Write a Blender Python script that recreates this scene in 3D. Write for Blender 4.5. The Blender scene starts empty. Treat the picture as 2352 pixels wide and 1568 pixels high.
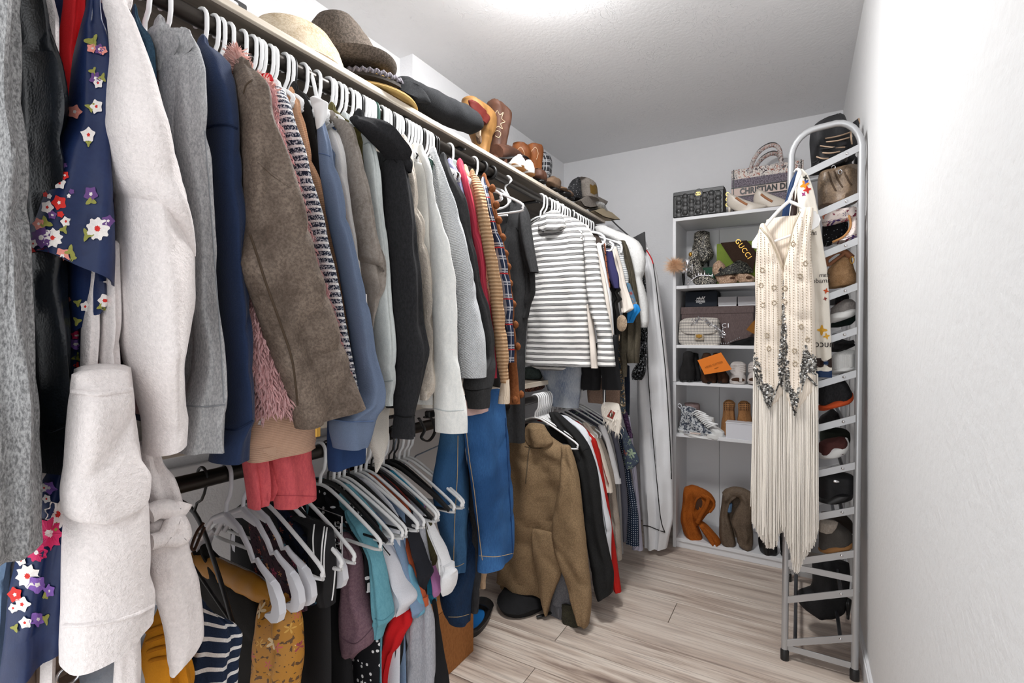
import bpy, math, random
import numpy as np
from mathutils import Vector, Matrix, noise
from mathutils.bvhtree import BVHTree
PI = math.pi
SC = bpy.context.scene
COL = SC.collection
random.seed(7)
# ------------------------------------------------------------------ camera, world, light, exposure
FPX, YAW, CH, VY = 1128.0, math.radians(30.4), 1.21, 770.0
CA, SA = math.cos(YAW), math.sin(YAW)
cam = bpy.data.cameras.new('camera'); camo = bpy.data.objects.new('camera', cam); COL.objects.link(camo)
cam.sensor_width = 36; cam.lens = 36*FPX/2352; cam.clip_start = .02
camo.location = (0, 0, CH); camo.rotation_euler = (PI/2, 0, YAW); cam.shift_y = -(784-VY)/2352
SC.camera = camo
wd = bpy.data.worlds.new('world'); SC.world = wd; wd.use_nodes = True
wd.node_tree.nodes['Background'].inputs[0].default_value = (.97, .985, 1, 1)
wd.node_tree.nodes['Background'].inputs[1].default_value = 1.5
SC.view_settings.view_transform = 'Standard'; SC.view_settings.look = 'None'
SC.view_settings.exposure = 0.27; SC.view_settings.gamma = 1; SC.view_settings.use_curve_mapping = False
LAMP = (-.66, 1.38, 2.36)
# ------------------------------------------------------------------ geometry helpers
def ray(px, py):
    R = (px-1176)/FPX
    return (R*CA-SA, R*SA+CA, (VY-py)/FPX)
def P(px, py, X=None, Y=None, Z=None):      # point of the place seen at a photo pixel, on a known plane
    d = ray(px, py)
    t = X/d[0] if X is not None else Y/d[1] if Y is not None else (Z-CH)/d[2]
    return Vector((d[0]*t, d[1]*t, CH+d[2]*t))
OFF = {}
def props(o, label=None, cat=None, group=None, kind=None):
    if label: o['label'] = label
    if cat: o['category'] = cat
    if group: o['group'] = group
    if kind: o['kind'] = kind
    return o
def thing(name, label, cat, loc=(0, 0, 0), group=None, kind=None):
    o = bpy.data.objects.new(name, None); COL.objects.link(o); o.location = loc; o.empty_display_size = .05
    OFF[o] = Vector(loc); return props(o, label, cat, group, kind)
def ob(name, v, f, mat, parent=None, smooth=True, uv=None, ang=40, **pr):
    me = bpy.data.meshes.new(name)
    v = np.asarray(v, float).reshape(-1, 3)
    if parent is not None: o0 = OFF[parent]
    else:
        lo, hi = v.min(0), v.max(0); o0 = Vector(((lo[0]+hi[0])/2, (lo[1]+hi[1])/2, lo[2]))
    me.from_pydata((v-np.array(o0)).tolist(), [], [tuple(q) for q in f])
    if uv is not None:
        L = me.uv_layers.new(name='UVMap')
        vi = np.empty(len(me.loops), int); me.loops.foreach_get('vertex_index', vi)
        L.data.foreach_set('uv', np.asarray(uv, float)[vi].ravel())
    if smooth: me.shade_smooth(); me.set_sharp_from_angle(angle=math.radians(ang))
    me.materials.append(mat); me.update()
    o = bpy.data.objects.new(name, me); COL.objects.link(o); OFF[o] = Vector(o0)
    if parent is not None: o.parent = parent
    else: o.location = o0
    return props(o, **pr)
def join(*vf):
    V, F = [], []
    for v, f in vf:
        n = len(V); V += [tuple(q) for q in v]; F += [tuple(i+n for i in q) for q in f]
    return V, F
def rings_vf(rings, closed=False, cap=True):
    n = len(rings[0]); V = [tuple(p) for r in rings for p in r]; F = []; m = len(rings)
    for i in range(m if closed else m-1):
        a, b = i*n, ((i+1) % m)*n
        for j in range(n):
            k = (j+1) % n; F.append((a+j, a+k, b+k, b+j))
    if cap and not closed: F.append(tuple(range(n-1, -1, -1))); F.append(tuple((m-1)*n+j for j in range(n)))
    return V, F
def tube_vf(path, r, n=8, closed=False, flat=1.0, up=None):
    P_ = [Vector(p) for p in path]; m = len(P_); rs = r if hasattr(r, '__len__') else [r]*m
    T = []
    for i in range(m):
        a = P_[(i-1) % m] if closed or i else P_[0]; b = P_[(i+1) % m] if closed or i < m-1 else P_[-1]
        d = b-a; T.append(d.normalized() if d.length > 1e-9 else Vector((0, 0, 1)))
    ref = Vector(up) if up else (Vector((0, 0, 1)) if abs(T[0].z) < .9 else Vector((1, 0, 0)))
    N = (ref-T[0]*ref.dot(T[0])).normalized(); R = []
    for i in range(m):
        if up: N = Vector(up)
        N = N-T[i]*N.dot(T[i]); N = N.normalized() if N.length > 1e-6 else T[i].orthogonal().normalized()
        B = T[i].cross(N)
        R.append([P_[i]+N*(math.cos(2*PI*j/n)*rs[i]*flat)+B*(math.sin(2*PI*j/n)*rs[i]) for j in range(n)])
    return rings_vf(R, closed)
def box_vf(c, s, rz=0, bev=0, rx=0, ry=0):
    c = Vector(c); h = [q/2 for q in s]; M = Matrix.Rotation(rz, 3, 'Z') @ Matrix.Rotation(ry, 3, 'Y') @ Matrix.Rotation(rx, 3, 'X')
    if bev <= 0:
        V = [(x, y, z) for z in (-h[2], h[2]) for x, y in ((-h[0], -h[1]), (h[0], -h[1]), (h[0], h[1]), (-h[0], h[1]))]
        F = [(3, 2, 1, 0), (4, 5, 6, 7), (0, 1, 5, 4), (1, 2, 6, 5), (2, 3, 7, 6), (3, 0, 4, 7)]
    else:
        b = min(bev, min(h)*.95); V = []
        for z, k in ((-h[2], b), (-h[2]+b, 0), (h[2]-b, 0), (h[2], b)):
            x, y = h[0]-k, h[1]-k
            V += [(q[0], q[1], z) for q in ((-x+b, -y), (x-b, -y), (x, -y+b), (x, y-b), (x-b, y), (-x+b, y), (-x, y-b), (-x, -y+b))]
        _, F = rings_vf([V[i*8:i*8+8] for i in range(4)])
    return [tuple(c+M @ Vector(q)) for q in V], F
def lathe_vf(prof, c=(0, 0, 0), n=24, M=None, sx=1, sy=1):
    R = [[(r*sx*math.cos(2*PI*j/n), r*sy*math.sin(2*PI*j/n), z) for j in range(n)] for r, z in prof]
    V, F = rings_vf(R); c = Vector(c); M = M or Matrix.Identity(3)
    return [tuple(c+M @ Vector(q)) for q in V], F
def prism_vf(poly, d, fr):                  # poly (u,w) extruded by d; fr=(origin, u axis, w axis)
    o, u, w = [Vector(q) for q in fr]; nn = u.cross(w).normalized(); n = len(poly)
    A_ = [o+u*a+w*b-nn*d/2 for a, b in poly]; B_ = [o+u*a+w*b+nn*d/2 for a, b in poly]
    return rings_vf([A_, B_])
def vbox(name, c, s, mat, parent=None, bev=.002, rz=0, rx=0, ry=0, **pr):
    v, f = box_vf(c, s, rz, bev, rx, ry); return ob(name, v, f, mat, parent, smooth=False, **pr)
def vtube(name, path, r, mat, parent=None, n=8, closed=False, flat=1.0, up=None, **pr):
    v, f = tube_vf(path, r, n, closed, flat, up); return ob(name, v, f, mat, parent, ang=60, **pr)
def smoothpath(pts, m=6):
    p = [Vector(q) for q in pts]; out = []
    for i in range(len(p)-1):
        a, b, c, d = p[max(i-1, 0)], p[i], p[i+1], p[min(i+2, len(p)-1)]
        for k in range(m):
            t = k/m; out.append(.5*((2*b)+(c-a)*t+(2*a-5*b+4*c-d)*t*t+(3*b-a-3*c+d)*t**3))
    return out+[p[-1]]
def pchip(x, y, q):
    x = np.asarray(x, float); y = np.asarray(y, float)
    if len(x) < 3: return np.interp(q, x, y)
    h = np.diff(x); d = np.diff(y)/h; m = np.zeros(len(x)); m[0] = d[0]; m[-1] = d[-1]
    for i in range(1, len(x)-1):
        if d[i-1]*d[i] > 0: m[i] = 2*d[i-1]*d[i]/(d[i-1]+d[i])
    i = np.clip(np.searchsorted(x, q)-1, 0, len(x)-2); t = np.clip((q-x[i])/h[i], 0, 1)
    return (2*t**3-3*t*t+1)*y[i]+(t**3-2*t*t+t)*h[i]*m[i]+(-2*t**3+3*t*t)*y[i+1]+(t**3-t*t)*h[i]*m[i+1]
def rowparse(s):
    R = []
    for w in s.split():
        y, a = w.split(':'); k = a.index('/'); R.append((float(y), float(a[:k]), float(a[k+1:])))
    return sorted(R)
SEED = [0]
def lobe(name, rows, mat, parent, X=-.78, yaw=None, Q=None, Y=None, b=.035, nr=30, ns=26, fold=.3, k=2.5, wr=.005, lean=.06, ts=0, bs=0,
         e=2.3, seed=None, hem=True, topcap=None, crease=0, **pr):
    """a hanging piece of cloth: closed tube of the given widths, standing on a vertical plane of the closet"""
    topcap = (.02 if lean else .006) if topcap is None else topcap
    SEED[0] += 1; sd = (seed if seed is not None else SEED[0])*3.17
    R = rowparse(rows) if isinstance(rows, str) else rows
    if R[-1][0]-R[0][0] > 260: nr, ns = max(nr, 52), max(ns, 36)
    ys = np.array([r[0] for r in R]); yy = np.unique(np.concatenate([np.linspace(ys[0], ys[-1], nr), ys]))
    l = pchip(ys, [r[1] for r in R], yy); r_ = pchip(ys, [r[2] for r in R], yy)
    if Y is not None: u = Vector((1, 0, 0)); q0 = Vector((0, Y, 0))
    elif yaw is not None: u = Vector((math.cos(yaw), math.sin(yaw), 0)); q0 = Vector((Q[0], Q[1], 0))
    else: u = Vector((0, 1, 0)); q0 = Vector((X, 0, 0))
    n = Vector((-u.y, u.x, 0))
    if n.dot(-q0) < 0: n = -n
    rings = []; uvs = []; arc = 0; prev = None; span = yy[-1]-yy[0]
    for i, py in enumerate(yy):
        t = (py-yy[0])/max(span, 1); mid = (l[i]+r_[i])/2; d = Vector(ray(mid, py))
        qq = q0-n*(lean*math.exp(-(py-yy[0])/45.0)) if lean else q0
        tt = qq.dot(n)/Vector((d.x, d.y, 0)).dot(n)
        C = Vector((d.x*tt, d.y*tt, CH+d.z*tt)); dh = Vector((d.x, d.y, 0)).normalized(); pr_ = Vector((-dh.y, dh.x, 0))
        off = (mid-1176)/FPX; s = max((r_[i]-l[i])/2*tt/FPX/math.sqrt(1+off*off), .0015)
        un, nn = abs(u.dot(pr_)), abs(n.dot(pr_)); bb = min(b*(.45+.55*min(1, math.sin(min(t*5, 1)*PI/2))), s*1.6)
        bb = min(bb, s*.85/max(nn, .05)); a = math.sqrt(max(s*s-(bb*nn)**2, (.2*s)**2))/max(un, .12)
        sg = 1 if u.dot(Vector((CA, SA, 0))) > 0 else -1
        if prev is not None: arc += (C-prev).length
        prev = C; ring = []; circ = 0
        for j in range(ns):
            th = 2*PI*j/ns-PI/2; c, s_ = math.cos(th), math.sin(th)
            cx = math.copysign(abs(c)**(2/e), c); cy = math.copysign(abs(s_)**(2/e), s_)
            fo = fold*(.55*math.sin(k*cx*2+sd+1.6*C.z*k*.5+sd*.3)+.75*noise.noise(Vector((cx*k*.6+sd, C.z*5+sd, .3)))) if cy > 0 else 0
            zz = -(cx*sg)*(ts*(1-t)**2+bs*t*t)*tt/FPX
            p = C+u*(cx*a)+n*(cy*bb+bb*fo*(1-min(1, cx*cx)*.8))
            w = wr*(noise.noise(Vector((p.x*16+sd, p.y*16, p.z*9)))+.5*noise.noise(Vector((p.x*34+sd, p.y*34, p.z*22)))-1.5*(1-abs(noise.noise(Vector((p.x*8+p.z*4+sd, p.y*8-p.z*3, p.z*5+sd)))))**7+.9)
            p = p+n*(w*(1 if cy > 0 else .3))+Vector((0, 0, zz))
            ring.append(p); uvs.append(((cx+(1-abs(cy))*math.copysign(.3, cx))*a, arc))
        rings.append(ring)
    def scaled(ring, f, dz):
        c = sum(ring, Vector())/len(ring); return [c+(p-c)*f+Vector((0, 0, dz)) for p in ring]
    N = len(rings[0])
    if topcap:
        t0 = rings[0]; uv0 = uvs[:N]
        rings = [scaled(t0, .25, topcap*.9), scaled(t0, .75, topcap*.55)]+rings; uvs = uv0+uv0+uvs
    if hem:
        t1 = rings[-1]; uv1 = uvs[-N:]
        rings = rings+[scaled(t1, .93, .001), scaled(t1, .86, .022)]; uvs = uvs+uv1+uv1
    v, f = rings_vf(rings)
    return ob(name, v, f, mat, parent, uv=uvs, ang=75, **pr)
def slab(name, Y, z0, z1, x0, x1, mat, parent, b=.016, neck=.06, drop=.09, fold=.35, seed=None):
    """the flat body of a garment across the rod (mostly behind its neighbours)"""
    SEED[0] += 1; sd = (seed or SEED[0])*2.3; xc = (x0+x1)/2; hw = (x1-x0)/2; rings = []; uvs = []
    for i in range(22):
        t = i/21; z = z0+(z1-z0)*t; dz = z0-z
        w = neck+(hw-neck)*min(1, math.sin(min(1, dz/drop)*PI/2)); R = []
        for j in range(24):
            th = 2*PI*j/24; c, s = math.cos(th), math.sin(th); cx = math.copysign(abs(c)**.7, c)
            R.append(Vector((xc+w*cx, Y+b*s*(1+fold*math.sin(9*cx*w/.2+sd+z*3))+.006*noise.noise(Vector((cx*2+sd, z*5, 0))), z))); uvs.append((cx*w, z))
        rings.append(R)
    v, f = rings_vf(rings); return ob(name, v, f, mat, parent, uv=uvs, ang=75)
_bvh = {}
def bvh(o):
    if o.name not in _bvh:
        m = o.data; off = OFF[o]; _bvh[o.name] = BVHTree.FromPolygons([v.co+off for v in m.vertices], [tuple(p.vertices) for p in m.polygons])
    return _bvh[o.name]
def hit(o, px, py, lift=.0012):             # point of a built surface under a photo pixel
    d = Vector(ray(px, py)).normalized(); loc, nor, i, t = bvh(o).ray_cast(Vector((0, 0, CH)), d)
    if loc is None: return None
    if nor.dot(d) > 0: nor = -nor
    return loc+nor*lift
def seam(o, pts, mat, r=.0012, name='seam', m=6, lift=.0004, **pr):
    q = [Vector((a, b_, 0)) for a, b_ in pts]; q = smoothpath(q, m) if len(q) > 2 else [q[0].lerp(q[1], i/12) for i in range(13)]
    w = [h for h in (hit(o, p.x, p.y, lift) for p in q) if h is not None]
    if len(w) > 2: return vtube(name, w, r, mat, o if o.parent and o.parent.parent is None else o, n=6, **pr)
def decal_vf(o, poly, lift=.0015, mid=.5):
    """flat print: a polygon (fan) laid on a built surface"""
    c = (sum(p[0] for p in poly)/len(poly), sum(p[1] for p in poly)/len(poly))
    V = []; n = len(poly); F = []
    for s in (.02, mid, 1):
        for p in poly:
            h = hit(o, c[0]+(p[0]-c[0])*s, c[1]+(p[1]-c[1])*s, lift)
            if h is None: return [], []
            V.append(h)
    for i in range(2):
        for j in range(n): kk = (j+1) % n; F.append((i*n+j, i*n+kk, (i+1)*n+kk, (i+1)*n+j))
    return V, F
def text_vf(s, size, fr, ext=.0008, font_w=1.0, align='CENTER', spacing=1.0, bold=0):
    cu = bpy.data.curves.new('lettering', 'FONT'); cu.body = s; cu.size = size; cu.align_x = align; cu.align_y = 'CENTER'
    cu.extrude = ext; cu.space_character = spacing; cu.offset = bold; cu.resolution_u = 3
    o = bpy.data.objects.new('lettering', cu); COL.objects.link(o); dg = bpy.context.evaluated_depsgraph_get()
    me = bpy.data.meshes.new_from_object(o.evaluated_get(dg)); bpy.data.objects.remove(o)
    oo, u, w = [Vector(q) for q in fr]; nn = u.cross(w)
    V = [tuple(oo+u*(v.co.x*font_w)+w*v.co.y+nn*v.co.z) for v in me.vertices]; F = [tuple(p.vertices) for p in me.polygons]
    bpy.data.meshes.remove(me); return V, F
def copy_tree(o, dloc, label=None):
    c = o.copy(); COL.objects.link(c); c.location = o.location+Vector(dloc); OFF[c] = c.location.copy()
    if label: c['label'] = label
    for ch in o.children:
        d = ch.copy(); COL.objects.link(d); d.parent = c; OFF[d] = OFF[c]
    return c
# ------------------------------------------------------------------ materials
def lin(h):
    if not isinstance(h, str): return tuple(h)+(1,)
    v = [int(h[i:i+2], 16)/255 for i in (0, 2, 4)]
    return tuple((c/12.92 if c <= .04045 else ((c+.055)/1.055)**2.4) for c in v)+(1,)
MATS = {}
class NT:
    def __init__(s, name, rough=.8, metal=0, spec=.3):
        s.m = bpy.data.materials.new(name); s.m.use_nodes = True; s.t = s.m.node_tree; s.b = s.t.nodes['Principled BSDF']
        s.b.inputs['Roughness'].default_value = rough; s.b.inputs['Metallic'].default_value = metal; s.b.inputs['Specular IOR Level'].default_value = spec
        s.tc = s.t.nodes.new('ShaderNodeTexCoord')
    def co(s, k): return s.tc.outputs[k]
    def put(s, inp, v):
        if isinstance(v, bpy.types.NodeSocket): s.t.links.new(v, inp)
        elif v is not None: inp.default_value = v
    def n(s, ty, outs=0, **kw):
        nd = s.t.nodes.new(ty)
        for k, v in kw.items():
            if k.startswith('_'): setattr(nd, k[1:], v)
            else: s.put(nd.inputs[k.replace('__', ' ')], v)
        return nd.outputs[outs]
    def math(s, op, a, b=None, clamp=False):
        nd = s.t.nodes.new('ShaderNodeMath'); nd.operation = op; nd.use_clamp = clamp; s.put(nd.inputs[0], a)
        if b is not None: s.put(nd.inputs[1], b)
        return nd.outputs[0]
    def mix(s, f, a, b, mode='MIX'):
        nd = s.t.nodes.new('ShaderNodeMix'); nd.data_type = 'RGBA'; nd.blend_type = mode
        s.put(nd.inputs['Factor'], f); s.put(nd.inputs['A'], a); s.put(nd.inputs['B'], b); return nd.outputs['Result']
    def ramp(s, f, stops, const=False):
        nd = s.t.nodes.new('ShaderNodeValToRGB'); cr = nd.color_ramp; cr.interpolation = 'CONSTANT' if const else 'LINEAR'
        while len(cr.elements) < len(stops): cr.elements.new(.5)
        for e, (p, c) in zip(cr.elements, stops): e.position = p; e.color = c
        s.put(nd.inputs[0], f); return nd.outputs[0]
    def noise(s, vec, scale, detail=2, rough=.5, dist=0, out=0):
        return s.n('ShaderNodeTexNoise', out, Vector=vec, Scale=scale, Detail=detail, Roughness=rough, Distortion=dist)
    def mapv(s, vec, scale=(1, 1, 1), rot=(0, 0, 0), loc=(0, 0, 0)):
        return s.n('ShaderNodeMapping', Vector=vec, Scale=scale, Rotation=rot, Location=loc)
    def xyz(s, vec):
        nd = s.t.nodes.new('ShaderNodeSeparateXYZ'); s.put(nd.inputs[0], vec); return nd.outputs
    def bump(s, h, strength=.3, dist=.002):
        s.put(s.b.inputs['Normal'], s.n('ShaderNodeBump', Height=h, Strength=strength, Distance=dist))
    def col(s, c): s.put(s.b.inputs['Base Color'], c)
def mul(c, f): return (min(c[0]*f, 1), min(c[1]*f, 1), min(c[2]*f, 1), 1)
def mat(key, c='808080', c2=None, pat='plain', s=1.0, rough=.88, bump=.35, bs=420, metal=0, spec=.2, var=.12, sheen=0, co='UV', c3=None, **kw):
    if key in MATS: return MATS[key]
    C = lin(c); C2 = lin(c2) if c2 else mul(C, .6); C3 = lin(c3) if c3 else C2
    k = NT(key, rough, metal, spec); ocoord = k.co('Object'); uv = k.co('UV') if co == 'UV' else ocoord
    big = k.noise(ocoord, 5, 2); fine = k.noise(ocoord, bs, 1); h = fine; base = None
    if pat == 'plain': base = C
    elif pat == 'heather':
        hn = k.noise(k.mapv(ocoord, (1, 1, .45)), 380*s, 2, .7); base = k.mix(k.ramp(hn, [(.35, (0, 0, 0, 1)), (.65, (1, 1, 1, 1))]), C2, C)
    elif pat == 'mottle':
        a = k.ramp(k.noise(ocoord, 9*s, 5, .65, .3), [(.33, (0, 0, 0, 1)), (.66, (1, 1, 1, 1))]); base = k.mix(a, C2, C)
        f2 = k.ramp(k.noise(ocoord, 120*s, 3, .7), [(.42, (0, 0, 0, 1)), (.6, (1, 1, 1, 1))]); base = k.mix(k.math('MULTIPLY', f2, .45), base, C3)
    elif pat == 'stripes':                  # s = stripes per metre along the piece; kw['duty']
        y = k.xyz(uv)[1]; w = k.math('FRACT', k.math('ADD', k.math('MULTIPLY', y, s), k.math('MULTIPLY', k.noise(ocoord, 14, 2), kw.get('wob', .25))))
        base = k.ramp(w, [(0, C), (kw.get('duty', .5), C2)], True)
        if kw.get('tri'):
            base = k.ramp(w, [(0, C), (.44, C2), (.55, mul(C, .62)), (.62, C2), (.73, mul(C, .62)), (.80, C2), (.93, C)], True)
        if kw.get('boucle'):
            sp = k.ramp(k.noise(ocoord, 330, 2, .7), [(.47, (0, 0, 0, 1)), (.53, (1, 1, 1, 1))], True); dk = k.mix(sp, C2, C3)
            m_ = k.ramp(w, [(0, (1, 1, 1, 1)), (kw['duty'], (0, 0, 0, 1))], True); base = k.mix(m_, dk, C); h = k.math('ADD', k.math('MULTIPLY', m_, .8), k.noise(ocoord, 250, 2))
    elif pat == 'rib':
        y = k.xyz(uv)[kw.get('ax', 1)]; w = k.math('SINE', k.math('MULTIPLY', y, s*2*PI)); f = k.math('ADD', k.math('MULTIPLY', w, .5), .5)
        base = k.mix(f, C2, C); h = k.math('ADD', f, k.math('MULTIPLY', fine, .4))
    elif pat == 'plaid':
        x, y, _ = k.xyz(uv); a = k.math('FRACT', k.math('MULTIPLY', x, s)); b_ = k.math('FRACT', k.math('MULTIPLY', y, s))
        wa = k.ramp(a, [(0, (0, 0, 0, 1)), (.45, (.5, .5, .5, 1)), (.55, (0, 0, 0, 1)), (.8, (1, 1, 1, 1)), (.86, (0, 0, 0, 1))], True)
        wb = k.ramp(b_, [(0, (0, 0, 0, 1)), (.45, (.6, .6, .6, 1)), (.58, (0, 0, 0, 1)), (.66, (.6, .6, .6, 1)), (.76, (0, 0, 0, 1))], True)
        base = k.mix(wa, C, C2); base = k.mix(wb, base, C2)
        rb = k.ramp(k.math('FRACT', k.math('MULTIPLY', y, s*.5)), [(0, (0, 0, 0, 1)), (.9, (1, 1, 1, 1)), (.95, (0, 0, 0, 1))], True); base = k.mix(rb, base, C3)
    elif pat == 'denim':
        f = k.ramp(k.noise(ocoord, 4*s, 2, .5), [(.38, (0, 0, 0, 1)), (.62, (1, 1, 1, 1))]); base = k.mix(f, C2, C)
        tw = k.noise(k.mapv(ocoord, (1, 1, .12)), 420, 2, .8); base = k.mix(k.math('MULTIPLY', k.ramp(tw, [(.4, (0, 0, 0, 1)), (.6, (1, 1, 1, 1))]), .35), base, C3)
    elif pat == 'dots':
        v = k.mapv(uv, (1, 1, 0)); d = k.n('ShaderNodeTexVoronoi', Vector=v, Scale=s, Randomness=kw.get('rnd', .5)); base = k.ramp(d, [(0, C2), (kw.get('r', .28), C)], True)
    elif pat == 'leather':
        d = k.n('ShaderNodeTexVoronoi', Vector=ocoord, Scale=330*s); cr = k.noise(k.mapv(ocoord, (1, 1, .5)), 26, 4, .6)
        base = k.mix(k.ramp(cr, [(.35, (0, 0, 0, 1)), (.65, (1, 1, 1, 1))]), C2, C); h = k.math('ADD', k.math('MULTIPLY', d, .25), k.math('MULTIPLY', cr, 1.4))
    elif pat == 'glitter':
        v = k.n('ShaderNodeTexVoronoi', 1, Vector=ocoord, Scale=420*s); g = k.xyz(v)[0]
        base = k.ramp(g, [(0, C2), (.5, mul(C, .5)), (.72, C), (.9, C3)], True); h = g
    elif pat == 'floral':                   # printed flowers: petals around scattered cell centres
        v = k.mapv(uv, (1, 1, 0)); vn = k.t.nodes.new('ShaderNodeTexVoronoi'); k.put(vn.inputs['Vector'], v); vn.inputs['Scale'].default_value = s; vn.inputs['Randomness'].default_value = .75
        d = k.n('ShaderNodeVectorMath', _operation='SUBTRACT', **{'Vector': k.n('ShaderNodeVectorMath', _operation='SCALE', Vector=v, Scale=1)}); L = k.t.nodes.new('ShaderNodeVectorMath'); L.operation = 'SUBTRACT'
        k.put(L.inputs[0], v); k.put(L.inputs[1], vn.outputs['Position']); x, y, _ = k.xyz(L.outputs[0])
        ang = k.math('ARCTAN2', y, x); pet = k.math('ADD', .30, k.math('MULTIPLY', .13, k.math('COSINE', k.math('MULTIPLY', ang, 5))))
        rr = k.math('DIVIDE', vn.outputs['Distance'], pet); inn = k.math('LESS_THAN', rr, 1); core = k.math('LESS_THAN', rr, .28)
        cc = k.xyz(vn.outputs['Color'])[0]; pc = k.ramp(cc, [(0, lin(kw['fl'][0])), (.25, lin(kw['fl'][1])), (.5, lin(kw['fl'][2])), (.75, lin(kw['fl'][3]))], True)
        lf = k.noise(uv, s*3.0, 2, .5); lm = k.math('MULTIPLY', k.ramp(lf, [(.58, (0, 0, 0, 1)), (.60, (1, 1, 1, 1))], True), kw.get('leaf', 1))
        base = k.mix(lm, C, C2); base = k.mix(inn, base, pc); base = k.mix(core, base, C3)
    elif pat == 'hound':
        ch = k.n('ShaderNodeTexChecker', Vector=uv, Scale=s, Color1=C, Color2=C2); base = ch
    elif pat == 'fuzz':
        fz = k.noise(ocoord, 170*s, 3, .7); base = k.mix(k.ramp(fz, [(.3, (0, 0, 0, 1)), (.7, (1, 1, 1, 1))]), mul(C, .86), C); h = fz
    elif pat == 'waffle':
        x, y, _ = k.xyz(uv); f = k.math('MULTIPLY', k.math('SINE', k.math('MULTIPLY', x, s*2*PI)), k.math('SINE', k.math('MULTIPLY', y, s*2*PI))); h = k.math('ADD', f, fine); base = k.mix(k.math('ADD', k.math('MULTIPLY', f, .4), .5), C2, C)
    elif pat == 'tweed':
        a = k.ramp(k.noise(ocoord, 300*s, 2, .8), [(.45, (0, 0, 0, 1)), (.55, (1, 1, 1, 1))]); base = k.mix(a, C2, C)
    if pat not in ('floral',):
        vv = k.math('ADD', k.math('MULTIPLY', big, var*1.4), k.math('MULTIPLY', fine, var*1.6)); vv = k.math('ADD', vv, 1-var*1.5)
        base = k.mix(1.0, base, k.n('ShaderNodeCombineColor', Red=vv, Green=vv, Blue=vv), 'MULTIPLY')
    k.col(base)
    if bump: k.bump(h, bump, kw.get('bd', .0015))
    if sheen: k.b.inputs['Sheen Weight'].default_value = sheen; k.b.inputs['Sheen Roughness'].default_value = .5
    if kw.get('alpha'): k.b.inputs['Alpha'].default_value = kw['alpha']
    MATS[key] = k.m; return k.m
def plain(key, c, rough=.5, metal=0, spec=.5, bump=0, emit=0):
    if key in MATS: return MATS[key]
    k = NT(key, rough, metal, spec); k.col(lin(c))
    if bump: k.bump(k.noise(k.co('Object'), 240, 3), bump, .001)
    if emit: k.b.inputs['Emission Color'].default_value = lin(c); k.b.inputs['Emission Strength'].default_value = emit
    MATS[key] = k.m; return k.m
def wall_mat(key, c, scale, strength, dist, rough=.75, swirl=False):
    k = NT(key, rough, 0, .3); oc = k.co('Object'); n1 = k.noise(oc, scale, 4, .6); n2 = k.noise(oc, scale*.22, 3, .5, 1.2 if swirl else 0)
    k.col(k.mix(n2, mul(lin(c), .97), lin(c)))
    if swirl:
        a = k.ramp(k.noise(k.mapv(oc, (1, .6, 1)), 17, 4, .6, 1.4), [(.485, (0, 0, 0, 1)), (.5, (1, 1, 1, 1)), (.515, (0, 0, 0, 1))]); n1 = k.math('ADD', k.math('MULTIPLY', n1, .6), k.math('MULTIPLY', k.math('MULTIPLY', a, k.ramp(k.noise(oc, 3.5, 2), [(.45, (0, 0, 0, 1)), (.62, (1, 1, 1, 1))])), 1.1))
    k.bump(n1, strength, dist); MATS[key] = k.m; return k.m
M_wall = wall_mat('wall_paint', 'eeeef0', 95, .55, .003)
M_wallr = wall_mat('wall_texture', 'e3e3e3', 42, .6, .004)  # same white as the other walls, colour darkened to offset the stronger light here
M_ceil = wall_mat('ceiling_texture', 'eeeeef', 60, .42, .0045, swirl=True)
def wood_mat(key, c1, c2, c3, axis=1, sc=1.0, rough=.5, contrast=1):
    k = NT(key, rough, 0, .35); oc = k.co('Object'); oi = k.t.nodes.new('ShaderNodeObjectInfo')
    sh = k.n('ShaderNodeCombineXYZ', X=k.math('MULTIPLY', oi.outputs['Random'], 13), Y=k.math('MULTIPLY', oi.outputs['Random'], 7), Z=0.0); v = k.n('ShaderNodeVectorMath', _operation='ADD', Vector=oc)
    nd = k.t.nodes.new('ShaderNodeVectorMath'); nd.operation = 'ADD'; k.put(nd.inputs[0], oc); k.put(nd.inputs[1], sh); v = nd.outputs[0]
    st = [14*sc, 14*sc, 14*sc]; st[axis] = 1.1*sc; g = k.noise(k.mapv(v, st), 1.6, 5, .62, .35)
    st2 = [90*sc, 90*sc, 90*sc]; st2[axis] = 3*sc; g2 = k.noise(k.mapv(v, st2), 1.5, 3, .6)
    st3 = [5*sc, 5*sc, 5*sc]; st3[axis] = .9*sc; g3 = k.noise(k.mapv(v, st3), 1.2, 2, .5)
    base = k.ramp(g, [(.30, lin(c3)), (.46, lin(c2)), (.60, lin(c1))]); base = k.mix(k.math('MULTIPLY', k.ramp(g2, [(.38, (1, 1, 1, 1)), (.5, (0, 0, 0, 1))]), .35*contrast), base, lin(c3))
    base = k.mix(k.math('MULTIPLY', k.ramp(g3, [(.45, (0, 0, 0, 1)), (.7, (1, 1, 1, 1))]), .45), base, lin(c1)); base = k.mix(k.math('MULTIPLY', oi.outputs['Random'], .22), base, lin(c2))
    k.col(base); k.bump(g2, .12, .001); MATS[key] = k.m; return k.m
M_floor = wood_mat('floor_laminate', 'e2d6ca', 'c4b2a4', '75625a', 0, .8, .36, 1.3)
M_shelf = wood_mat('shelf_wood', '857a6d', '6f655a', '4c433b', 1, 1.0, .5, .6)
M_shelfedge = wood_mat('shelf_edge_wood', 'd3c9ba', 'c2b5a4', 'a3937f', 1, 1.0, .5, .6)
M_white = plain('white_laminate', 'e4e4e6', .45)
M_hang = plain('white_plastic', 'f0f0f0', .35); M_hangb = plain('black_plastic', '1b1b1c', .4); M_hangg = plain('green_plastic', '31534a', .4)
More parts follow.
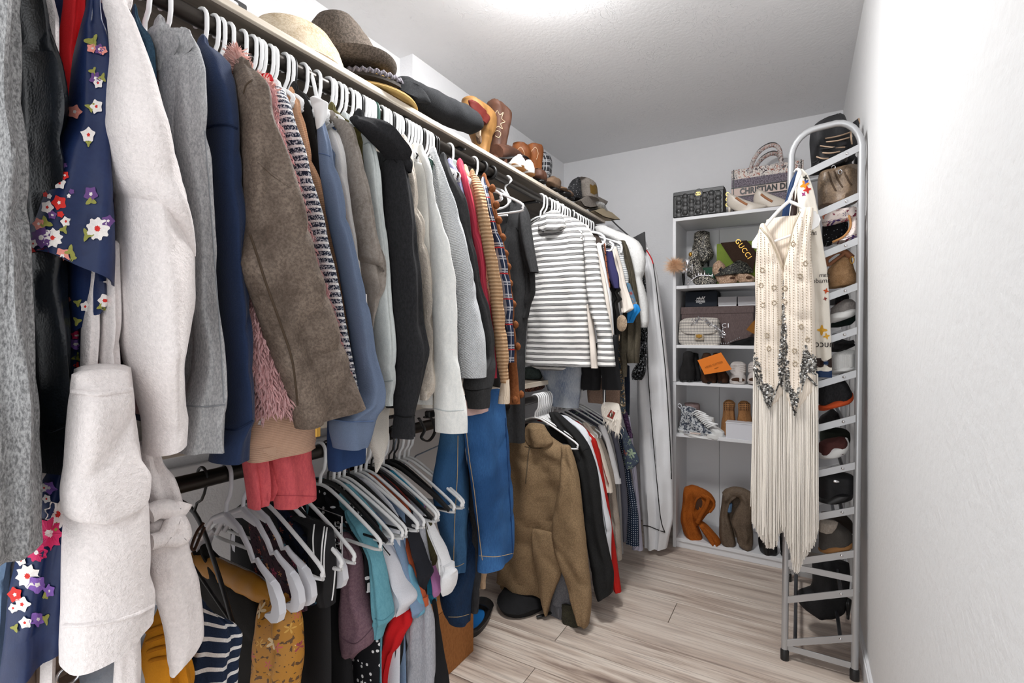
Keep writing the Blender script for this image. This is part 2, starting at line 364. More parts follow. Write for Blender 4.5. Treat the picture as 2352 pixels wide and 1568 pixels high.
M_hange = plain('grey_white_plastic', 'dcdce2', .4)
M_rod = plain('bronze_rod', '35302c', .32, .75); M_black = plain('black_metal', '1d1c1c', .45, .3)
M_alu = plain('silver_tube', 'b9babc', .33, .55); M_chrome = plain('chrome', 'd8d8da', .18, 1.0); M_gold = plain('gold_metal', 'c79a4b', .28, 1.0)
# ------------------------------------------------------------------ the room
XR, XL, XL2, YB, HC, YF = .203, -1.46, -1.535, 3.225, 2.44, -.55
YJ = 1.63
def struct(name, v, f, m, **pr): return ob(name, v, f, m, None, smooth=False, kind='structure', **pr)
struct('ceiling', *box_vf(((XR+XL2)/2, (YB+YF)/2, HC+.05), (XR-XL2+.3, YB-YF+.2, .1)), M_ceil, label='textured white ceiling of the closet')
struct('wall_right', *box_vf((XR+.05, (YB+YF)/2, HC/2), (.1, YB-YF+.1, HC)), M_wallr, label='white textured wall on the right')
struct('wall_back', *box_vf(((XR+XL2)/2, YB+.05, HC/2), (XR-XL2, .1, HC)), M_wall, label='white wall at the end of the closet')
struct('wall_left', *join(box_vf((XL-.1, (YB+YJ)/2, HC/2), (.2, YB-YJ, HC)), box_vf((XL2-.0625, (YJ+YF)/2, HC/2), (.125, YJ-YF, HC))), M_wall, label='white wall behind the clothes rods with a small step')
struct('baseboard_right', *join(box_vf((XR-.006, (YB+YF)/2, .04), (.012, YB-YF, .08)), box_vf((XR-.004, (YB+YF)/2, .085), (.008, YB-YF, .01))), M_white, label='white baseboard along the right wall')
struct('baseboard_back', *box_vf((-.63, YB-.006, .04), (1.64, .012, .08)), M_white, label='white baseboard along the back wall')
# laminate planks, running across the closet
floor = struct('floor', *box_vf(((XR+XL2)/2, (YB+YF)/2, -.03), (XR-XL2, YB-YF, .04)), plain('floor_joint', '6d5f56', .8), label='whitewashed laminate plank floor')
pw = .178; row = 0; y = YF; AX = math.radians(0); pk = {}
random.seed(3)
while y < YB:
    x = XL2-random.random()*1.1
    while x < XR:
        L = 1.22; x0, x1 = max(x, XL2), min(x+L, XR); y1 = min(y+pw, YB)
        if x1-x0 > .01:
            v, f = box_vf(((x0+x1)/2, (y+y1)/2, -.005), (x1-x0-.0022, y1-y-.0026, .01), 0, .0012); o = ob('plank', v, f, M_floor, floor, smooth=False)
            c = Vector(((x0+x1)/2, (y+y1)/2, 0)); o.data.transform(Matrix.Translation(OFF[floor]-c)); o.location = c-OFF[floor]
        x += L
    y += pw
# ceiling lamp (just above the frame)
t = thing('ceiling_lamp', 'round white flush ceiling lamp above the closet aisle', 'lamp', (LAMP[0], LAMP[1], 2.36))
ob('lamp_base', *lathe_vf([(.02, 2.44), (.17, 2.44), (.17, 2.415), (.165, 2.405), (.155, 2.402), (.02, 2.40)], (LAMP[0], LAMP[1], 0), 32), M_white, t)
ob('lamp_diffuser', *lathe_vf([(.02, 2.40), (.150, 2.40), (.147, 2.385), (.13, 2.368), (.09, 2.355), (.05, 2.349), (.01, 2.348)], (LAMP[0], LAMP[1], 0), 32), plain('lamp_glass', 'ffffff', .4, emit=95), t)
# wall-mounted shelves and rods
XS, ZS, YSE = -1.0, 1.891, 2.80
XRod, ZR, ZL = -1.02, 1.832, .925
t = thing('wall_shelf', 'long grey-brown wood shelf above the upper clothes rod', 'shelf', (XS-.2, 1.4, ZS-.025))
vbox('board', ((XS-.012+XL)/2, (YSE-.3)/2, ZS-.007), (abs(XL-XS)-.012, YSE+.3, .014), M_shelf, t, .0005)
vbox('edge_band', (XS-.006, (YSE-.3)/2, ZS-.007), (.012, YSE+.3, .0145), M_shelfedge, t, .001, label='light wood front edge')
vbox('board', ((XL+XL2)/2, (YJ-.3)/2, ZS-.007), (abs(XL-XL2), YJ+.3, .014), M_shelf, t, .0005)
ZLS = 1.0
t = thing('low_shelf', 'light wood shelf half way up behind the hanging clothes', 'shelf', (-1.25, 1.4, ZLS-.02))
vbox('board', ((-1.03+XL)/2, 1.3, ZLS-.01), (abs(XL+1.03), 3.0, .02), M_shelf, t, .0005)
vbox('edge_band', (-1.025, 1.3, ZLS-.01), (.01, 3.0, .021), M_shelfedge, t, .001)
for zc in (.90, .80): vbox('wall_cleat', (XL2+.012+(.0), .55, zc), (.02, 1.6, .07), M_white, t, .002)
def rod(name, label, x, z, y0, y1):
    r = thing(name, label, 'clothes rod', (x, (y0+y1)/2, z)); vtube('pole', [(x, y0, z), (x, y1, z)], .0165, M_rod, r, n=20); return r
rd = rod('clothes_rod', 'dark bronze clothes rod under the upper shelf', XRod, ZR, -.25, 2.86)
for yy in (1.52, 1.58):
    a = [(XRod+.0225*math.cos(q), yy, ZR+.0225*math.sin(q)) for q in np.linspace(0, 2*PI, 20, False)]; vtube('clamp_ring', a, .006, M_black, rd, n=8, closed=True)
rl = rod('clothes_rod', 'dark bronze clothes rod below the low shelf', XRod, ZL, -.2, 2.6)
# shelf brackets
for i, (px, py) in enumerate(((937, 268), (1067, 337), (1278, 454), (1355, 492))):
    p = P(px, py, Z=ZS-.014); y = p.y; t = thing('shelf_bracket', 'black steel bracket under the upper shelf, ' + ('nearest the black folded sweater', 'below the tan boots', 'above the striped turtleneck', 'farthest one by the back wall')[i], 'bracket', (-1.3, y, ZR-.1), group='shelf brackets')
    vbox('arm', (XS-.235, y, ZS-.017), (.40, .03, .006), M_black, t, .001); vbox('screw', (p.x, y, ZS-.0215), (.008, .008, .003), M_chrome, t, .001)
    vbox('wall_plate', (XL+.003-(.075 if y < YJ else 0), y, ZS-.16), (.005, .03, .26), M_black, t, .001)
    vtube('brace', [(XL+.01-(.075 if y < YJ else 0), y, ZS-.27), (XRod-.03, y, ZR-.02), (XRod, y, ZR-.022)], .008, M_black, t)
# ------------------------------------------------------------------ garments on the upper rod
UP = 'clothes on the upper rod'
def G(name, label, cat, m, rows, X=-.78, part='sleeve', hem=None, group=UP, body=True, bm=None, x0=-1.24, **kw):
    R = rowparse(rows); y0, l0, r0 = R[0]; ye, le, re = R[-1]
    pe = P((le+re)/2, ye, X=X) if kw.get('Y') is None else P((le+re)/2, ye, Y=kw['Y'])
    t = thing(name, label, cat, pe, group)
    lo = lobe(part, rows, m, t, X=X, **kw)
    if body:
        pt = P((l0+r0)/2, y0, X=X-.06); ym = P((R[1][1]+R[1][2])/2, R[1][0], X=X).y
        zh = P((le+re)/2, hem or ye-60, X=X).z
        slab('body', max(pt.y, ym)+.012, pt.z+.03, zh, x0, X-.035, bm or m, t)
    return t, lo
def flower_poly(px, py, r, n=5, rot=0, inner=.45):
    return [(px+r*(1-(1-inner)*abs(math.sin(n*q/2+rot)))*math.cos(q), py+r*(1-(1-inner)*abs(math.sin(n*q/2+rot)))*math.sin(q)*1.05) for q in np.linspace(0, 2*PI, 36, False)]
FL = {'w': 'f3ece8', 'r': 'd8352f', 'p': '6d4b86', 'k': 'ee9a8c', 'g': '9a9a4e', 'm': 'd6366a', 'v': '8a63b5'}
def flowers(o, spec):
    for w in spec.split():
        c, x, y, r = w.split(','); x, y, r = float(x), float(y), float(r)
        pol = flower_poly(x, y, r*1.32, {'g': 3}.get(c, 5 if r < 18 else 9), x*.7, .4 if c == 'g' else .7); v, f = decal_vf(o, pol, .0016, .26)
        if not v: continue
        q = ob('printed_leaf' if c == 'g' else 'printed_flower', v, f, mat('print_'+c, FL[c], rough=.6, bump=0), o, smooth=False)
        if c != 'g' and r > 7:
            q.data.materials.append(mat('print_'+{'w': 'r', 'r': 'w'}.get(c, 'w'), FL[{'w': 'r', 'r': 'w'}.get(c, 'w')], rough=.6, bump=0))
            for i in range(len(pol)): q.data.polygons[i].material_index = 1
def tufts(o, n, ln, r, m, name='fur', seed=1, down=.6, side=None, curl=.3):
    rnd = random.Random(seed); me = o.data; off = OFF[o]; ps = [p for p in me.polygons if p.area > 1e-8]
    ps = [p for p in ps if (p.normal.dot((Vector((0, 0, CH))-(p.center+off))) > -.05)]; w = [p.area for p in ps]; V, F = [], []
    for p in rnd.choices(ps, w, k=n):
        vs = [me.vertices[i].co for i in p.vertices]; a, b = rnd.random(), rnd.random(); c = (vs[0].lerp(vs[1], a)).lerp(vs[-1].lerp(vs[2], a), b) if len(vs) > 3 else p.center
        c = c+off; nn = p.normal; d = (nn*(1-down)+Vector((rnd.uniform(-.35, .35), rnd.uniform(-.35, .35), -down))).normalized(); L = ln*rnd.uniform(.6, 1.2)
        s = d.orthogonal().normalized(); s2 = d.cross(s); k = len(V); rr = r*rnd.uniform(.7, 1.2)
        mid = c+d*L*.55+nn*L*.15; tip = c+d*L+nn*L*.05+Vector((rnd.uniform(-1, 1), rnd.uniform(-1, 1), rnd.uniform(-.5, .5)))*L*curl*.4
        for q, sc in ((c-nn*.002, .8), (mid, 1)):
            V += [q+s*rr*sc, q-s*rr*.5*sc+s2*rr*.87*sc, q-s*rr*.5*sc-s2*rr*.87*sc]
        V.append(tip)
        for j in range(3): jj = (j+1) % 3; F += [(k+j, k+jj, k+3+jj, k+3+j), (k+3+j, k+3+jj, k+6)]
    return ob(name, V, F, m, o if o.parent is None or o.parent.parent is None else o.parent, kind='stuff')
STN = lambda c, k: mat('thread_'+k, c, rough=.8, bump=0)
# 1 grey knit cardigan at the left edge
mk = mat('grey_knit', 'a8a8a8', '6a6a6b', 'heather', 1.1, bump=.6)
t, o = G('long_cardigan', 'long grey heathered knit cardigan at the left edge of the photo', 'cardigan', mk, "-210:-90/30 -120:-95/44 0:-95/45 170:-95/47 260:-90/52 340:-88/57 520:-85/61 745:-80/75 868:-75/84 990:-72/95 1125:-72/96 1254:-70/94 1272:-66/75", X=-.74, b=.045, k=3, fold=.5, wr=.008)
seam(o, [(30, 340), (20, 500), (16, 600), (12, 700)], mk, .002)
# 2 leather coat
mk = mat('navy_leather', '151b23', '0b0f14', 'leather', 1, .36, .35, spec=.5, bd=.003)
t, o = G('leather_coat', 'black-navy leather coat between the grey cardigan and the blue floral kimono', 'coat', mk, "-150:40/80 -80:38/98 10:36/101 27:36/113 100:36/128 143:38/137 308:44/151 450:50/154 623:58/155 724:64/157 816:70/155 900:76/160 980:84/165 1030:90/158 1083:98/150", X=-.775, k=2, fold=.8, wr=.012, b=.04)
seam(o, [(95, 985), (120, 990), (150, 978)], mk, .0015)
# 3 red dress
mk = mat('red_jersey', 'd8262c', rough=.75, bump=.2)
t, o = G('red_dress', 'bright red garment squeezed between the leather coat and the kimono', 'dress', mk, "-120:150/200 0:146/192 100:136/190 300:130/185 600:128/172 760:132/164 860:138/172 1000:116/165 1120:110/155", X=-.825, part='skirt', k=2, fold=.5)
# 4 kimono
mk = mat('navy_satin', '1b2c58', '142146', 'mottle', .3, .42, .1, spec=.35, var=.05, c3='22345c')
t, o = G('kimono', 'navy satin kimono printed with red, white and purple flowers', 'kimono', mk, "-150:205/232 0:199/230 66:186/242 140:169/253 200:162/254 300:152/252 352:133/252 398:116/254 464:96/257 530:78/259 575:67/260 622:67/260", X=-.755, b=.05, bs=36, fold=.35, k=1.6, hem=560)
flowers(o, "g,213,97,15 k,211,112,9 p,229,115,10 k,237,118,8 p,219,181,12 w,226,192,10 g,236,180,9 g,213,165,9 w,168,241,14 k,175,258,13 w,222,246,13 g,208,247,10 w,203,311,14 g,203,330,7 r,151,404,8 w,140,422,11 p,151,381,5 w,140,394,5 p,210,446,14 g,210,460,12 r,137,466,13 w,112,477,12 r,108,448,5 w,117,452,5 p,164,440,5 w,158,450,4 p,122,494,8 r,139,492,6 k,92,515,11 g,107,513,13 w,150,509,10 w,225,526,22 g,202,540,13 p,247,508,11 p,98,546,20 w,122,547,18 r,72,575,9 r,103,586,14 k,142,588,15 w,120,595,9 g,160,577,12 g,166,592,9 w,80,560,8 g,146,528,9")
o2 = lobe('sleeve_lining', "590:154/258 650:154/258 690:155/257 715:156/245 745:158/206", mk, t, X=-.775, b=.03, bs=-16, lean=0)
flowers(o2, "w,198,704,10 g,181,695,8 w,240,690,12 g,232,705,8 g,180,737,9 w,245,647,6 k,161,688,5")
o3 = lobe('skirt', "650:158/185 742:158/190 865:152/195 1000:120/200 1083:98/190 1271:36/165 1334:22/162 1422:12/160 1505:0/155", mk, t, X=-.80, b=.03, bs=-30, lean=0, k=2.5, fold=.5)
flowers(o3, "m,176,770,8 v,174,790,10 g,178,820,9 r,178,838,6 w,135,1180,26 v,116,1120,12 w,110,1145,8 m,112,1225,30 m,86,1268,18 w,66,1322,22 v,84,1342,16 r,38,1364,14 w,54,1386,14 k,28,1424,15 v,84,1422,14 w,60,1428,11 g,105,1420,12 v,114,1355,12 g,102,1368,8 g,128,1210,10 w,52,1286,10 w,34,1395,9 g,38,1440,9 p,104,1085,7 w,105,1120,8")
# 5 robe
mk = mat('white_fleece', 'f4ecea', pat='fuzz', rough=.95, bump=.8, sheen=.3, var=.08, bd=.003)
t, o = G('bathrobe', 'fluffy off-white fleece bathrobe with long belt and patch pocket', 'bathrobe', mk, "380:262/402 450:264/425 500:266/430 553:268/440 600:270/446 675:271/447 766:275/438 851:292/426 938:322/427 966:326/431 1028:328/428", X=-.735, lean=0, b=.055, k=1.6, fold=.4, bs=-10, body=False)
up = lobe('upper_sleeve', "-70:228/268 -40:232/280 20:236/288 50:245/303 126:251/333 182:244/353 249:235/369 298:232/385 358:243/402 425:258/414 464:280/423 500:320/432 545:372/440 590:412/447", mk, t, X=-.715, b=.05, fold=.15, k=1.3, lean=.05)
lobe('front_roll', "560:205/230 640:195/228 742:186/227 875:184/226", mk, t, X=-.755, b=.02, lean=0)
lobe('front_roll', "560:235/271 700:228/272 875:226/274", mk, t, X=-.75, b=.024, lean=0)
lobe('collar', "-90:222/300 -30:224/302 5:228/300 24:240/294", mk, t, X=-.79, b=.03, lean=.02)
pk_ = lobe('pocket', "856:168/298 890:166/301 897:166/301 914:163/302 990:157/305 1055:153/316 1111:147/344 1145:149/342 1170:162/334 1188:205/285", mk, t, X=-.705, b=.028, lean=0, fold=.12, k=1, e=3)
seam(pk_, [(168, 898), (230, 906), (300, 894)], mk, .0028)
sk = lobe('skirt', "845:175/300 1000:165/312 1160:155/333 1230:150/339 1352:148/344 1404:146/354 1468:145/350", mk, t, X=-.735, b=.045, lean=0, bs=-24, fold=.2, k=1.2, e=2.8)
seam(sk, [(149, 1436), (220, 1432), (300, 1415), (352, 1390)], mk, .0022)
lobe('belt_end', "1440:266/318 1480:265/320 1568:261/322 1660:262/322", mk, t, X=-.75, b=.012, lean=0, fold=.4)
lobe('back_panel', "1020:306/362 1060:310/372 1107:320/402 1170:335/419 1200:340/424", mk, t, X=-.785, b=.02, lean=0, bs=0)
lobe('belt_tail', "1190:340/422 1230:341/427 1300:346/440 1352:357/458 1432:377/465 1470:382/466 1500:384/452 1535:387/416 1551:389/400", mk, t, X=-.765, b=.016, lean=0, fold=.35)
vtube('belt_loop', smoothpath([P(x, y, X=-.75) for x, y in ((342, 1180), (370, 1168), (405, 1172), (420, 1152))], 4), .013, mk, t, n=10)
vtube('belt_knot', smoothpath([P(x, y, X=-.745) for x, y in ((345, 1245), (378, 1232), (400, 1195), (414, 1205), (420, 1232), (405, 1238), (380, 1236))], 4), .011, mk, t, n=10)
slab('body', .235, 1.72, .5, -1.24, -.79, mk, t, b=.02)
# 6 denim
t, o = G('denim_shirt', 'sliver of a teal-blue denim shirt behind the bathrobe shoulder', 'shirt', mat('teal_denim', '3d5a6e', '31495c', 'heather', bump=.4), "40:300/312 66:303/325 90:310/345 126:320/358 215:340/364 400:370/380 520:385/395", X=-.80, hem=900)
# 7 grey hoodie
mk = mat('heather_grey', 'bcbcbd', '97989a', 'heather', 1.0, bump=.3)
t, o = G('grey_hoodie', 'heather grey hooded sweatshirt beside the bathrobe', 'hoodie', mk, "92:395/442 119:388/454 172:388/463 265:393/471 348:403/478 431:413/483 517:423/487 588:430/494 675:436/501 798:444/510 851:440/514 925:420/517 936:417/516 945:416/514 1034:407/513", X=-.765, k=2.2, fold=.5, b=.04, wr=.007)
th = STN('8b8e92', 'grey')
seam(o, [(428, 931), (470, 934), (516, 929)], th); seam(o, [(470, 300), (486, 500), (496, 650), (508, 800), (514, 925)], th, .0009)
lobe('chest', "84:345/405 110:352/430 159:358/430 232:366/430 400:400/440 560:428/448", mk, t, X=-.79, b=.03, fold=.5)
hd = lobe('hood', "67:348/372 74:338/400 92:333/420 115:342/428 140:352/412 165:360/384", mk, t, X=-.80, b=.035, lean=.02, fold=.6, k=4, wr=.012)
# 8 navy sweatshirt
mk = mat('navy_fleece', '22304e', rough=.92, bump=.4, var=.2, sheen=.12)
t, o = G('navy_sweatshirt', 'plain navy sweatshirt between the grey hoodie and brown jacket', 'sweatshirt', mk, "106:450/478 125:454/505 149:460/527 186:464/535 292:472/545 365:478/551 517:488/562 609:495/568 780:510/580 921:516/583 966:515/582 984:502/574 1010:488/571 1056:480/568", X=-.775, k=1.4, fold=.35)
th = STN('192540', 'navy'); seam(o, [(474, 292), (500, 286), (525, 286), (544, 294)], th, .0016); seam(o, [(474, 296), (500, 290), (525, 290), (544, 298)], th, .0008); seam(o, [(516, 984), (545, 986), (580, 966)], th, .0018)
# 9 brown jacket
mk = mat('brown_suede', '85766a', '574a40', 'mottle', 1.9, .7, .5, spec=.3, c3='352b23', bs=260, var=.2)
t, o = G('brown_jacket', 'distressed brown faux-suede jacket with zipped cuff', 'jacket', mk, "160:535/570 172:536/582 192:537/597 232:539/612 292:546/632 348:552/652 428:558/675 514:563/700 570:560/714 609:553/724 647:566/735 728:598/761 809:629/785 879:657/803 955:680/823", X=-.735, bs=-18, ts=8, k=1.6, fold=.45, b=.04, wr=.009)
th = STN('4b3e32', 'brown')
seam(o, [(575, 539), (592, 590), (610, 647), (645, 745), (670, 823), (680, 889), (684, 930)], th, .0018); seam(o, [(560, 215), (566, 196), (580, 184)], th, .0014); seam(o, [(594, 372), (625, 400), (668, 430)], mk, .002)
z0 = P(730, 962, X=-.72); vtube('zipper_slider', [z0, z0+Vector((0, 0, -.008))], .004, M_gold, t)
vbox('zipper_pull', z0+Vector((0, 0, -.02)), (.003, .010, .022), M_gold, t, .001, label='brass zipper pull')
# 10 pink fur
mk = mat('pink_fur', 'e0b3b3', 'c38f93', 'fuzz', rough=.9, bump=.6)
t, o = G('fuzzy_cardigan', 'shaggy pale pink faux-fur cardigan behind the brown jacket', 'cardigan', mk, "150:540/562 190:560/612 232:570/618 348:592/656 514:592/703 609:574/728 717:576/763 809:580/790 872:584/800 890:586/700 930:588/680 942:588/668", X=-.775, part='front', b=.03, hem=900)
tufts(o, 5200, .022, .0018, mk, seed=4, down=.75)
v, f = [], []
fl2 = mat('pink_fur_light', 'f2c9c0', pat='fuzz', rough=.9)
a = lobe('collar', "140:536/556 155:534/566 180:545/600 210:585/625 222:605/626", fl2, t, X=-.80, b=.022, lean=.02); tufts(a, 900, .016, .0013, fl2, seed=5, down=-.1)
vbox('ribbon', P(613, 180, X=-.80), (.012, .022, .016), mat('red_satin', 'c3121f', rough=.35, bump=0), t, .004, rx=.5, label='red satin ribbon')
# 11 boucle striped
mk = mat('boucle', 'f2f1f0', '2a3143', 'stripes', 78, .95, .8, c3='c9cbd2', duty=.34, wob=.5, boucle=1, bd=.004)
t, o = G('striped_sweater', 'navy and white striped boucle sweater', 'sweater', mk, "205:614/645 216:612/656 239:617/666 298:634/682 348:653/698 415:673/715 517:701/745 570:715/758 640:735/772 710:756/787 780:774/801 833:788/809 903:804/822 935:810/826", X=-.765, b=.03, k=1.2, fold=.15)
# 12 peach
mk = mat('peach_knit', 'd9ab88', 'c99a78', 'rib', 260, .92, .5)
t, o = G('peach_sweater', 'peach-tan fine knit sweater beside the striped boucle one', 'sweater', mk, "222:658/675 232:660/684 265:668/695 332:688/708 415:710/732 517:743/764 588:756/782 658:771/794 728:785/804 816:801/818 851:804/823", X=-.785, b=.026)
lobe('hem_band', "890:578/728 960:573/731 1000:571/731 1043:572/729", mat('tan_knit', 'c7a48d', 'b8947d', 'rib', 330, .92, .4), t, X=-.80, b=.025, lean=0, fold=.2)
t, o = G('houndstooth_skirt', 'corner of a maroon and white houndstooth garment below the pink fur', 'skirt', mat('houndstooth', 'e6dedb', '40191e', 'hound', 150, bump=.2), "900:584/618 940:583/617 973:583/615", X=-.79, part='cloth', b=.01, body=False, lean=0)
mk = mat('coral_jersey', 'd25f63', 'c2535a', 'heather', .5, bump=.3)
t = thing('coral_shorts', 'coral red shorts below the tan knit hem', 'shorts', P(640, 1155, X=-.83), UP)
a = lobe('shorts_leg', "1010:552/625 1052:556/634 1100:562/634 1130:566/630 1154:568/618", mk, t, X=-.84, b=.02, lean=0, bs=-8, k=4, fold=.8)
a2 = lobe('shorts_leg', "1010:612/710 1052:618/715 1100:626/722 1154:632/728", mk, t, X=-.825, b=.026, lean=0, k=2, fold=.5)
seam(a2, [(634, 1138), (680, 1138), (726, 1140)], STN('b84c54', 'coral'), .0008)
# 14..20
t, o = G('black_sweater', 'black knit sweater behind the peach one', 'sweater', mat('black_knit', '242322', bump=.4), "208:665/684 219:670/700 245:684/718 282:699/729 365:714/734 460:729/744 560:748/762 700:770/785", X=-.81, hem=800)
mk = mat('dusty_blue', '6f7c93', '616f87', 'mottle', .4, .92, .4, c3='66748d', var=.14)
t, o = G('blue_sweatshirt', 'dusty blue sweatshirt with ribbed cuff', 'sweatshirt', mk, "284:728/745 298:728/748 358:731/759 415:738/776 517:755/798 623:778/822 710:793/843 798:806/857 854:813/869 903:810/879 931:798/877 958:757/862 968:757/858 1026:764/844", X=-.75, b=.04, k=1.5, fold=.4)
seam(o, [(731, 352), (745, 354), (759, 360)], STN('56688a', 'blue')); seam(o, [(757, 962), (800, 968), (858, 967)], STN('56688a', 'blue'), .0015)
t, o = G('navy_pullover', 'navy pullover showing only its cuff below the dusty blue sleeve', 'sweatshirt', mat('navy_knit', '24395f', bump=.4), "930:752/800 960:752/830 1030:754/843 1063:757/844", X=-.79, part='cuff', bs=-9, lean=0, b=.03, body=False)
t, o = G('white_sweatshirt', 'white sweatshirt just behind the dusty blue one', 'sweatshirt', mat('white_fleece_cloth', 'f0edea', bump=.3), "294:744/758 305:745/768 332:750/785 398:768/799 517:788/809 588:806/821 700:826/838", X=-.785)
t, o = G('navy_collar_shirt', 'navy shirt collar peeking out behind the white sweatshirt', 'shirt', mat('navy_cotton', '33496e', bump=.2), "283:742/760 295:748/771 320:763/785 336:773/789", X=-.815, b=.02)
mk = mat('taupe_suede', '9a9189', '7a7169', 'mottle', 1.2, .85, .4, c3='a79f97')
t, o = G('taupe_shirt', 'taupe brushed suede shirt with a folded elbow', 'shirt', mk, "274:750/775 285:765/800 298:776/812 318:784/821 371:795/833 448:802/846 517:811/858 575:820/873 600:822/879 617:840/881", X=-.755, b=.035, bs=8, hem=760)
lobe('forearm', "560:818/870 619:822/880 658:832/878 700:842/866 735:848/856 756:849/853", mk, t, X=-.775, lean=0, b=.025)
t, o = G('olive_shirt', 'olive green shirt between the taupe and pale mint tops', 'shirt', mat('olive', '6a6238', '544e2c', 'heather', .6), "254:752/770 275:760/792 300:790/826 320:808/833 400:825/840 520:845/858", X=-.80, b=.02, hem=760)
mk = mat('pale_mint', 'd3d8d6', 'c8cecd', 'heather', .5, bump=.3)
t, o = G('mint_sweatshirt', 'pale mint-grey sweatshirt left of the charcoal hoodie', 'sweatshirt', mk, "278:775/800 292:790/825 302:812/842 332:830/859 381:836/869 448:842/875 517:850/882 623:852/891 745:856/901 833:864/905 875:872/904 931:876/898", X=-.77, b=.035, fold=.25)
seam(o, [(836, 332), (846, 328), (858, 334)], STN('a2abab', 'mint'))
seam(o, [(866, 872), (885, 876), (902, 874)], STN('a2abab', 'mint'))
lobe('hem_drape', "930:850/898 1000:845/892 1050:858/880 1085:862/868", mat('cream_waffle', 'd9d4cd', 'cbc5bd', 'waffle', 260), t, X=-.81, lean=0, b=.012)
# 22 charcoal hoodie
mk = mat('charcoal', '2d2d2f', '232325', 'heather', .7, .95, .4, var=.2)
t, o = G('charcoal_hoodie', 'charcoal black hooded sweatshirt on the upper rod', 'hoodie', mk, "325:868/905 345:872/920 370:876/930 400:878/934 451:881/942 500:882/948 547:884/953 640:892/968 745:899/980 798:904/985 851:904/976 921:903/962 948:905/956 956:904/954 1003:898/955", X=-.74, b=.04, k=1.5, fold=.4)
lobe('hood', "270:812/832 280:805/870 295:812/895 318:835/915 340:860/927 371:893/939 398:920/936", mk, t, X=-.735, b=.03, lean=.05, fold=.5, k=3, wr=.01)
seam(o, [(904, 952), (930, 958), (955, 954)], STN('161617', 'black'), .0015); seam(o, [(880, 372), (896, 362), (912, 374)], STN('161617', 'black'))
mk = mat('cream_sherpa', 'efe4d6', pat='fuzz', rough=.95, bump=1.0, s=.8, bd=.004)
t, o = G('sherpa_jacket', 'cream sherpa jacket right of the charcoal hoodie', 'jacket', mk, "326:914/930 336:920/939 371:928/944 435:936/956 499:943/966 605:958/977 693:970/989 800:976/995 886:964/998 918:964/986", X=-.775, b=.028, wr=.01)
t, o = G('ivory_blouse', 'ivory blouse between the sherpa jacket and white sweatshirt', 'blouse', mat('ivory', 'eee8de', bump=.25), "344:942/960 360:948/972 400:960/984 467:968/992 547:973/1001 700:983/1003 850:983/1006 935:968/1002", X=-.79, b=.025)
mk = mat('white_jersey', 'f0f0ec', 'e6e7e4', 'heather', .4, bump=.25)
t, o = G('white_pullover', 'white crewneck pullover with long cuff at the middle of the upper rod', 'sweatshirt', mk, "346:958/975 360:963/982 400:976/992 467:983/1003 547:986/1020 598:988/1030 651:992/1043 731:994/1045 817:997/1053 880:997/1060 938:997/1066 946:999/1065 990:1001/1063", X=-.735, b=.035, k=1.6)
seam(o, [(998, 938), (1030, 944), (1065, 941)], STN('c3c8c8', 'white'), .0014)
mk = mat('white_waffle', 'eceef0', 'd3d7dc', 'waffle', 150, bump=.8, bd=.003)
t, o = G('waffle_sweater', 'white waffle-knit sweater with frayed shoulder', 'sweater', mk, "352:985/1004 372:998/1014 400:1004/1022 433:1008/1034 482:1012/1054 582:1030/1074 665:1044/1094 731:1048/1104 817:1053/1114 866:1058/1115", X=-.755, b=.03, k=1.2, fold=.2)
mk = mat('dark_heather', '3a3a3b', '2e2e2f', 'heather', .8, bump=.3, var=.2)
t, o = G('dark_sweatshirt', 'dark grey sweatshirt with cuff left of the tan ribbed cardigan', 'sweatshirt', mk, "366:1008/1022 385:1014/1030 409:1020/1038 459:1035/1067 532:1054/1081 615:1074/1097 714:1094/1120 817:1104/1137 850:1072/1134 886:1064/1127 900:1068/1121 936:1070/1119", X=-.765, b=.035, k=1.5)
seam(o, [(1064, 893), (1090, 897), (1125, 890)], STN('161617', 'black'), .0014)
lobe('lining_edge', "915:1066/1120 948:1066/1120", mat('dusty_pink', 'c9a9a3', bump=.2), t, X=-.785, b=.015, lean=0)
t, o = G('lavender_top', 'sliver of a lavender top behind the dark grey sweatshirt', 'top', mat('lavender', '8b8aa8', bump=.2), "378:1024/1040 400:1036/1050 425:1046/1056 480:1062/1068", X=-.80, b=.015)
t, o = G('grey_green_top', 'sliver of a grey-green top left of the raspberry sweater', 'top', mat('grey_green', '85918d', bump=.2), "381:1036/1054 420:1050/1063 470:1062/1072 560:1080/1088", X=-.805, b=.015)
mk = mat('raspberry', 'd44a5e', 'c43d52', 'rib', 240, .85, .3, ax=0)
t, o = G('raspberry_sweater', 'raspberry pink thin sweater left of the tan ribbed cardigan', 'sweater', mk, "378:1048/1066 400:1056/1072 433:1065/1077 532:1082/1097 615:1096/1114 691:1108/1124 780:1120/1137 868:1129/1143", X=-.785, b=.024)
t, o = G('eyelet_cardigan', 'peach open-knit cardigan behind the tan ribbed one', 'cardigan', mat('eyelet', 'dba98c', 'b88568', 'dots', 160, .9, .3, r=.3), "392:1060/1074 420:1072/1084 470:1084/1094 560:1098/1106 700:1120/1128", X=-.79, b=.014)
mk = mat('tan_rib', 'd8b48e', 'a9825e', 'rib', 95, .92, .9, bd=.004)
t, o = G('tan_cardigan', 'tan chunky ribbed knit cardigan with cream cuff', 'cardigan', mk, "402:1078/1090 409:1082/1099 449:1089/1113 532:1102/1127 615:1117/1143 714:1130/1157 817:1139/1165 879:1149/1169", X=-.755, b=.028)
lobe('cuff', "872:1151/1168 895:1147/1168 926:1143/1167", mat('cream_rib', 'd9c9b5', 'c1ae98', 'rib', 200, ax=0), t, X=-.755, b=.022, lean=0)
mk = mat('navy_plaid', '28324b', 'c9ccd4', 'plaid', 26, .9, .3, c3='b8343a')
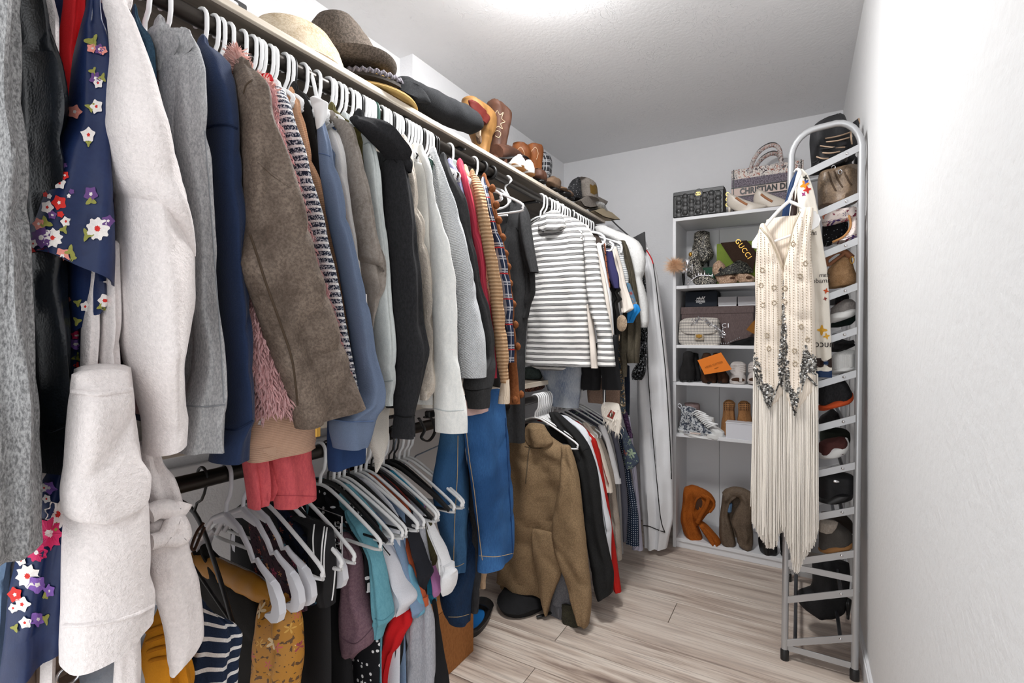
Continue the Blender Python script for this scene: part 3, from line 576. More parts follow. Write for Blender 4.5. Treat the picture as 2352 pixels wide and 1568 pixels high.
t, o = G('plaid_shirt', 'navy, white and red plaid flannel shirt', 'shirt', mk, "420:1103/1112 460:1111/1124 486:1117/1129 582:1134/1156 651:1146/1169 714:1155/1176 790:1162/1180 832:1164/1180", X=-.765, b=.022)
mk = mat('rust_brown', '7d4a29', '643819', 'mottle', 1, .9, .5, c3='8f5833')
t, o = G('fringe_jacket', 'rust brown jacket with tufted fringe along its edge', 'jacket', mk, "411:1104/1116 430:1112/1126 466:1121/1137 525:1132/1152 588:1144/1164 665:1155/1176 748:1164/1184 813:1168/1188 889:1168/1191 926:1160/1195", X=-.785, b=.025)
for i, (x, y) in enumerate(((1128, 432), (1137, 470), (1143, 505), (1152, 545), (1158, 582), (1164, 612), (1168, 650), (1176, 698), (1181, 745), (1186, 795), (1194, 905), (1180, 918))):
    c = P(x+3, y, X=-.765); v, f = lathe_vf([(.001, .012), (.007, .008), (.011, 0), (.009, -.008), (.002, -.013)], c, 8)
    s = ob('tassel', v, f, mk, t); 
    if y > 560: s.name = 'tassel'
t = thing('padded_hanger', 'glossy white moulded hanger shoulder above the dusty blue sweatshirt', 'hanger', P(735, 296, X=-.8), 'hangers on the upper rod')
lobe('shoulder_form', '230:712/744 240:716/753 262:722/752 280:724/745 297:727/736', M_hang, t, X=-.80, b=.02, lean=0, hem=False, wr=.001, fold=.05)
vtube('hook', smoothpath([P(720, 236, X=-.84), Vector((XRod+.03, P(712, 200, X=XRod).y, ZR-.085)), Vector((XRod+.02, P(708, 180, X=XRod).y, ZR-.02)), Vector((XRod, P(706, 180, X=XRod).y, ZR+.021)), Vector((XRod-.02, P(706, 180, X=XRod).y, ZR))], 5), .0045, M_hang, t)
# zipper trims, dark hook below the sherpa
t = thing('leather_belt', 'coiled black leather belt hanging below the cream jackets', 'belt', P(985, 1010, X=-.95), UP)
vtube('strap', smoothpath([P(x, y, X=-.93) for x, y in ((962, 960), (975, 985), (968, 1005), (985, 1012), (999, 990), (992, 962), (975, 958))], 5), .006, M_hangb, t, n=8, flat=.5)
vbox('buckle', P(988, 950, X=-.93), (.02, .03, .02), M_black, t, .003)
# ------------------------------------------------------------------ hangers
def hook_path(tw=0):
    p = [(.020*math.cos(a), 0, -.0165+.0215*math.sin(a)) for a in np.linspace(math.radians(205), 0, 12)]
    return p+[(.020, 0, -.04), (.016, 0, -.058), (.003, 0, -.074), (0, 0, -.098)]
def hanger_proto(name, kind, mt):
    t = thing(name, 'x', 'hanger', (0, 0, 0)); r = .0042 if kind != 'slim' else .0028
    vtube('hook', hook_path(), r, mt, t, n=8)
    if kind == 'tube':
        vtube('shoulder_bar', smoothpath([(-.205, 0, -.205), (-.195, 0, -.185), (-.06, 0, -.115), (0, 0, -.098), (.06, 0, -.115), (.195, 0, -.185), (.205, 0, -.205)], 4), .0042, mt, t)
        vtube('trouser_bar', smoothpath([(-.205, 0, -.205), (-.19, 0, -.215), (0, 0, -.212), (.19, 0, -.215), (.205, 0, -.205)], 3), .0038, mt, t)
    elif kind == 'slim':
        vtube('shoulder_bar', smoothpath([(-.21, 0, -.20), (-.12, 0, -.145), (0, 0, -.098), (.12, 0, -.145), (.21, 0, -.20)], 5), .007, mt, t, flat=.45, up=(0, 1, 0))
        vtube('trouser_bar', [(-.2, 0, -.20), (.2, 0, -.20)], .003, mt, t)
    else:                                                  # paddle-ended plastic hanger with strap notches
        for s in (-1, 1):
            vtube('arm', [(0, 0, -.098), (s*.05, 0, -.118), (s*.085, 0, -.150), (s*.10, 0, -.172), (s*.112, 0, -.166), (s*.125, 0, -.176), (s*.165, 0, -.196)], [.006, .0055, .005, .005, .005, .0055, .007], mt, t, n=8)
            poly = [(.150, -.187), (.175, -.199), (.192, -.222), (.196, -.245), (.188, -.262), (.170, -.268), (.148, -.262), (.150, -.256), (.168, -.250), (.172, -.236), (.163, -.216)]
            v, f = prism_vf([(a*s, b) for a, b in poly], .014, ((0, 0, 0), (1, 0, 0), (0, 0, 1))); ob('shoulder_pad', v, f, mt, t, ang=30)
            v, f = prism_vf([(0, -.096), (s*.05, -.114), (s*.046, -.128), (0, -.118)], .004, ((0, 0, 0), (1, 0, 0), (0, 0, 1))); ob('web', v, f, mt, t, smooth=False)
    return t
PROTO = {}
def put_hanger(kind, mk, Y, z=ZR+.0165, label='', group='', rz=0, x=XRod):
    key = (kind, mk)
    nm = {'M_hang': 'plastic_hanger', 'M_hangb': 'black_hanger', 'M_hangg': 'green_hanger', 'M_hange': 'plastic_hanger'}[mk]
    if key not in PROTO:
        o = hanger_proto(nm, kind, globals()[mk]); PROTO[key] = o; o.location = (x, Y, z)
    else:
        o = copy_tree(PROTO[key], (0, 0, 0)); o.location = (x, Y, z)
    o.rotation_euler = (0, 0, rz); o['label'] = label; o['group'] = group; return o
rnd = random.Random(11)
gU = 'hangers on the upper rod'
ORD = 'first second third fourth fifth sixth seventh eighth ninth tenth eleventh twelfth thirteenth fourteenth fifteenth sixteenth seventeenth eighteenth nineteenth twentieth twenty-first twenty-second twenty-third'.split()
for i, px in enumerate((344, 392, 474, 502, 517, 537, 567, 589, 601, 610, 629, 638, 664, 674, 706, 737, 764, 772, 786, 796, 812, 822, 827)):
    y = P(px, 100, X=XRod+.02).y; near = px < 700
    put_hanger('tube', 'M_hang', y, label='white plastic tube hanger, %s from the left on the upper rod' % ORD[i], group='near hangers on the upper rod' if near else 'middle hangers on the upper rod', rz=rnd.uniform(-.05, .05))
for px in list(range(842, 1000, 7)):
    y = P(px, 100, X=XRod+.02).y
    if px in (870, 877): put_hanger('tube', 'M_hangg', y, label='dark green plastic hanger among the packed white ones' + ('' if px == 870 else ', far one'), group='green hangers') if px == 870 else None
    elif px in (905, 933, 975): put_hanger('slim', 'M_hangb', y, label='slim black hanger in the packed run of the upper rod', group='black hangers on the upper rod', rz=rnd.uniform(-.05, .05))
    else: put_hanger('tube', 'M_hang', y, label='white plastic tube hanger in the tightly packed run of the upper rod', group='packed hangers on the upper rod', rz=rnd.uniform(-.05, .05))
for px in (681, 834): put_hanger('slim', 'M_hangb', P(px, 100, X=XRod+.02).y, label='slim black hanger on the upper rod near the ' + ('black knit sweater' if px == 681 else 'charcoal hood'), group='black hangers on the upper rod')
for px in (1004, 1009): put_hanger('slim', 'M_hangb', P(px, 100, X=XRod+.02).y, label='slim black hanger at the end of the packed run', group='black hangers on the upper rod')
put_hanger('tube', 'M_hang', P(1041, 100, X=XRod+.02).y, label='white hanger alone on the rod before the black clamp ring', group=gU)
put_hanger('tube', 'M_hang', P(1097, 100, X=XRod+.02).y, label='white hanger right after the black clamp ring', group=gU)
for px in range(1268, 1365, 6):
    y = P(px, 100, X=XRod+.02).y
    put_hanger('slim' if px in (1316, 1322) else 'tube', 'M_hangb' if px in (1316, 1322) else 'M_hang', y, label='slim black hanger in the far run above the striped turtleneck' if px in (1316, 1322) else 'white plastic hanger in the far run behind the striped turtleneck', group='far hangers on the upper rod', rz=rnd.uniform(-.05, .05))
for px in (1250, 1257): put_hanger('tube', 'M_hang', P(px, 100, X=XRod+.02).y, label='white plastic hanger in the far run behind the striped turtleneck', group='far hangers on the upper rod')
# ------------------------------------------------------------------ far end of the upper rod, trousers, garment bag
def GY(name, label, cat, m, rows, Y, part='front', group=UP, b=.02, **kw):
    R = rowparse(rows); ye, le, re = R[-1]; t = thing(name, label, cat, P((le+re)/2, ye, Y=Y), group)
    kw.setdefault('lean', 0); kw.setdefault('wr', .005); return t, lobe(part, rows, m, t, Y=Y, b=b, **kw)
mk = mat('black_jersey', '333334', '29292a', 'heather', .6, .9, .25)
t, o = GY('black_tunic', 'long charcoal v-neck tunic left of the striped turtleneck', 'dress', mk, "458:1172/1184 466:1166/1196 476:1150/1206 492:1128/1213 510:1110/1217 560:1100/1219 625:1100/1219 668:1110/1222 724:1120/1212 817:1124/1205 923:1128/1205 1012:1132/1205", 1.72, b=.03, fold=.5, k=3, nr=40)
a = lobe('sleeve', "478:1196/1210 499:1192/1216 559:1196/1226 600:1203/1233 626:1212/1238", mk, t, Y=1.69, b=.025, lean=0)
lobe('sleeve', "600:1205/1226 640:1206/1229 668:1208/1230 700:1200/1220 730:1195/1213", mk, t, Y=1.715, b=.02, lean=0)
seam(o, [(1171, 470), (1166, 500), (1160, 530), (1150, 548)], STN('161617', 'black'), .002); seam(o, [(1185, 522), (1200, 545), (1210, 575)], STN('161617', 'black'), .001)
# hanger of the tunic, wide arms
p = P(1160, 468, Y=1.66); t = thing('wide_hanger', 'white glossy hanger with open keyhole arms above the charcoal tunic', 'hanger', p, 'hangers on the upper rod')
vtube('arm', smoothpath([P(x, y, Y=1.67) for x, y in ((1125, 430), (1150, 436), (1164, 450), (1168, 466), (1158, 476), (1140, 480))], 5), .0045, M_hang, t)
vtube('arm', smoothpath([P(x, y, Y=1.67) for x, y in ((1128, 440), (1146, 444), (1154, 456), (1148, 462))], 5), .003, M_hang, t)
vtube('trouser_bar', [P(1120, 497, Y=1.67), P(1166, 494, Y=1.67)], .0042, M_hang, t)
vtube('hook', smoothpath([P(1168, 466, Y=1.67), P(1172, 458, Y=1.68), P(1160, 430, Y=1.69), Vector((XRod+.02, 1.70, ZR)), Vector((XRod, 1.70, ZR+.021)), Vector((XRod-.02, 1.70, ZR))], 4), .004, M_hang, t)
# striped turtleneck
mk = mat('grey_stripe', 'f1efec', '444343', 'stripes', 41, .9, .35, tri=1, wob=.22, var=.08)
t, o = GY('striped_turtleneck', 'white turtleneck with triple grey stripes facing the camera', 'turtleneck', mk, "499:1238/1300 506:1226/1318 518:1215/1336 532:1211/1346 575:1210/1343 668:1212/1347 701:1212/1351 817:1207/1354 840:1205/1357", 2.02, b=.045, k=3, fold=.22, ns=34, e=2.6)
lobe('collar', "486:1262/1284 494:1246/1290 508:1240/1296 522:1238/1300 532:1248/1290", mk, t, Y=1.985, b=.03, lean=0, fold=.5, k=3, wr=.01)
s = lobe('sleeve', "526:1336/1350 540:1338/1362 552:1339/1368 648:1346/1382 701:1352/1392 731:1362/1399 777:1373/1407 820:1374/1412 840:1374/1414", mk, t, Y=1.985, b=.03, lean=0, k=1.2)
seam(s, [(1342, 545), (1341, 600), (1350, 690)], STN('5a5959', 'dgrey'), .0014)
lobe('back_hem', "832:1206/1280 842:1220/1300 850:1240/1290", mk, t, Y=2.05, b=.012, lean=0)
# clothes behind the turtleneck
t, o = GY('cream_blouse', 'cream long-sleeved blouse right behind the striped turtleneck', 'blouse', mat('cream_poly', 'e4dad0', bump=.2), "518:1336/1350 545:1350/1364 600:1368/1380 632:1374/1389 700:1388/1401 777:1397/1410", 2.06, 'sleeve', b=.015)
lobe('sleeve', "700:1348/1358 760:1352/1366 800:1356/1370 845:1358/1374", mat('cream_poly'), t, Y=2.0, b=.014, lean=0)
t, o = GY('white_shirt', 'white shirt sleeve behind the cream blouse', 'shirt', mat('white_cotton', 'e8e8ea', bump=.2), "560:1370/1380 640:1385/1396 720:1398/1408 775:1402/1411", 2.10, 'sleeve', b=.012)
t, o = GY('dark_brown_top', 'dark brown top between the cream blouse and navy top', 'top', mat('dark_brown', '3a322d', bump=.2), "534:1355/1370 560:1362/1384 600:1372/1390 700:1396/1404 860:1405/1422", 2.16, b=.012)
t, o = GY('rust_print_top', 'sliver of rust printed top beside the dark brown one', 'top', mat('rust_print', 'b06a4c', '3a2f2c', 'dots', 120), "556:1386/1390 600:1390/1394 660:1396/1402", 2.20, b=.006)
t, o = GY('navy_tee', 'navy purple short sleeved top near the back wall', 'top', mat('indigo', '35335a', bump=.2), "574:1390/1406 610:1395/1414 640:1401/1422 662:1410/1423", 2.22, 'sleeve', b=.016)
t, o = GY('ruffled_blouse', 'black ruffled blouse below the navy purple top', 'blouse', mat('black_chiffon', '1f1e1e', rough=.6), "640:1398/1414 655:1400/1420 666:1402/1426 672:1405/1420 688:1405/1429 696:1407/1420 726:1408/1424 800:1412/1422", 2.26, b=.02, fold=.8, k=5)
t, o = GY('cream_ruffle_top', 'cream top with flared ruffle sleeve near the back wall', 'top', mat('cream_poly'), "568:1404/1416 620:1414/1431 650:1418/1437 690:1424/1450 709:1424/1456 718:1424/1442", 2.30, 'sleeve', b=.016, fold=.6, k=3)
t, o = GY('pinstripe_shirt', 'grey and white pinstripe shirt near the back wall', 'shirt', mat('pinstripe', 'd3d3d2', '8f9397', 'stripes', 90, duty=.6, wob=.1), "556:1412/1428 600:1422/1435 640:1431/1444 660:1436/1443", 2.36, 'sleeve', b=.014)
t, o = GY('olive_romper', 'olive green romper with gathered legs near the back wall', 'romper', mat('olive_drab', '5b5446', '4b453a', 'heather', .5), "554:1420/1436 573:1425/1444 627:1434/1457 700:1432/1468 765:1425/1472 800:1424/1470 833:1426/1468", 2.42, b=.03, fold=.7, k=4)
lobe('trouser_leg', "812:1424/1438 840:1428/1441 865:1430/1440", mat('olive_drab'), t, Y=2.38, b=.01, lean=0)
t, o = GY('silk_scarf', 'bright blue and orange patterned silk scarf hanging on the far clothes', 'scarf', mat('scarf_print', '4c6f86', 'a86a3a', 'floral', 46, fl=('c98a4a', '8f3a34', '6d97ad', 'd6c7a8'), c3='2c2320'), "652:1438/1448 675:1443/1456 694:1447/1462 704:1450/1464", 2.34, b=.01)
lobe('border', "700:1444/1466 712:1441/1471 726:1440/1462 741:1441/1454", mat('bright_blue', '1f7fc4', rough=.5), t, Y=2.335, b=.014, lean=0, fold=.8, k=3)
c = P(1428, 742, Y=2.24); t = thing('shell_medallion', 'round brown shell-like disc hanging below the cream ruffle sleeve', 'ornament', c, UP)
v, f = lathe_vf([(.001, -.006), (.018, -.005), (.026, 0), (.018, .005), (.001, .006)], c, 18, Matrix.Rotation(PI/2, 3, 'X'), 1, 1.5); ob('disc', v, f, mat('shell', 'a58a70', '5f4936', 'mottle', 3, .5, co='Object', c3='d8c8b2'), t)
c2 = P(1417, 775, Y=2.26); v, f = lathe_vf([(.001, -.004), (.011, -.003), (.014, 0), (.011, .003), (.001, .004)], c2, 12, Matrix.Rotation(PI/2, 3, 'X'), 1, 2); ob('drop', v, f, mat('shell'), t)
vtube('cord', smoothpath([P(1428, 722, Y=2.24), P(1424, 700, Y=2.26), P(1418, 660, Y=2.3)], 3), .001, M_black, t)
mk = mat('white_plush', 'efeeec', pat='fuzz', rough=.95, bump=.8, bd=.004)
t, o = GY('plush_robe', 'white plush robe at the far end of the upper rod', 'bathrobe', mk, "520:1366/1392 532:1370/1416 545:1398/1448 558:1420/1468 573:1436/1477 600:1448/1483 625:1455/1480 641:1456/1475 660:1458/1480 700:1464/1489 740:1469/1491 752:1472/1486", 2.52, b=.04, fold=.3, k=1.5, nr=40)
t, o = GY('sequin_dress', 'black sequin dress in clear plastic beside the plush robe', 'dress', mat('black_sequin', '55585c', '0f1011', 'glitter', .4, .25, .4, c3='b9bcc0', co='Object'), "575:1440/1466 630:1470/1482 700:1480/1487 752:1470/1488 800:1472/1487 835:1462/1486 860:1450/1482 872:1452/1474", 2.62, b=.02, fold=.8, k=5)
t, o = GY('beaded_dress', 'multicoloured beaded dress strip below the olive romper', 'dress', mat('bead_mix', '9a8467', '3c4a55', 'glitter', .35, .4, .4, c3='d8c9ad', co='Object'), "760:1418/1426 850:1421/1434 900:1423/1436 950:1424/1437", 2.44, b=.012)
t, o = GY('navy_dress', 'dark navy dress beside the beaded strip', 'dress', mat('deep_navy', '1b2230', bump=.2), "840:1430/1446 900:1434/1447 952:1436/1446", 2.5, b=.012)
# trousers and skirts below the turtleneck
mk = mat('ombre_denim', 'aeb3ba', '6b7a93', 'denim', 1.6, bump=.4, c3='d0d4d8')
t, o = GY('bleached_jeans', 'bleached grey-blue jeans below the striped turtleneck', 'jeans', mk, "790:1215/1342 835:1232/1339 870:1248/1336 900:1258/1333 934:1268/1329", 2.1, 'trouser_leg', b=.03, k=3)
mk = mat('black_crepe', '1d1d1f', bump=.25)
t, o = GY('black_shorts', 'black tailored shorts below the turtleneck sleeve', 'shorts', mk, "790:1340/1384 850:1336/1381 894:1335/1379", 2.1, 'shorts_leg', b=.03); lobe('shorts_leg', "770:1372/1418 836:1378/1421 880:1382/1427 894:1382/1429", mk, t, Y=2.07, b=.03, lean=0)
mk = mat('taupe_wool', '8c7466', '7a6456', 'tweed', .8)
t, o = GY('taupe_skirt', 'taupe wool skirt below the black shorts', 'skirt', mk, "870:1346/1424 926:1350/1424", 2.16, 'panel', b=.02, k=3)
t, o = GY('striped_strap', 'black strap with a white stripe hanging below the shorts', 'strap', M_hangb, "885:1384/1392 910:1385/1392 938:1386/1390", 2.06, 'band', b=.004); lobe('stripe', "890:1387.5/1390 932:1387.5/1389", M_hang, t, Y=2.05, b=.003, lean=0)
mk = mat('aztec', 'e6ddd3', '8d3b34', 'plaid', 34, c3='5d5a48')
t, o = GY('fringed_scarf', 'cream scarf with a red diamond pattern and fringe', 'scarf', mat('cream_wool', 'ded6cb', bump=.4), "926:1384/1422 940:1379/1426 956:1382/1428 975:1394/1427 990:1404/1424", 2.05, 'panel', b=.012, bs=4)
for k_, (r1, m_) in enumerate(((27, mat('brick_red', '8d3b34')), (20, mat('cream_wool')), (13, mat('brick_red')), (7, mat('olive_drab')))):
    v, f = decal_vf(o, [(1404, 952-r1*.9), (1404+r1*.75, 952-r1*.35), (1404+r1*.3, 952+r1*.8), (1404-r1*.75, 952+r1*.3)], .001+.0006*k_)
    if v: ob('diamond', v, f, m_, o, smooth=False)
tufts(o, 60, .03, .0012, mat('cream_wool'), 'fringe', seed=3, down=.95)
# jeans
mk = mat('blue_denim', '3f6fa6', '285080', 'denim', 1.3, bump=.5, c3='1d3d6b'); gold = STN('b9a07a', 'gold')
t, o = G('blue_jeans', 'pair of medium blue jeans hanging below the tan cardigan', 'jeans', mk, "900:1068/1158 946:1066/1162 996:1070/1166 1112:1086/1174 1244:1101/1179 1289:1099/1181", X=-.81, part='trouser_leg', lean=0, b=.035, k=1.6, body=False, fold=.3)
seam(o, [(1068, 960), (1078, 1050), (1090, 1130), (1101, 1230), (1108, 1286)], gold, .0012); seam(o, [(1101, 1276), (1140, 1278), (1179, 1270)], gold, .001)
seam(o, [(1160, 960), (1168, 1100), (1174, 1200), (1177, 1270)], STN('1d3d6b', 'indigo'), .0022)
mk = mat('faded_denim', '4a7296', '2f567f', 'denim', 1.1, bump=.5, c3='26486b')
t2, o = G('faded_jeans', 'faded blue jeans leg behind the white cuff', 'jeans', mk, "940:1016/1063 992:1013/1064 1050:1003/1068 1098:995/1073 1160:1000/1076 1211:1010/1076 1297:1030/1068 1310:1034/1065", X=-.885, part='trouser_leg', lean=0, b=.035, body=False)
seam(o, [(1052, 1000), (1050, 1100), (1044, 1200), (1042, 1304)], gold, .0012); seam(o, [(1034, 1297), (1050, 1300), (1066, 1293)], gold, .0009)
mk = mat('dark_denim', '1e3554', '16263d', 'denim', 1.3, bump=.5, c3='2a4a72')
t, o = G('dark_jeans', 'dark indigo jeans behind the faded pair', 'jeans', mk, "1180:1050/1088 1300:1035/1088 1350:1012/1086 1390:1018/1082 1424:1030/1078", X=-.90, part='trouser_leg', lean=0, b=.035, bs=-3, body=False); seam(o, [(1030, 1416), (1055, 1416), (1077, 1410)], gold, .0009)
t, o = G('black_jeans', 'washed black jeans beside the dark indigo pair', 'jeans', mat('black_denim', '3a3a3d', '28282a', 'denim', 1.3, c3='4a4a4d'), "1040:1072/1088 1100:1074/1092 1200:1078/1102 1300:1081/1104 1380:1080/1100 1405:1080/1096", X=-.87, part='trouser_leg', lean=0, b=.02, body=False)
t, o = G('tan_trousers', 'tan trousers behind the blue jeans', 'trousers', mat('tan_twill', 'a98f75', bump=.3), "930:1100/1150 1150:1098/1140 1240:1100/1128 1290:1103/1122 1350:1103/1113", X=-1.0, part='trouser_leg', lean=0, b=.02, body=False)
# garment bag
mk = mat('bag_white', 'e6e6e8', rough=.7, bump=.2, var=.05)
t, o = GY('garment_bag', 'tall white zipped garment bag with black piping by the back wall', 'garment bag', mk, "556:1460/1484 580:1464/1494 610:1466/1504 640:1466/1511 700:1466/1519 800:1463/1530 900:1463/1539 1000:1466/1543 1100:1470/1546 1180:1474/1546 1225:1478/1538 1256:1480/1532", 2.76, 'cover', b=.05, k=4, fold=.5, nr=44, bs=-4)
for pts in ([(1484, 700), (1487, 800), (1489, 857), (1496, 957), (1505, 1060), (1517, 1186), (1527, 1222)], [(1473, 1206), (1490, 1208), (1505, 1214), (1527, 1222)], [(1500, 606), (1506, 650), (1514, 720), (1528, 850), (1538, 1000), (1542, 1100)]): seam(o, pts, M_black, .0028, 'piping')
seam(o, [(1484, 574), (1494, 590), (1500, 606)], mat('red_satin', 'c3121f', rough=.35, bump=0), .004, 'strap')
p = P(1480, 566, Y=2.74); t = thing('white_hanger_arm', 'small white hanger tip above the garment bag', 'hanger', p, 'hangers on the upper rod'); vtube('arm', smoothpath([P(1440, 545, Y=2.74), P(1470, 560, Y=2.74), P(1488, 572, Y=2.74)], 4), .006, M_hang, t)
vtube('hook', smoothpath([P(1440, 545, Y=2.74), Vector((XRod+.03, 2.74, ZR-.06)), Vector((XRod+.02, 2.74, ZR+.01)), Vector((XRod, 2.74, ZR+.021)), Vector((XRod-.02, 2.74, ZR))], 4), .004, M_hang, t)
t = thing('black_tote', 'corner of a black crinkled bag above the garment bag', 'bag', P(1470, 570, Y=2.68), UP)
v, f = prism_vf([(0, 0), (.075, -.085), (.07, .03)], .02, (P(1452, 548, Y=2.70), (1, 0, 0), (0, 0, 1))); ob('flap', v, f, mat('black_leather', '1c1c1d', '121213', 'leather', 1, .4, .5, spec=.5), t, smooth=False)
vtube('strap', smoothpath([P(1452, 548, Y=2.70), P(1420, 520, Y=2.7), P(1405, 505, Y=2.7)], 4), .004, M_hangb, t)
# white hanger rims among the far clothes
for pts, yy, nm in ((((1356, 532), (1376, 536), (1388, 545), (1388, 556), (1380, 562)), 2.15, 'white hanger end above the dark brown top'), (((1390, 576), (1404, 574), (1408, 562), (1400, 555)), 2.21, 'white hanger end above the navy purple top'), (((1408, 553), (1424, 560), (1428, 570), (1426, 580)), 2.34, 'white hanger end above the pinstripe shirt')):
    t = thing('plastic_hanger', nm, 'hanger', P(pts[0][0], pts[0][1], Y=yy), 'far hangers on the upper rod'); w = [P(x, y, Y=yy) for x, y in pts]
    vtube('shoulder_bar', smoothpath(w, 4), .0055, M_hang, t); vtube('hook', smoothpath([w[0], Vector((XRod+.02, yy, ZR-.07)), Vector((XRod+.02, yy, ZR+.01)), Vector((XRod, yy, ZR+.021)), Vector((XRod-.02, yy, ZR))], 4), .0042, M_hang, t)
# ------------------------------------------------------------------ lower rod: right section
LO = 'clothes on the lower rod'
mk = mat('khaki_fleece', '91795c', '7f694f', 'tweed', .7, .95, .5, var=.18)
t, o = GY('khaki_jacket', 'khaki quarter-zip fleece jacket on the lower rod', 'jacket', mk, "978:1212/1248 990:1200/1256 1005:1184/1276 1020:1168/1300 1040:1160/1316 1100:1164/1320 1200:1146/1304 1300:1140/1290 1352:1141/1268", 1.93, b=.05, k=3, fold=.4, wr=.009, ns=34, nr=40, group=LO)
lobe('collar', "974:1214/1250 985:1206/1256 1000:1202/1266 1012:1206/1270 1022:1214/1262", mk, t, Y=1.895, b=.03, lean=0, fold=.5)
s = lobe('sleeve', "1024:1290/1310 1060:1290/1322 1102:1288/1331 1194:1272/1341 1234:1268/1346 1300:1285/1353 1369:1308/1359 1405:1318/1357 1430:1326/1353", mk, t, Y=1.885, b=.04, lean=0, bs=3, k=1.5, wr=.008)
lobe('front_flap', "1220:1220/1275 1270:1224/1285 1300:1228/1290 1340:1234/1278 1370:1240/1268 1412:1252/1258", mk, t, Y=1.88, b=.02, lean=0)
lobe('back_hem', "1330:1150/1215 1352:1150/1205 1366:1165/1200", mk, t, Y=1.95, b=.02, lean=0)
seam(o, [(1222, 1000), (1214, 1040), (1210, 1080), (1207, 1110)], STN('5a4d3d', 'khaki'), .0028, 'zipper'); seam(o, [(1205, 1025), (1240, 1030), (1268, 1016)], STN('5a4d3d', 'khaki'), .0015)
mk = mat('grey_marl', '77777b', '5f5f64', 'heather', .8)
t, o = GY('grey_sweater', 'grey marl sweater with ribbed cuff under the khaki sleeve', 'sweater', mk, "1280:1284/1300 1330:1276/1308 1388:1265/1314", 1.93, 'sleeve', b=.02, group=LO); lobe('cuff', "1385:1264/1315 1428:1266/1313", mat('grey_rib', '77777b', '4c4c51', 'rib', 190, ax=0), t, Y=1.93, b=.022, lean=0)
t, o = GY('camo_jacket', 'dark camouflage jacket tip below the khaki sleeve', 'jacket', mat('camo', '3c3a30', '22211d', 'mottle', 3, c3='55523f'), "1395:1290/1345 1425:1290/1338 1438:1297/1322 1448:1304/1312", 1.90, 'tail', b=.015, group=LO)
LR = (('black_suede_jacket', 'black brushed jacket right of the khaki one', 'jacket', 'soft_black', dict(c='262626', c2='1c1c1c', pat='heather', var=.2), "948:1262/1285 966:1268/1306 1004:1298/1342 1028:1310/1356 1089:1328/1374 1148:1338/1381 1200:1343/1386 1278:1354/1401 1330:1362/1410 1368:1372/1408", 1.99, dict(b=.035, bs=-14)),
 ('white_poplin_shirt', 'white poplin shirt between the black and red ones', 'shirt', 'poplin', dict(c='dfe1e6', bump=.15), "955:1272/1305 985:1320/1346 1028:1355/1362 1100:1374/1382 1160:1383/1394 1215:1388/1405 1260:1388/1404 1335:1396/1406", 2.06, dict(b=.02)),
 ('red_shirt', 'scarlet long-sleeved shirt on the lower rod', 'shirt', 'scarlet', dict(c='b3201a', rough=.8, bump=.2), "968:1314/1330 987:1328/1350 1013:1350/1371 1104:1376/1389 1157:1386/1399 1201:1390/1405 1226:1393/1409 1311:1401/1421 1357:1410/1427", 2.12, dict(b=.02)),
 ('stitched_tee', 'cream tee with red stitched seams right of the scarlet shirt', 'top', 'cream_cotton', dict(c='ddd2c4', bump=.2), "972:1336/1352 1004:1360/1373 1031:1370/1384 1119:1388/1407 1129:1392/1408", 2.17, dict(b=.018)),
 ('beige_cardigan', 'beige long cardigan with buttons below the stitched tee', 'cardigan', 'beige_wool', dict(c='a79c90', c2='968b80', pat='heather'), "980:1352/1368 1030:1382/1392 1100:1398/1412 1140:1398/1416 1200:1403/1424 1282:1412/1429", 2.22, dict(b=.018)),
 ('white_tee', 'white tee with short sleeve beside the beige cardigan', 'top', 'white_cotton', dict(c='e8e8ea', bump=.2), "978:1374/1390 1020:1391/1404 1060:1402/1414 1109:1410/1427", 2.24, dict(b=.016)),
 ('grey_polo', 'grey shirt behind the white tee', 'shirt', 'mid_grey', dict(c='8e8d8d'), "975:1382/1396 1030:1402/1412 1110:1414/1424 1270:1420/1432", 2.3, dict(b=.014)),
 ('slate_blouse', 'slate grey-blue blouse left of the navy dotted dress', 'blouse', 'slate', dict(c='5b5c68', bump=.2), "983:1392/1412 1075:1412/1434 1163:1420/1442 1242:1425/1439", 2.36, dict(b=.02)),
 ('dotted_dress', 'navy dress with fine white dots reaching near the floor', 'dress', 'navy_dots', dict(c='1f2b40', c2='b9c2cc', pat='dots', s=95, r=.22, rnd=.1), "980:1416/1426 1100:1436/1451 1192:1440/1467 1250:1438/1468", 2.44, dict(b=.02)),
 ('leaf_print_blouse', 'slate top printed with sage leaves and a red flower', 'top', 'slate_leaf', dict(c='4b5566', c2='93a68c', pat='floral', s=18, fl=('93a68c', '9fb197', '93a68c', 'c2543f'), c3='9fb197'), "982:1424/1436 1022:1430/1454 1057:1433/1468 1074:1436/1454", 2.40, dict(b=.02)),
 ('lilac_shirt', 'pale lilac shirt behind the navy dotted dress', 'shirt', 'lilac', dict(c='b6b4c6', bump=.15), "958:1436/1447 1100:1454/1464 1250:1462/1476 1260:1452/1477", 2.5, dict(b=.02)),
 ('plum_tie', 'plum dotted narrow cloth above the leaf print top', 'tie', 'plum_dots', dict(c='39263f', c2='8a6a8c', pat='dots', s=160), "946:1428/1441 1005:1443/1454", 2.46, dict(b=.01)))
for nm, lb, ct, mkk, mp, rows, Y, kw in LR:
    c = mp.pop('c'); t, o = GY(nm, lb, ct, mat(mkk, c, **mp), rows, Y, 'sleeve', group=LO, **kw)
    z1 = P(1380, 1200, Y=Y).z; slab('body', Y+.02, .80, max(.28, .3), -1.24, -.83, mat(mkk), t, b=.012)
    if nm == 'stitched_tee': seam(o, [(1376, 1030), (1388, 1080), (1398, 1112)], mat('brick_red'), .0016)
    if nm == 'black_suede_jacket': seam(o, [(1330, 1060), (1340, 1035), (1352, 1030)], STN('161617', 'black'), .0016)
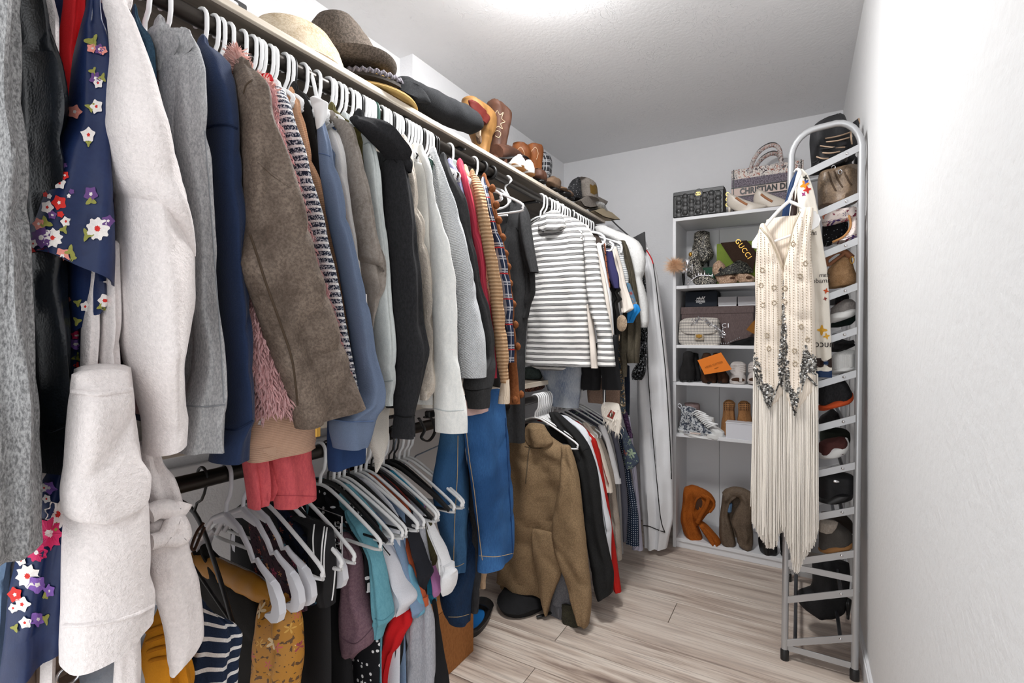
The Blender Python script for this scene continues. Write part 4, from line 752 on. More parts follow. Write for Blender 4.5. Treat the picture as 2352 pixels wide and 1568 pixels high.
gL = 'hangers on the lower rod'
for i in range(9): put_hanger('tube', 'M_hang', 1.94+.019*i, ZL+.0165, 'white tube hanger in the bunch above the khaki jacket', 'far hangers on the lower rod', rnd.uniform(-.06, .06))
for i, y in enumerate((2.12, 2.17, 2.22, 2.3, 2.36, 2.4, 2.44)): put_hanger('tube', 'M_hang', y, ZL+.0165, 'white tube hanger behind the bunch, towards the back wall', 'rear hangers on the lower rod', rnd.uniform(-.05, .05))
# small things on the low shelf behind the tunic
p = P(1222, 858, X=-1.12); t = thing('grey_pouch', 'crumpled grey-green cloth pouch on the low shelf behind the tunic', 'pouch', (p.x, p.y, ZLS))
v, f = lathe_vf([(.005, 0), (.045, .002), (.055, .025), (.045, .05), (.02, .06), (.004, .058)], (p.x, p.y, ZLS), 18, None, 1, 1.2); ob('cloth', v, f, mat('grey_green_cloth', '55605c', '343b39', 'mottle', 3, co='Object'), t)
p = P(1232, 880, X=-1.1); t = thing('copper_clutch', 'copper sequined clutch below the low shelf', 'clutch', (p.x, p.y, .985))
vbox('clutch_body', (p.x-.05, p.y, .958), (.12, .16, .03), mat('copper_sequin', 'b0664a', '3a1f17', 'glitter', .6, .35, .3, c3='e3a98a', co='Object'), t, .01)
# ------------------------------------------------------------------ lower rod: left section
def TY(px): return P(px, 1200, X=-.97).y
def T(name, label, cat, m, neck, rows, part='sleeve', body=True, zb=.30, b=.02, grp=LO, **kw):
    Y = TY(neck); t, o = GY(name, label, cat, m, rows, Y, part, group=grp, b=b, **kw)
    if body: slab('body', Y+.012, .835, zb, -1.23, -.86, m, t, b=.012, neck=.07)
    return t, o
gH = 'hangers on the lower rod, near end'
mk = mat('mauve', '7d626b', '705661', 'tweed', .6)
t, o = T('mauve_tee', 'mauve short-sleeved tee on the lower rod', 'top', mk, 772, "1228:775/806 1240:778/818 1275:790/833 1350:784/843 1440:776/860 1468:774/859 1490:785/845 1516:800/814", b=.035, bs=-8, body=False); seam(o, [(775, 1455), (815, 1478), (858, 1438)], STN('5e4651', 'mauve'), .0012)
mk = mat('black_white_dots', '1b1b1f', 'e9e9ea', 'dots', 62, r=.26, rnd=.7)
t, o = T('dotted_blouse', 'black blouse with white polka dots beside the mauve tee', 'blouse', mk, 790, "1140:742/760 1180:775/800 1220:810/832 1260:830/848 1300:838/854 1355:842/860", b=.02); lobe('skirt', "1470:815/838 1568:812/842 1660:812/842", mk, t, Y=TY(790)+.02, b=.02, lean=0)
t, o = T('white_dotted_dress', 'white dress with black dots below the polka dot blouse', 'dress', mat('white_black_dots', 'e7e5e4', '242326', 'dots', 75, r=.22, rnd=.8), 800, "1370:846/860 1440:842/858 1500:836/852 1568:832/850 1660:832/850", 'skirt', body=False)
mk = mat('aqua', '6fa9b8', '649eae', 'heather', .4)
t, o = T('aqua_tee', 'aqua blue short-sleeved tee', 'top', mk, 795, "1172:795/815 1188:800/838 1203:810/856 1290:852/885 1350:856/896 1417:858/907 1435:861/890 1462:863/880", b=.03); seam(o, [(860, 1420), (880, 1424), (905, 1404)], STN('5c93a3', 'aqua'), .001)
lobe('hem', "1460:828/842 1520:815/832 1600:806/818", mk, t, Y=TY(795)+.01, b=.01, lean=0)
t, o = T('white_linen_tee', 'white tee with loose sleeve right of the aqua one', 'top', mat('white_linen', 'dddde4', bump=.2), 838, "1184:838/860 1200:846/880 1232:856/898 1290:882/923 1340:895/943 1372:902/959 1404:906/944", b=.03, bs=-6)
seam(o, [(866, 1230), (880, 1255), (896, 1275)], M_black, .0016, 'trim'); seam(o, [(864, 1232), (878, 1257), (893, 1277)], M_hang, .0016, 'trim')
t, o = T('light_blue_tee', 'light blue-grey tee right of the white linen one', 'top', mat('sky_grey', '8296b4', '7b94ae', 'heather', .4), 852, "1150:836/856 1180:865/892 1217:893/920 1290:920/938 1350:935/956 1399:944/976 1414:949/962", b=.02)
lobe('sleeve', "1300:930/946 1360:944/966 1402:948/976 1416:952/964", mat('pool_blue', '6fa6bf', bump=.2), t, Y=TY(856), b=.012, lean=0)
t, o = T('orange_tee', 'burnt orange tee beside the light blue one', 'top', mat('burnt_orange', 'c25f3c', bump=.2), 866, "1148:850/866 1200:905/925 1268:932/946 1330:948/968 1390:966/985", b=.014)
t, o = T('rust_tee', 'dark rust red tee', 'top', mat('dark_rust', '6d2b24', bump=.2), 874, "1160:866/884 1190:895/916 1217:910/930 1250:922/938 1275:930/942", b=.016); lobe('hem', "1410:925/966 1440:927/964 1455:929/955 1468:932/944", mat('dark_rust'), t, Y=TY(876), b=.02, lean=0)
t, o = T('black_tee', 'black tee with pointed sleeve right of the rust one', 'top', mat('black_tee_cloth', '24252b', bump=.25), 872, "1130:856/876 1160:895/922 1181:918/948 1235:940/967 1290:950/987 1308:955/996 1330:962/986 1348:967/978", b=.022, bs=6)
t, o = T('grey_tee', 'heather light grey tee behind the black one', 'top', mat('light_heather', 'b3b4bb', '9fa1a9', 'heather', .8), 890, "1126:874/896 1150:910/938 1174:942/970 1200:956/975 1246:964/982 1310:978/992", b=.02)
t, o = T('olive_tee', 'dark olive tee sleeve near the hanger ends', 'top', mat('dark_olive', '504a30', '413c26', 'heather', .6), 905, "1196:975/992 1240:982/1008 1262:987/1017 1280:990/1008 1296:995/1002", b=.014)
t, o = T('orchid_tee', 'orchid pink tee below the olive sleeve', 'top', mat('orchid', 'bc7fb2', bump=.2), 902, "1240:974/984 1300:987/1001 1350:996/1017 1366:1000/1010", b=.014)
t, o = T('turquoise_tee', 'turquoise tee edge behind the orchid one', 'top', mat('turquoise', '2f86a3', bump=.2), 898, "1300:975/984 1345:982/998 1380:988/1004", b=.01)
t, o = T('white_rolled_tee', 'white tee with rolled cuff nearest the jeans', 'top', mat('white_cotton'), 905, "1180:972/986 1220:985/1004 1260:1003/1026 1290:1011/1037 1312:1014/1047", b=.022); lobe('rolled_cuff', "1306:1013/1048 1322:1014/1051 1344:1013/1048 1360:1016/1040", mat('white_cotton'), t, Y=TY(905)-.008, b=.026, lean=0)
# bodies hanging below the sleeves
for nm, lb, ct, mk, neck, rows in (
 ('white_long_top', 'white long top below the aqua tee', 'top', mat('white_cotton'), 835, "1455:852/872 1568:852/879 1660:852/879"),
 ('red_long_top', 'bright red long top below the white linen tee', 'top', mat('bright_red', 'cf1f24', bump=.2), 850, "1395:896/948 1420:890/946 1450:882/932 1480:878/920 1503:878/908 1568:878/896 1660:878/896"),
 ('periwinkle_top', 'periwinkle top strip below the red one', 'top', mat('periwinkle', '8e9bc6', bump=.2), 862, "1480:884/906 1568:885/906 1660:885/906"),
 ('black_leggings', 'black leggings below the rust tee', 'leggings', mat('black_jersey'), 868, "1400:905/940 1480:906/938 1568:900/922 1660:900/922"),
 ('grey_sweatpants', 'light heather grey sweatpants at the right of the lower rod', 'sweatpants', mat('light_heather'), 880, "1370:945/985 1420:940/998 1500:930/1000 1568:924/1000 1660:922/1000"),
 ('black_skirt', 'black long skirt nearest the cardboard box', 'skirt', mat('black_crepe'), 898, "1380:992/1002 1450:997/1012 1568:1000/1032 1660:1000/1042"),
 ('black_long_dress', 'black long dress below the mauve tee', 'dress', mat('black_crepe'), 770, "1330:735/775 1400:725/795 1480:715/805 1568:705/812 1660:700/815"),
 ('black_knit_dress', 'black knit dress with strap lines beside the mustard print', 'dress', mat('black_knit', '242322'), 745, "1370:690/735 1450:688/740 1568:688/720 1660:686/720"),
 ('red_print_dress', 'sliver of red patterned dress beside the mustard print', 'dress', mat('red_print', 'a3262b', 'c9b46a', 'dots', 110, rnd=1), 700, "1420:682/696 1500:678/694 1568:676/693 1660:676/693")):
    GY(nm, lb, ct, mk, rows, TY(neck)-.01, 'skirt', group=LO, b=.022, k=3, fold=.6)
# near hangers with empty arms, straps and slips
for i, (px, kind) in enumerate(((519, 'pad'), (558, 'pad'), (580, 'pad'), (602, 'tube'), (640, 'tube'), (655, 'pad'), (676, 'tube'))):
    y = P(px, 1190, X=XRod).y
    put_hanger(kind, 'M_hange' if kind == 'pad' else 'M_hang', y, ZL+.0165, ('white notched hanger nearest the camera on the lower rod', 'second white notched hanger on the lower rod', 'third white notched hanger on the lower rod', 'white tube hanger after the notched ones', 'white tube hanger carrying the striped black vest', 'white notched hanger left of the polka dot blouse', 'white tube hanger left of the polka dot blouse')[i], gH, .03*(i % 3-1))
put_hanger('slim', 'M_hangb', P(468, 1190, X=XRod).y, ZL+.0165, 'black slim hanger nearest the camera on the lower rod', gH, -.05).rotation_euler.y = .42
for i, px in enumerate((735, 752, 766, 778, 790, 800, 816, 828, 840, 852, 866, 880, 892, 904, 916, 928, 938)):
    bl = i in (1, 5, 9, 12, 13); put_hanger('slim' if bl else 'tube', 'M_hangb' if bl else 'M_hang', P(px, 1150, X=XRod).y, ZL+.0165, 'slim black hanger in the row of tees on the lower rod' if bl else 'white tube hanger in the row of tees on the lower rod', 'tee hangers on the lower rod', rnd.uniform(-.06, .06))
# clothes at the near end
mk = mat('mustard_cotton', 'd08a1e', 'b06f12', 'mottle', .6, c3='c07c18')
t, o = G('mustard_dress', 'mustard yellow dress with gathered bodice behind the bathrobe belt', 'dress', mk, "1395:362/388 1430:345/394 1470:330/408 1500:322/420 1568:318/432 1660:318/436", X=-.82, part='bodice', k=4, fold=.5, wr=.014, group=LO, body=False, lean=0)
for i in range(4): seam(o, [(335+i*3, 1452+i*22), (362, 1440+i*24), (392, 1432+i*26), (412, 1440+i*28)], mat('mustard_dark', 'a8690f'), .0028, 'gather')
mk = mat('navy_stripe_knit', 'e4e2e0', '232f45', 'stripes', 46, .95, .6, duty=.27, wob=.7, var=.2)
t, o = G('navy_striped_top', 'navy knit top with white stripes at the bottom of the lower rod', 'top', mk, "1388:456/474 1405:452/505 1435:450/540 1460:446/549 1514:436/549 1568:427/546 1660:420/546", X=-.83, part='front', group=LO, body=False, lean=0, ts=18, k=3, fold=.5, b=.03)
mk = mat('black_knit', '242322'); Y = P(519, 1190, X=XRod).y
t, o = GY('black_knit_shirt', 'black knit top behind the navy striped one', 'top', mk, "1262:450/500 1290:446/545 1330:446/590 1400:455/606 1480:480/602 1568:540/592 1660:540/590", Y+.04, group=LO, b=.02, ts=20)
mk = mat('mustard_print', 'b27a22', '5a3a16', 'floral', 30, .5, .15, fl=('c24f5e', 'e0c9a0', '9a3b4a', 'cfa04a'), c3='2f2318', spec=.5)
t = thing('mustard_blouse', 'mustard satin blouse printed with crimson flowers', 'blouse', P(640, 1568, X=-.84), LO)
lobe('front', "1375:600/688 1420:598/695 1480:588/698 1568:578/690 1660:576/690", mk, t, Y=Y+.045, b=.03, lean=0, k=3, fold=.6); lobe('front', "1360:652/678 1420:655/682 1568:650/684 1660:650/684", mk, t, Y=Y+.06, b=.03, lean=0)
v, f = tube_vf(smoothpath([P(x, y, Y=Y+.035) for x, y in ((436, 1276), (480, 1300), (530, 1324), (580, 1346), (620, 1376))], 6), list(pchip([0, .15, .5, .85, 1], [.006, .018, .020, .018, .004], np.linspace(0, 1, 25))), 16, flat=1.2); ob('yoke', [Vector(q)+Vector((.5, -1, .4))*.006*noise.noise(Vector(q)*40) for q in v], f, mk, t)
v, f = tube_vf(smoothpath([P(x, y, Y=Y+.05) for x, y in ((470, 1276), (520, 1300), (575, 1326), (612, 1346))], 5), list(pchip([0, .2, .8, 1], [.004, .011, .011, .003], np.linspace(0, 1, 16))), 10, flat=1.2); ob('lining', v, f, mat('check_lining', 'd9d6d4', '6e6a68', 'plaid', 120, co='Object'), t)
for i, (c, px, rows, lb) in enumerate((('3c2b33', 600, "1170:572/600 1230:575/650 1290:580/690 1340:590/700 1390:640/705", 'dark floral chiffon top behind the notched hangers'), ('232a3c', 650, "1160:620/650 1200:640/690 1260:650/720 1320:670/728 1380:690/730", 'navy paisley top behind the second row of hangers'))):
    T('floral_chiffon_top', lb, 'top', mat('dark_floral%d' % i, c, '1b1a20', 'floral', 42, fl=('b05a4a', '3f6a78', 'c98f5a', '8c3a52'), c3='141217'), px+22, rows, 'front', body=False, b=.012)
mk = mat('black_poly', '202022', rough=.7, bump=.2)
t, o = T('black_vest', 'black vest with white piping stripes on the lower rod', 'vest', mk, 672, "1190:672/712 1200:690/745 1215:705/766 1270:712/772 1330:722/775 1385:735/772", 'front', b=.022)
for pts in ([(722, 1205), (719, 1240), (721, 1275)], [(745, 1210), (740, 1250), (738, 1290), (740, 1320)], [(751, 1212), (746, 1252), (744, 1292), (746, 1325)], [(770, 1300), (766, 1350), (762, 1378)]): seam(o, pts, M_hang, .0016, 'piping')
t = thing('clip_hanger', 'chrome clip hanger with black bar in the row of tees', 'hanger', P(786, 1326, Y=TY(745)), gH); Y = TY(745)
vtube('wire', [P(x, y, Y=Y-.02) for x, y in ((706, 1157), (745, 1172), (785, 1186), (786, 1325))], .0022, M_chrome, t, n=6); vtube('bar', [P(755, 1330, Y=Y-.02), P(786, 1334, Y=Y-.02)], .0025, M_hangb, t)
vtube('hook', smoothpath([P(706, 1157, Y=Y-.02), Vector((XRod+.01, Y-.02, ZL-.09)), Vector((XRod+.018, Y-.02, ZL)), Vector((XRod, Y-.02, ZL+.02)), Vector((XRod-.018, Y-.02, ZL))], 4), .002, M_chrome, t)
for y in (1213, 1250, 1288):
    c = P(778, y, Y=Y-.025); vtube('clip', [c+Vector(q) for q in ((-.012, 0, .012), (.006, 0, .012), (.006, 0, -.008), (-.012, 0, -.008))], .0016, M_chrome, t, n=6, closed=True); vbox('clip_jaw', c+Vector((-.004, 0, .002)), (.012, .006, .006), M_chrome, t, .001)
# strap, low corner things
t = thing('leather_strap', 'thin brown leather strap looped over the black slim hanger', 'strap', P(455, 1260, X=-1.0), LO)
vtube('loop', smoothpath([P(x, y, X=-.99) for x, y in ((468, 1200), (452, 1222), (440, 1255), (446, 1262), (458, 1235), (470, 1210))], 5), .004, mat('brown_strap', '4a342a', bump=.2), t, n=6, flat=.5)
mk = mat('bag_leather', '6f5c50', '54453b', 'leather', .6, .6, .4)
t = thing('leather_handbag', 'taupe leather handbag with ring straps at the bottom left corner', 'handbag', P(110, 1660, X=-.85))
lobe('bag_body', "1530:60/165 1568:50/172 1700:45/178", mk, t, X=-.86, b=.04, lean=0, e=3.5)
vtube('handle', smoothpath([P(x, y, X=-.81) for x, y in ((60, 1600), (52, 1540), (58, 1500), (75, 1490))], 4), .012, mk, t, flat=.5); vtube('handle', smoothpath([P(x, y, X=-.81) for x, y in ((100, 1580), (106, 1520), (112, 1480), (122, 1470), (135, 1510), (148, 1545))], 4), .011, mk, t, flat=.5)
c = P(157, 1550, X=-.80); vtube('ring', [c+Vector((0, .012*math.cos(a), .012*math.sin(a))) for a in np.linspace(0, 2*PI, 16, False)], .002, M_chrome, t, closed=True, n=6)
t = thing('visor_hat', 'grey-blue visor brim showing below the bathrobe', 'cap', P(240, 1530, X=-.82))
v, f = lathe_vf([(.005, .004), (.06, .002), (.085, -.004), (.092, -.010), (.088, -.013), (.05, -.006), (.004, -.004)], P(232, 1478, X=-.88), 30, Matrix.Rotation(.5, 3, 'Y')); ob('brim', v, f, mat('blue_grey_brim', '9aa9bd', 'c9cfd6', 'mottle', .6, .6, .1, co='Object'), t)
t, o = G('beige_coat', 'beige coat hem at the bottom left behind the handbag', 'coat', mat('beige_felt', 'a79d93', '948a80', 'heather', .6), "1460:140/330 1568:138/340 1700:135/345", X=-.92, part='skirt', body=False, lean=0, b=.03, group=LO)
t, o = G('denim_skirt', 'sliver of pale denim at the far left bottom', 'skirt', mat('pale_denim', '7e95b0', '667e9c', 'denim'), "1200:-60/40 1290:-60/30 1400:-60/14 1568:-60/4 1650:-60/0", X=-.86, part='skirt', body=False, lean=0, b=.03, group=LO)
# white board and wire hanger behind the tees
p = P(985, 1060, X=-1.2); t = thing('ironing_board', 'white folded board leaning on the wall behind the tees', 'board', (-1.32, 1.25, 0))
vbox('panel', (-1.28, 1.42, .52), (.03, .42, .98), M_white, t, .01, ry=-.08); vbox('handle', (-1.25, 1.32, .93), (.02, .10, .03), M_hangb, t, .006)
t = thing('wire_hanger', 'thin blue-grey wire hanger by the white board', 'hanger', P(975, 1050, X=-1.1), gL); mw = plain('blue_wire', '8795a8', .4, .4)
vtube('arm', [P(x, y, X=-1.08) for x, y in ((918, 1075), (938, 1056), (944, 1060), (956, 1046), (1010, 1022))], .0025, mw, t, n=6); vtube('hook', smoothpath([P(918, 1075, X=-1.08), Vector((XRod, 1.06, ZL-.05)), Vector((XRod+.018, 1.06, ZL+.01)), Vector((XRod, 1.06, ZL+.02))], 4), .002, mw, t, n=6)
# cardboard box and slippers on the floor
p = P(1000, 1500, Z=.0); t = thing('cardboard_box', 'brown cardboard box on the floor under the lower rod', 'box', (-1.19, 1.46, 0)); cb = mat('cardboard', 'a06a3c', '8f5c32', 'heather', .4, co='Object')
vbox('carton', (-1.2, 1.42, .12), (.24, .26, .24), cb, t, .002); vbox('flap', (-1.2, 1.50, .2435), (.24, .11, .004), cb, t, .001); vbox('flap', (-1.2, 1.34, .2435), (.24, .11, .004), cb, t, .001)
# ------------------------------------------------------------------ things on the upper shelf
def L(name, label, cat, m, rows, X=None, Y=None, part='body', base=None, group=None, **kw):
    R = rowparse(rows); ye, le, re = R[-1]; p = P((le+re)/2, ye, X=X, Y=Y); t = thing(name, label, cat, base or p, group)
    kw.setdefault('lean', 0); kw.setdefault('hem', False); return t, lobe(part, rows, m, t, **(dict(X=X) if X is not None else dict(Y=Y)), **kw)
def tilt(rx=0, ry=0, rz=0): return Matrix.Rotation(rz, 3, 'Z') @ Matrix.Rotation(ry, 3, 'Y') @ Matrix.Rotation(rx, 3, 'X')
SHF = 'things on the upper shelf'
# distressed tan wide-brim hat leaning towards the aisle
mk = mat('distressed_tan', 'd9c7ac', '9c8059', 'mottle', 1.3, .8, .3, co='Object', c3='efe3d0')
t = thing('tan_hat', 'distressed tan rounded hat at the near end of the upper shelf', 'hat', (-1.13, .80, ZS), SHF)
c = (-1.135, .815, ZS+.004)
ob('brim', *lathe_vf([(.10, .004), (.125, 0), (.13, .003), (.125, .008), (.10, .010)], c, 48), mk, t)
ob('crown', *lathe_vf([(.004, .118), (.05, .114), (.085, .095), (.108, .06), (.118, .03), (.122, .002)], c, 40, None, 1, 1.08), mk, t)
t = thing('plastic_clip', 'small clear plastic box at the near end of the upper shelf', 'box', (-1.03, .60, ZS), SHF); vbox('case', (-1.04, .575, ZS+.012), (.03, .06, .024), M_hange, t, .003); vbox('lid', (-1.04, .61, ZS+.016), (.025, .03, .03), M_black, t, .003)
# straw hat, braided hat and felt fedora in one pile
cx, cy = -1.15, .99
mk = mat('straw', 'b3945a', '7f6334', 'rib', 130, .8, .6, co='Object', ax=2)
t = thing('straw_hat', 'golden straw hat under the brown felt fedora', 'hat', (cx, cy+.03, ZS), SHF)
ob('crown', *lathe_vf([(.01, .075), (.07, .075), (.095, .06), (.105, .03), (.115, .0)], (cx+.02, cy+.07, ZS+.01), 32), mk, t)
ob('brim', *lathe_vf([(.10, .006), (.13, .004), (.15, .010), (.152, .004), (.13, -.002), (.10, 0)], (cx+.02, cy+.07, ZS+.006), 32), mk, t)
t = thing('braided_hat', 'dark hat with grey braided trim under the fedora', 'hat', (cx, cy, ZS), SHF)
ob('brim', *lathe_vf([(.02, .012), (.09, .010), (.118, .022), (.121, .012), (.09, 0), (.02, 0)], (cx+.04, cy+.06, ZS+.03), 40, tilt(ry=.1)), mat('dark_felt', '3a3531', co='Object'), t)
a = [Vector((cx+.04, cy+.06, ZS+.05))+Vector((.118*math.cos(q), .118*math.sin(q), .004*math.sin(40*q))) for q in np.linspace(0, 2*PI, 160, False)]
vtube('braided_trim', a, .006, mat('grey_braid', '8f8a90', '5c5860', 'rib', 160, co='Object'), t, n=8, closed=True)
mk = mat('brown_felt', '675d54', '4e463f', 'tweed', .5, .95, .4, co='Object', var=.16)
t = thing('felt_fedora', 'brown felt fedora with a thin leather band on the hat pile', 'hat', (cx, cy, ZS+.1), SHF); c = Vector((cx+.01, cy+.0, ZS+.085)); M_ = tilt(ry=-.02, rx=.15)
rings = []
for z, r in ((0, .096), (.03, .094), (.075, .088), (.118, .080), (.137, .066), (.142, .048), (.135, .03), (.127, .008)):
    R = []
    for j in range(40):
        q = 2*PI*j/40; pin = 1-.30*max(0, z-.05)/.09*max(0, math.cos(q-.6))**2; dip = -.020*math.exp(-(math.sin(q-.6)*r/.03)**2)*(1 if z > .1 else 0)
        R.append(c+M_ @ Vector((r*pin*math.cos(q)*.95, r*1.08*math.sin(q), z+dip)))
    rings.append(R)
ob('crown', *rings_vf(rings), mk, t)
rings = []
for r, z in ((.094, .006), (.11, .000), (.125, .004), (.140, .012), (.143, .014), (.140, .009), (.125, -.002), (.11, -.006), (.094, 0)):
    rings.append([c+M_ @ Vector((r*math.cos(q), r*1.05*math.sin(q), z+.007*math.cos(2*q)*((r-.09)/.055))) for q in np.linspace(0, 2*PI, 48, False)])
ob('brim', *rings_vf(rings), mk, t)
vtube('hat_band', [c+M_ @ Vector((.101*.96*math.cos(q), .101*1.09*math.sin(q), .018)) for q in np.linspace(0, 2*PI, 40, False)], .0045, mat('tan_strap', '7c5138', rough=.6, bump=.1), t, closed=True, flat=1.6, up=(0, 0, 1))
# folded black sweater on the shelf edge
mk = mat('black_wool', '1e1f21', '151618', 'tweed', .8, .95, .5, co='Object', var=.25)
t = thing('folded_sweater', 'rolled black knit sweater on the edge of the upper shelf', 'sweater', (-1.06, 1.2, ZS), SHF)
pts = [P(x, y, X=xx) for x, y, xx in ((906, 214, -1.05), (925, 206, -1.04), (960, 222, -1.035), (1010, 247, -1.035), (1050, 266, -1.035), (1080, 278, -1.04), (1097, 284, -1.045))]
pp = smoothpath(pts, 6); rr = pchip(np.linspace(0, 1, 7), [.022, .036, .040, .044, .046, .043, .024], np.linspace(0, 1, len(pp)))
V, F = tube_vf(pp, list(rr), 22); V = [Vector(q)+Vector((0, 0, 1))*.006*noise.noise(Vector(q)*22)+Vector((1, 0, 0))*.008*noise.noise(Vector(q)*17+Vector((5, 1, 2))) for q in V]; ob('roll', V, F, mk, t, ang=70)
lobe('fold_flap', "190:932/950 200:926/975 215:915/990 222:912/960", mk, t, X=-1.0, b=.012, lean=0, hem=False)
# boots
tan = mat('tan_leather', '8a6438', '6f4e28', 'leather', .5, .6, .3, co='Object', spec=.25); brn = mat('brown_leather', '54372a', '3c261c', 'leather', .5, .6, .3, co='Object', spec=.25); cog = mat('cognac_leather', '7d4823', '5e3316', 'leather', .5, .55, .3, co='Object', spec=.25)
sole = mat('beige_sole', 'bfae9c', '9c8875', 'mottle', 2, co='Object')
t, o = L('tan_boots', 'tan leather western boot standing behind the black sweater', 'boot', tan, "228:1074/1100 234:1066/1112 245:1062/1128 262:1062/1139 290:1070/1137 320:1082/1128 345:1088/1122 375:1086/1120", X=-1.14, part='shaft', b=.05, group=SHF)
lobe('pull_strap', "236:1080/1100 245:1076/1118 258:1080/1124 280:1092/1116", mat('oxblood', '4f1813', rough=.6, bump=.1), t, X=-1.085, b=.012, lean=0, hem=False, label='dark red leather lining')
t = thing('worn_flats', 'worn beige shoe with its sole towards the aisle beside the rolled sweater', 'shoe', P(1100, 320, X=-1.05), SHF)
for i, (a, b_, c_, mm) in enumerate(((1098, 296, 20, sole), (1100, 318, 14, mat('worn_brown', '6f5a4b', '4f3f34', 'mottle', 2, co='Object')))):
    c = P(a, b_, X=-1.05-.02*i); ob(('sole', 'upper')[i], *lathe_vf([(.001, -.008), (.02, -.007), (.026, 0), (.02, .007), (.001, .008)], c, 20, tilt(ry=PI/2, rz=.35), 1.3 if i == 0 else .8, 1.0), mm, t)
t, o = L('brown_boots', 'dark brown western boot with pale swirl stitching', 'boot', brn, "231:1126/1140 236:1120/1150 250:1116/1164 264:1117/1170 300:1122/1164 335:1124/1160 360:1122/1160 385:1120/1164", X=-1.12, part='shaft', b=.06, group=SHF)
v, f = tube_vf(smoothpath([P(x, y, X=-1.11) for x, y in ((1135, 352), (1160, 352), (1188, 362), (1206, 372))], 5), [.046, .047, .047, .046, .045, .044, .043, .041, .039, .036, .033, .030, .026, .021, .014, .004], 14, flat=.8); ob('foot', v, f, brn, t)
vtube('welt', smoothpath([P(x, y, X=-1.055) for x, y in ((1142, 364), (1170, 362), (1200, 358), (1214, 366), (1216, 378))], 5), .007, M_black, t, flat=.6)
st = mat('cream_thread', 'cdb89a', bump=0)
for pts in ([(1130, 252), (1136, 262), (1142, 254), (1148, 264), (1156, 258), (1152, 272), (1160, 280), (1150, 284), (1154, 296), (1144, 290), (1136, 298), (1138, 284), (1130, 276), (1136, 268)], [(1134, 305), (1142, 300), (1150, 306), (1146, 316), (1138, 312)]): seam(o, pts, st, .0012, 'stitching', 4)
for i, (rows, foot) in enumerate((("330:1186/1204 334:1178/1216 350:1174/1222 372:1180/1218 395:1186/1214", 0), ("332:1216/1232 337:1210/1242 352:1208/1246 375:1212/1244 400:1216/1244", 0))):
    t, o = L('cognac_boots', ('cognac western boot left one of the shorter pair', 'cognac western boot right one of the shorter pair')[i], 'boot', cog, rows, X=-1.15+.04*i, part='shaft', b=.05, group=SHF)
    seam(o, [(1186+34*i, 348), (1196+34*i, 338), (1204+32*i, 352), (1200+32*i, 366)], st, .001, 'stitching')
for i, (x, y) in enumerate(((1190, 380), (1211, 392))):
    t = thing('white_sneaker', ('left', 'right')[i] + ' white sneaker with tan sole edge on the upper shelf', 'shoe', P(x, y, X=-1.02), SHF); R_ = 21-5*i
    lobe('upper', f"{y-22}:{x-4}/{x+9} {y-14}:{x-14}/{x+13} {y}:{x-R_}/{x+15} {y+8}:{x-R_+3}/{x+15}", M_hang, t, X=-1.04, b=.03, lean=0, hem=False); lobe('sole', f"{y+4}:{x-R_+6}/{x+15} {y+12}:{x-R_+14}/{x+15}", mat('gum', 'a8794c', bump=.1), t, X=-1.035, b=.033, lean=0, hem=False)
mk = mat('black_plaid', '26262a', 'b9b9bb', 'plaid', 34, .7, .2, c3='8a8a8c')
t, o = L('flat_cap', 'black cap with white plaid lines standing on the upper shelf', 'cap', mk, "352:1244/1256 358:1240/1264 380:1239/1268 400:1240/1267 412:1244/1262", X=-1.12, part='crown', b=.04, group=SHF); lobe('brim', "398:1236/1262 410:1238/1264 416:1242/1262", mk, t, X=-1.08, b=.02, lean=0)
wb = mat('worn_brown'); dk = mat('dark_tan', '7a6350', '5c4a3c', 'mottle', 1.5, co='Object')
for i, (rows, lb) in enumerate((("390:1228/1244 396:1224/1250 406:1223/1253 416:1228/1253", 'brown rounded shoe toe below the cognac boots'), ("408:1264/1280 414:1256/1289 424:1252/1290 434:1262/1284", 'worn brown leather shoe near the plaid cap'), ("430:1280/1296 436:1276/1306 444:1284/1310", 'small olive brown shoe on the shelf edge'), ("440:1298/1312 448:1296/1318 454:1302/1318", 'small tan shoe beside the trucker cap'))):
    t, o = L('leather_shoe', lb, 'shoe', (brn, dk, dk, wb)[i], rows, X=-1.035, part='toe', b=.03, group=SHF); lobe('sole', rows.split()[-1].split(':')[0]+':'+rows.split()[-1].split(':')[1]+' '+str(float(rows.split()[-1].split(':')[0])+4)+':'+rows.split()[-1].split(':')[1], M_black, t, X=-1.035, b=.03, lean=0, hem=False)
# caps at the far end
gm = mat('grey_suede_cap', '8f8780', '7d756e', 'mottle', 1, .85, .3, c3='a59d95')
c = P(1345, 460, X=-1.05); t = thing('trucker_cap', 'grey trucker cap with dark mesh back and leather patch', 'cap', c, SHF)
f1 = lobe('front_panel', "408:1332/1340 412:1331/1356 422:1330/1369 440:1332/1373 458:1334/1376", gm, t, X=-1.04, b=.07, lean=0, hem=False, fold=.05, wr=.002)
lobe('mesh_back', "409:1324/1334 416:1314/1334 430:1306/1334 446:1302/1336 458:1306/1336", mat('mesh_black', '2c2c2e', 'a8a8aa', 'dots', 130, r=.22), t, X=-1.075, b=.06, lean=0, hem=False, fold=.05, wr=.002)
v, f = decal_vf(f1, [(1354, 423), (1367, 424), (1371, 431), (1371, 444), (1364, 447), (1356, 443)], .0025); ob('leather_patch', v, f, mat('patch', '6e5528', rough=.6, bump=.1, co='Object'), f1, smooth=False) if v else None
pts = [P(x, y, X=-1.02) for x, y in ((1334, 460), (1350, 450), (1372, 450), (1396, 462), (1392, 468), (1376, 473), (1356, 476), (1342, 472))]; cc = sum(pts, Vector())/len(pts)
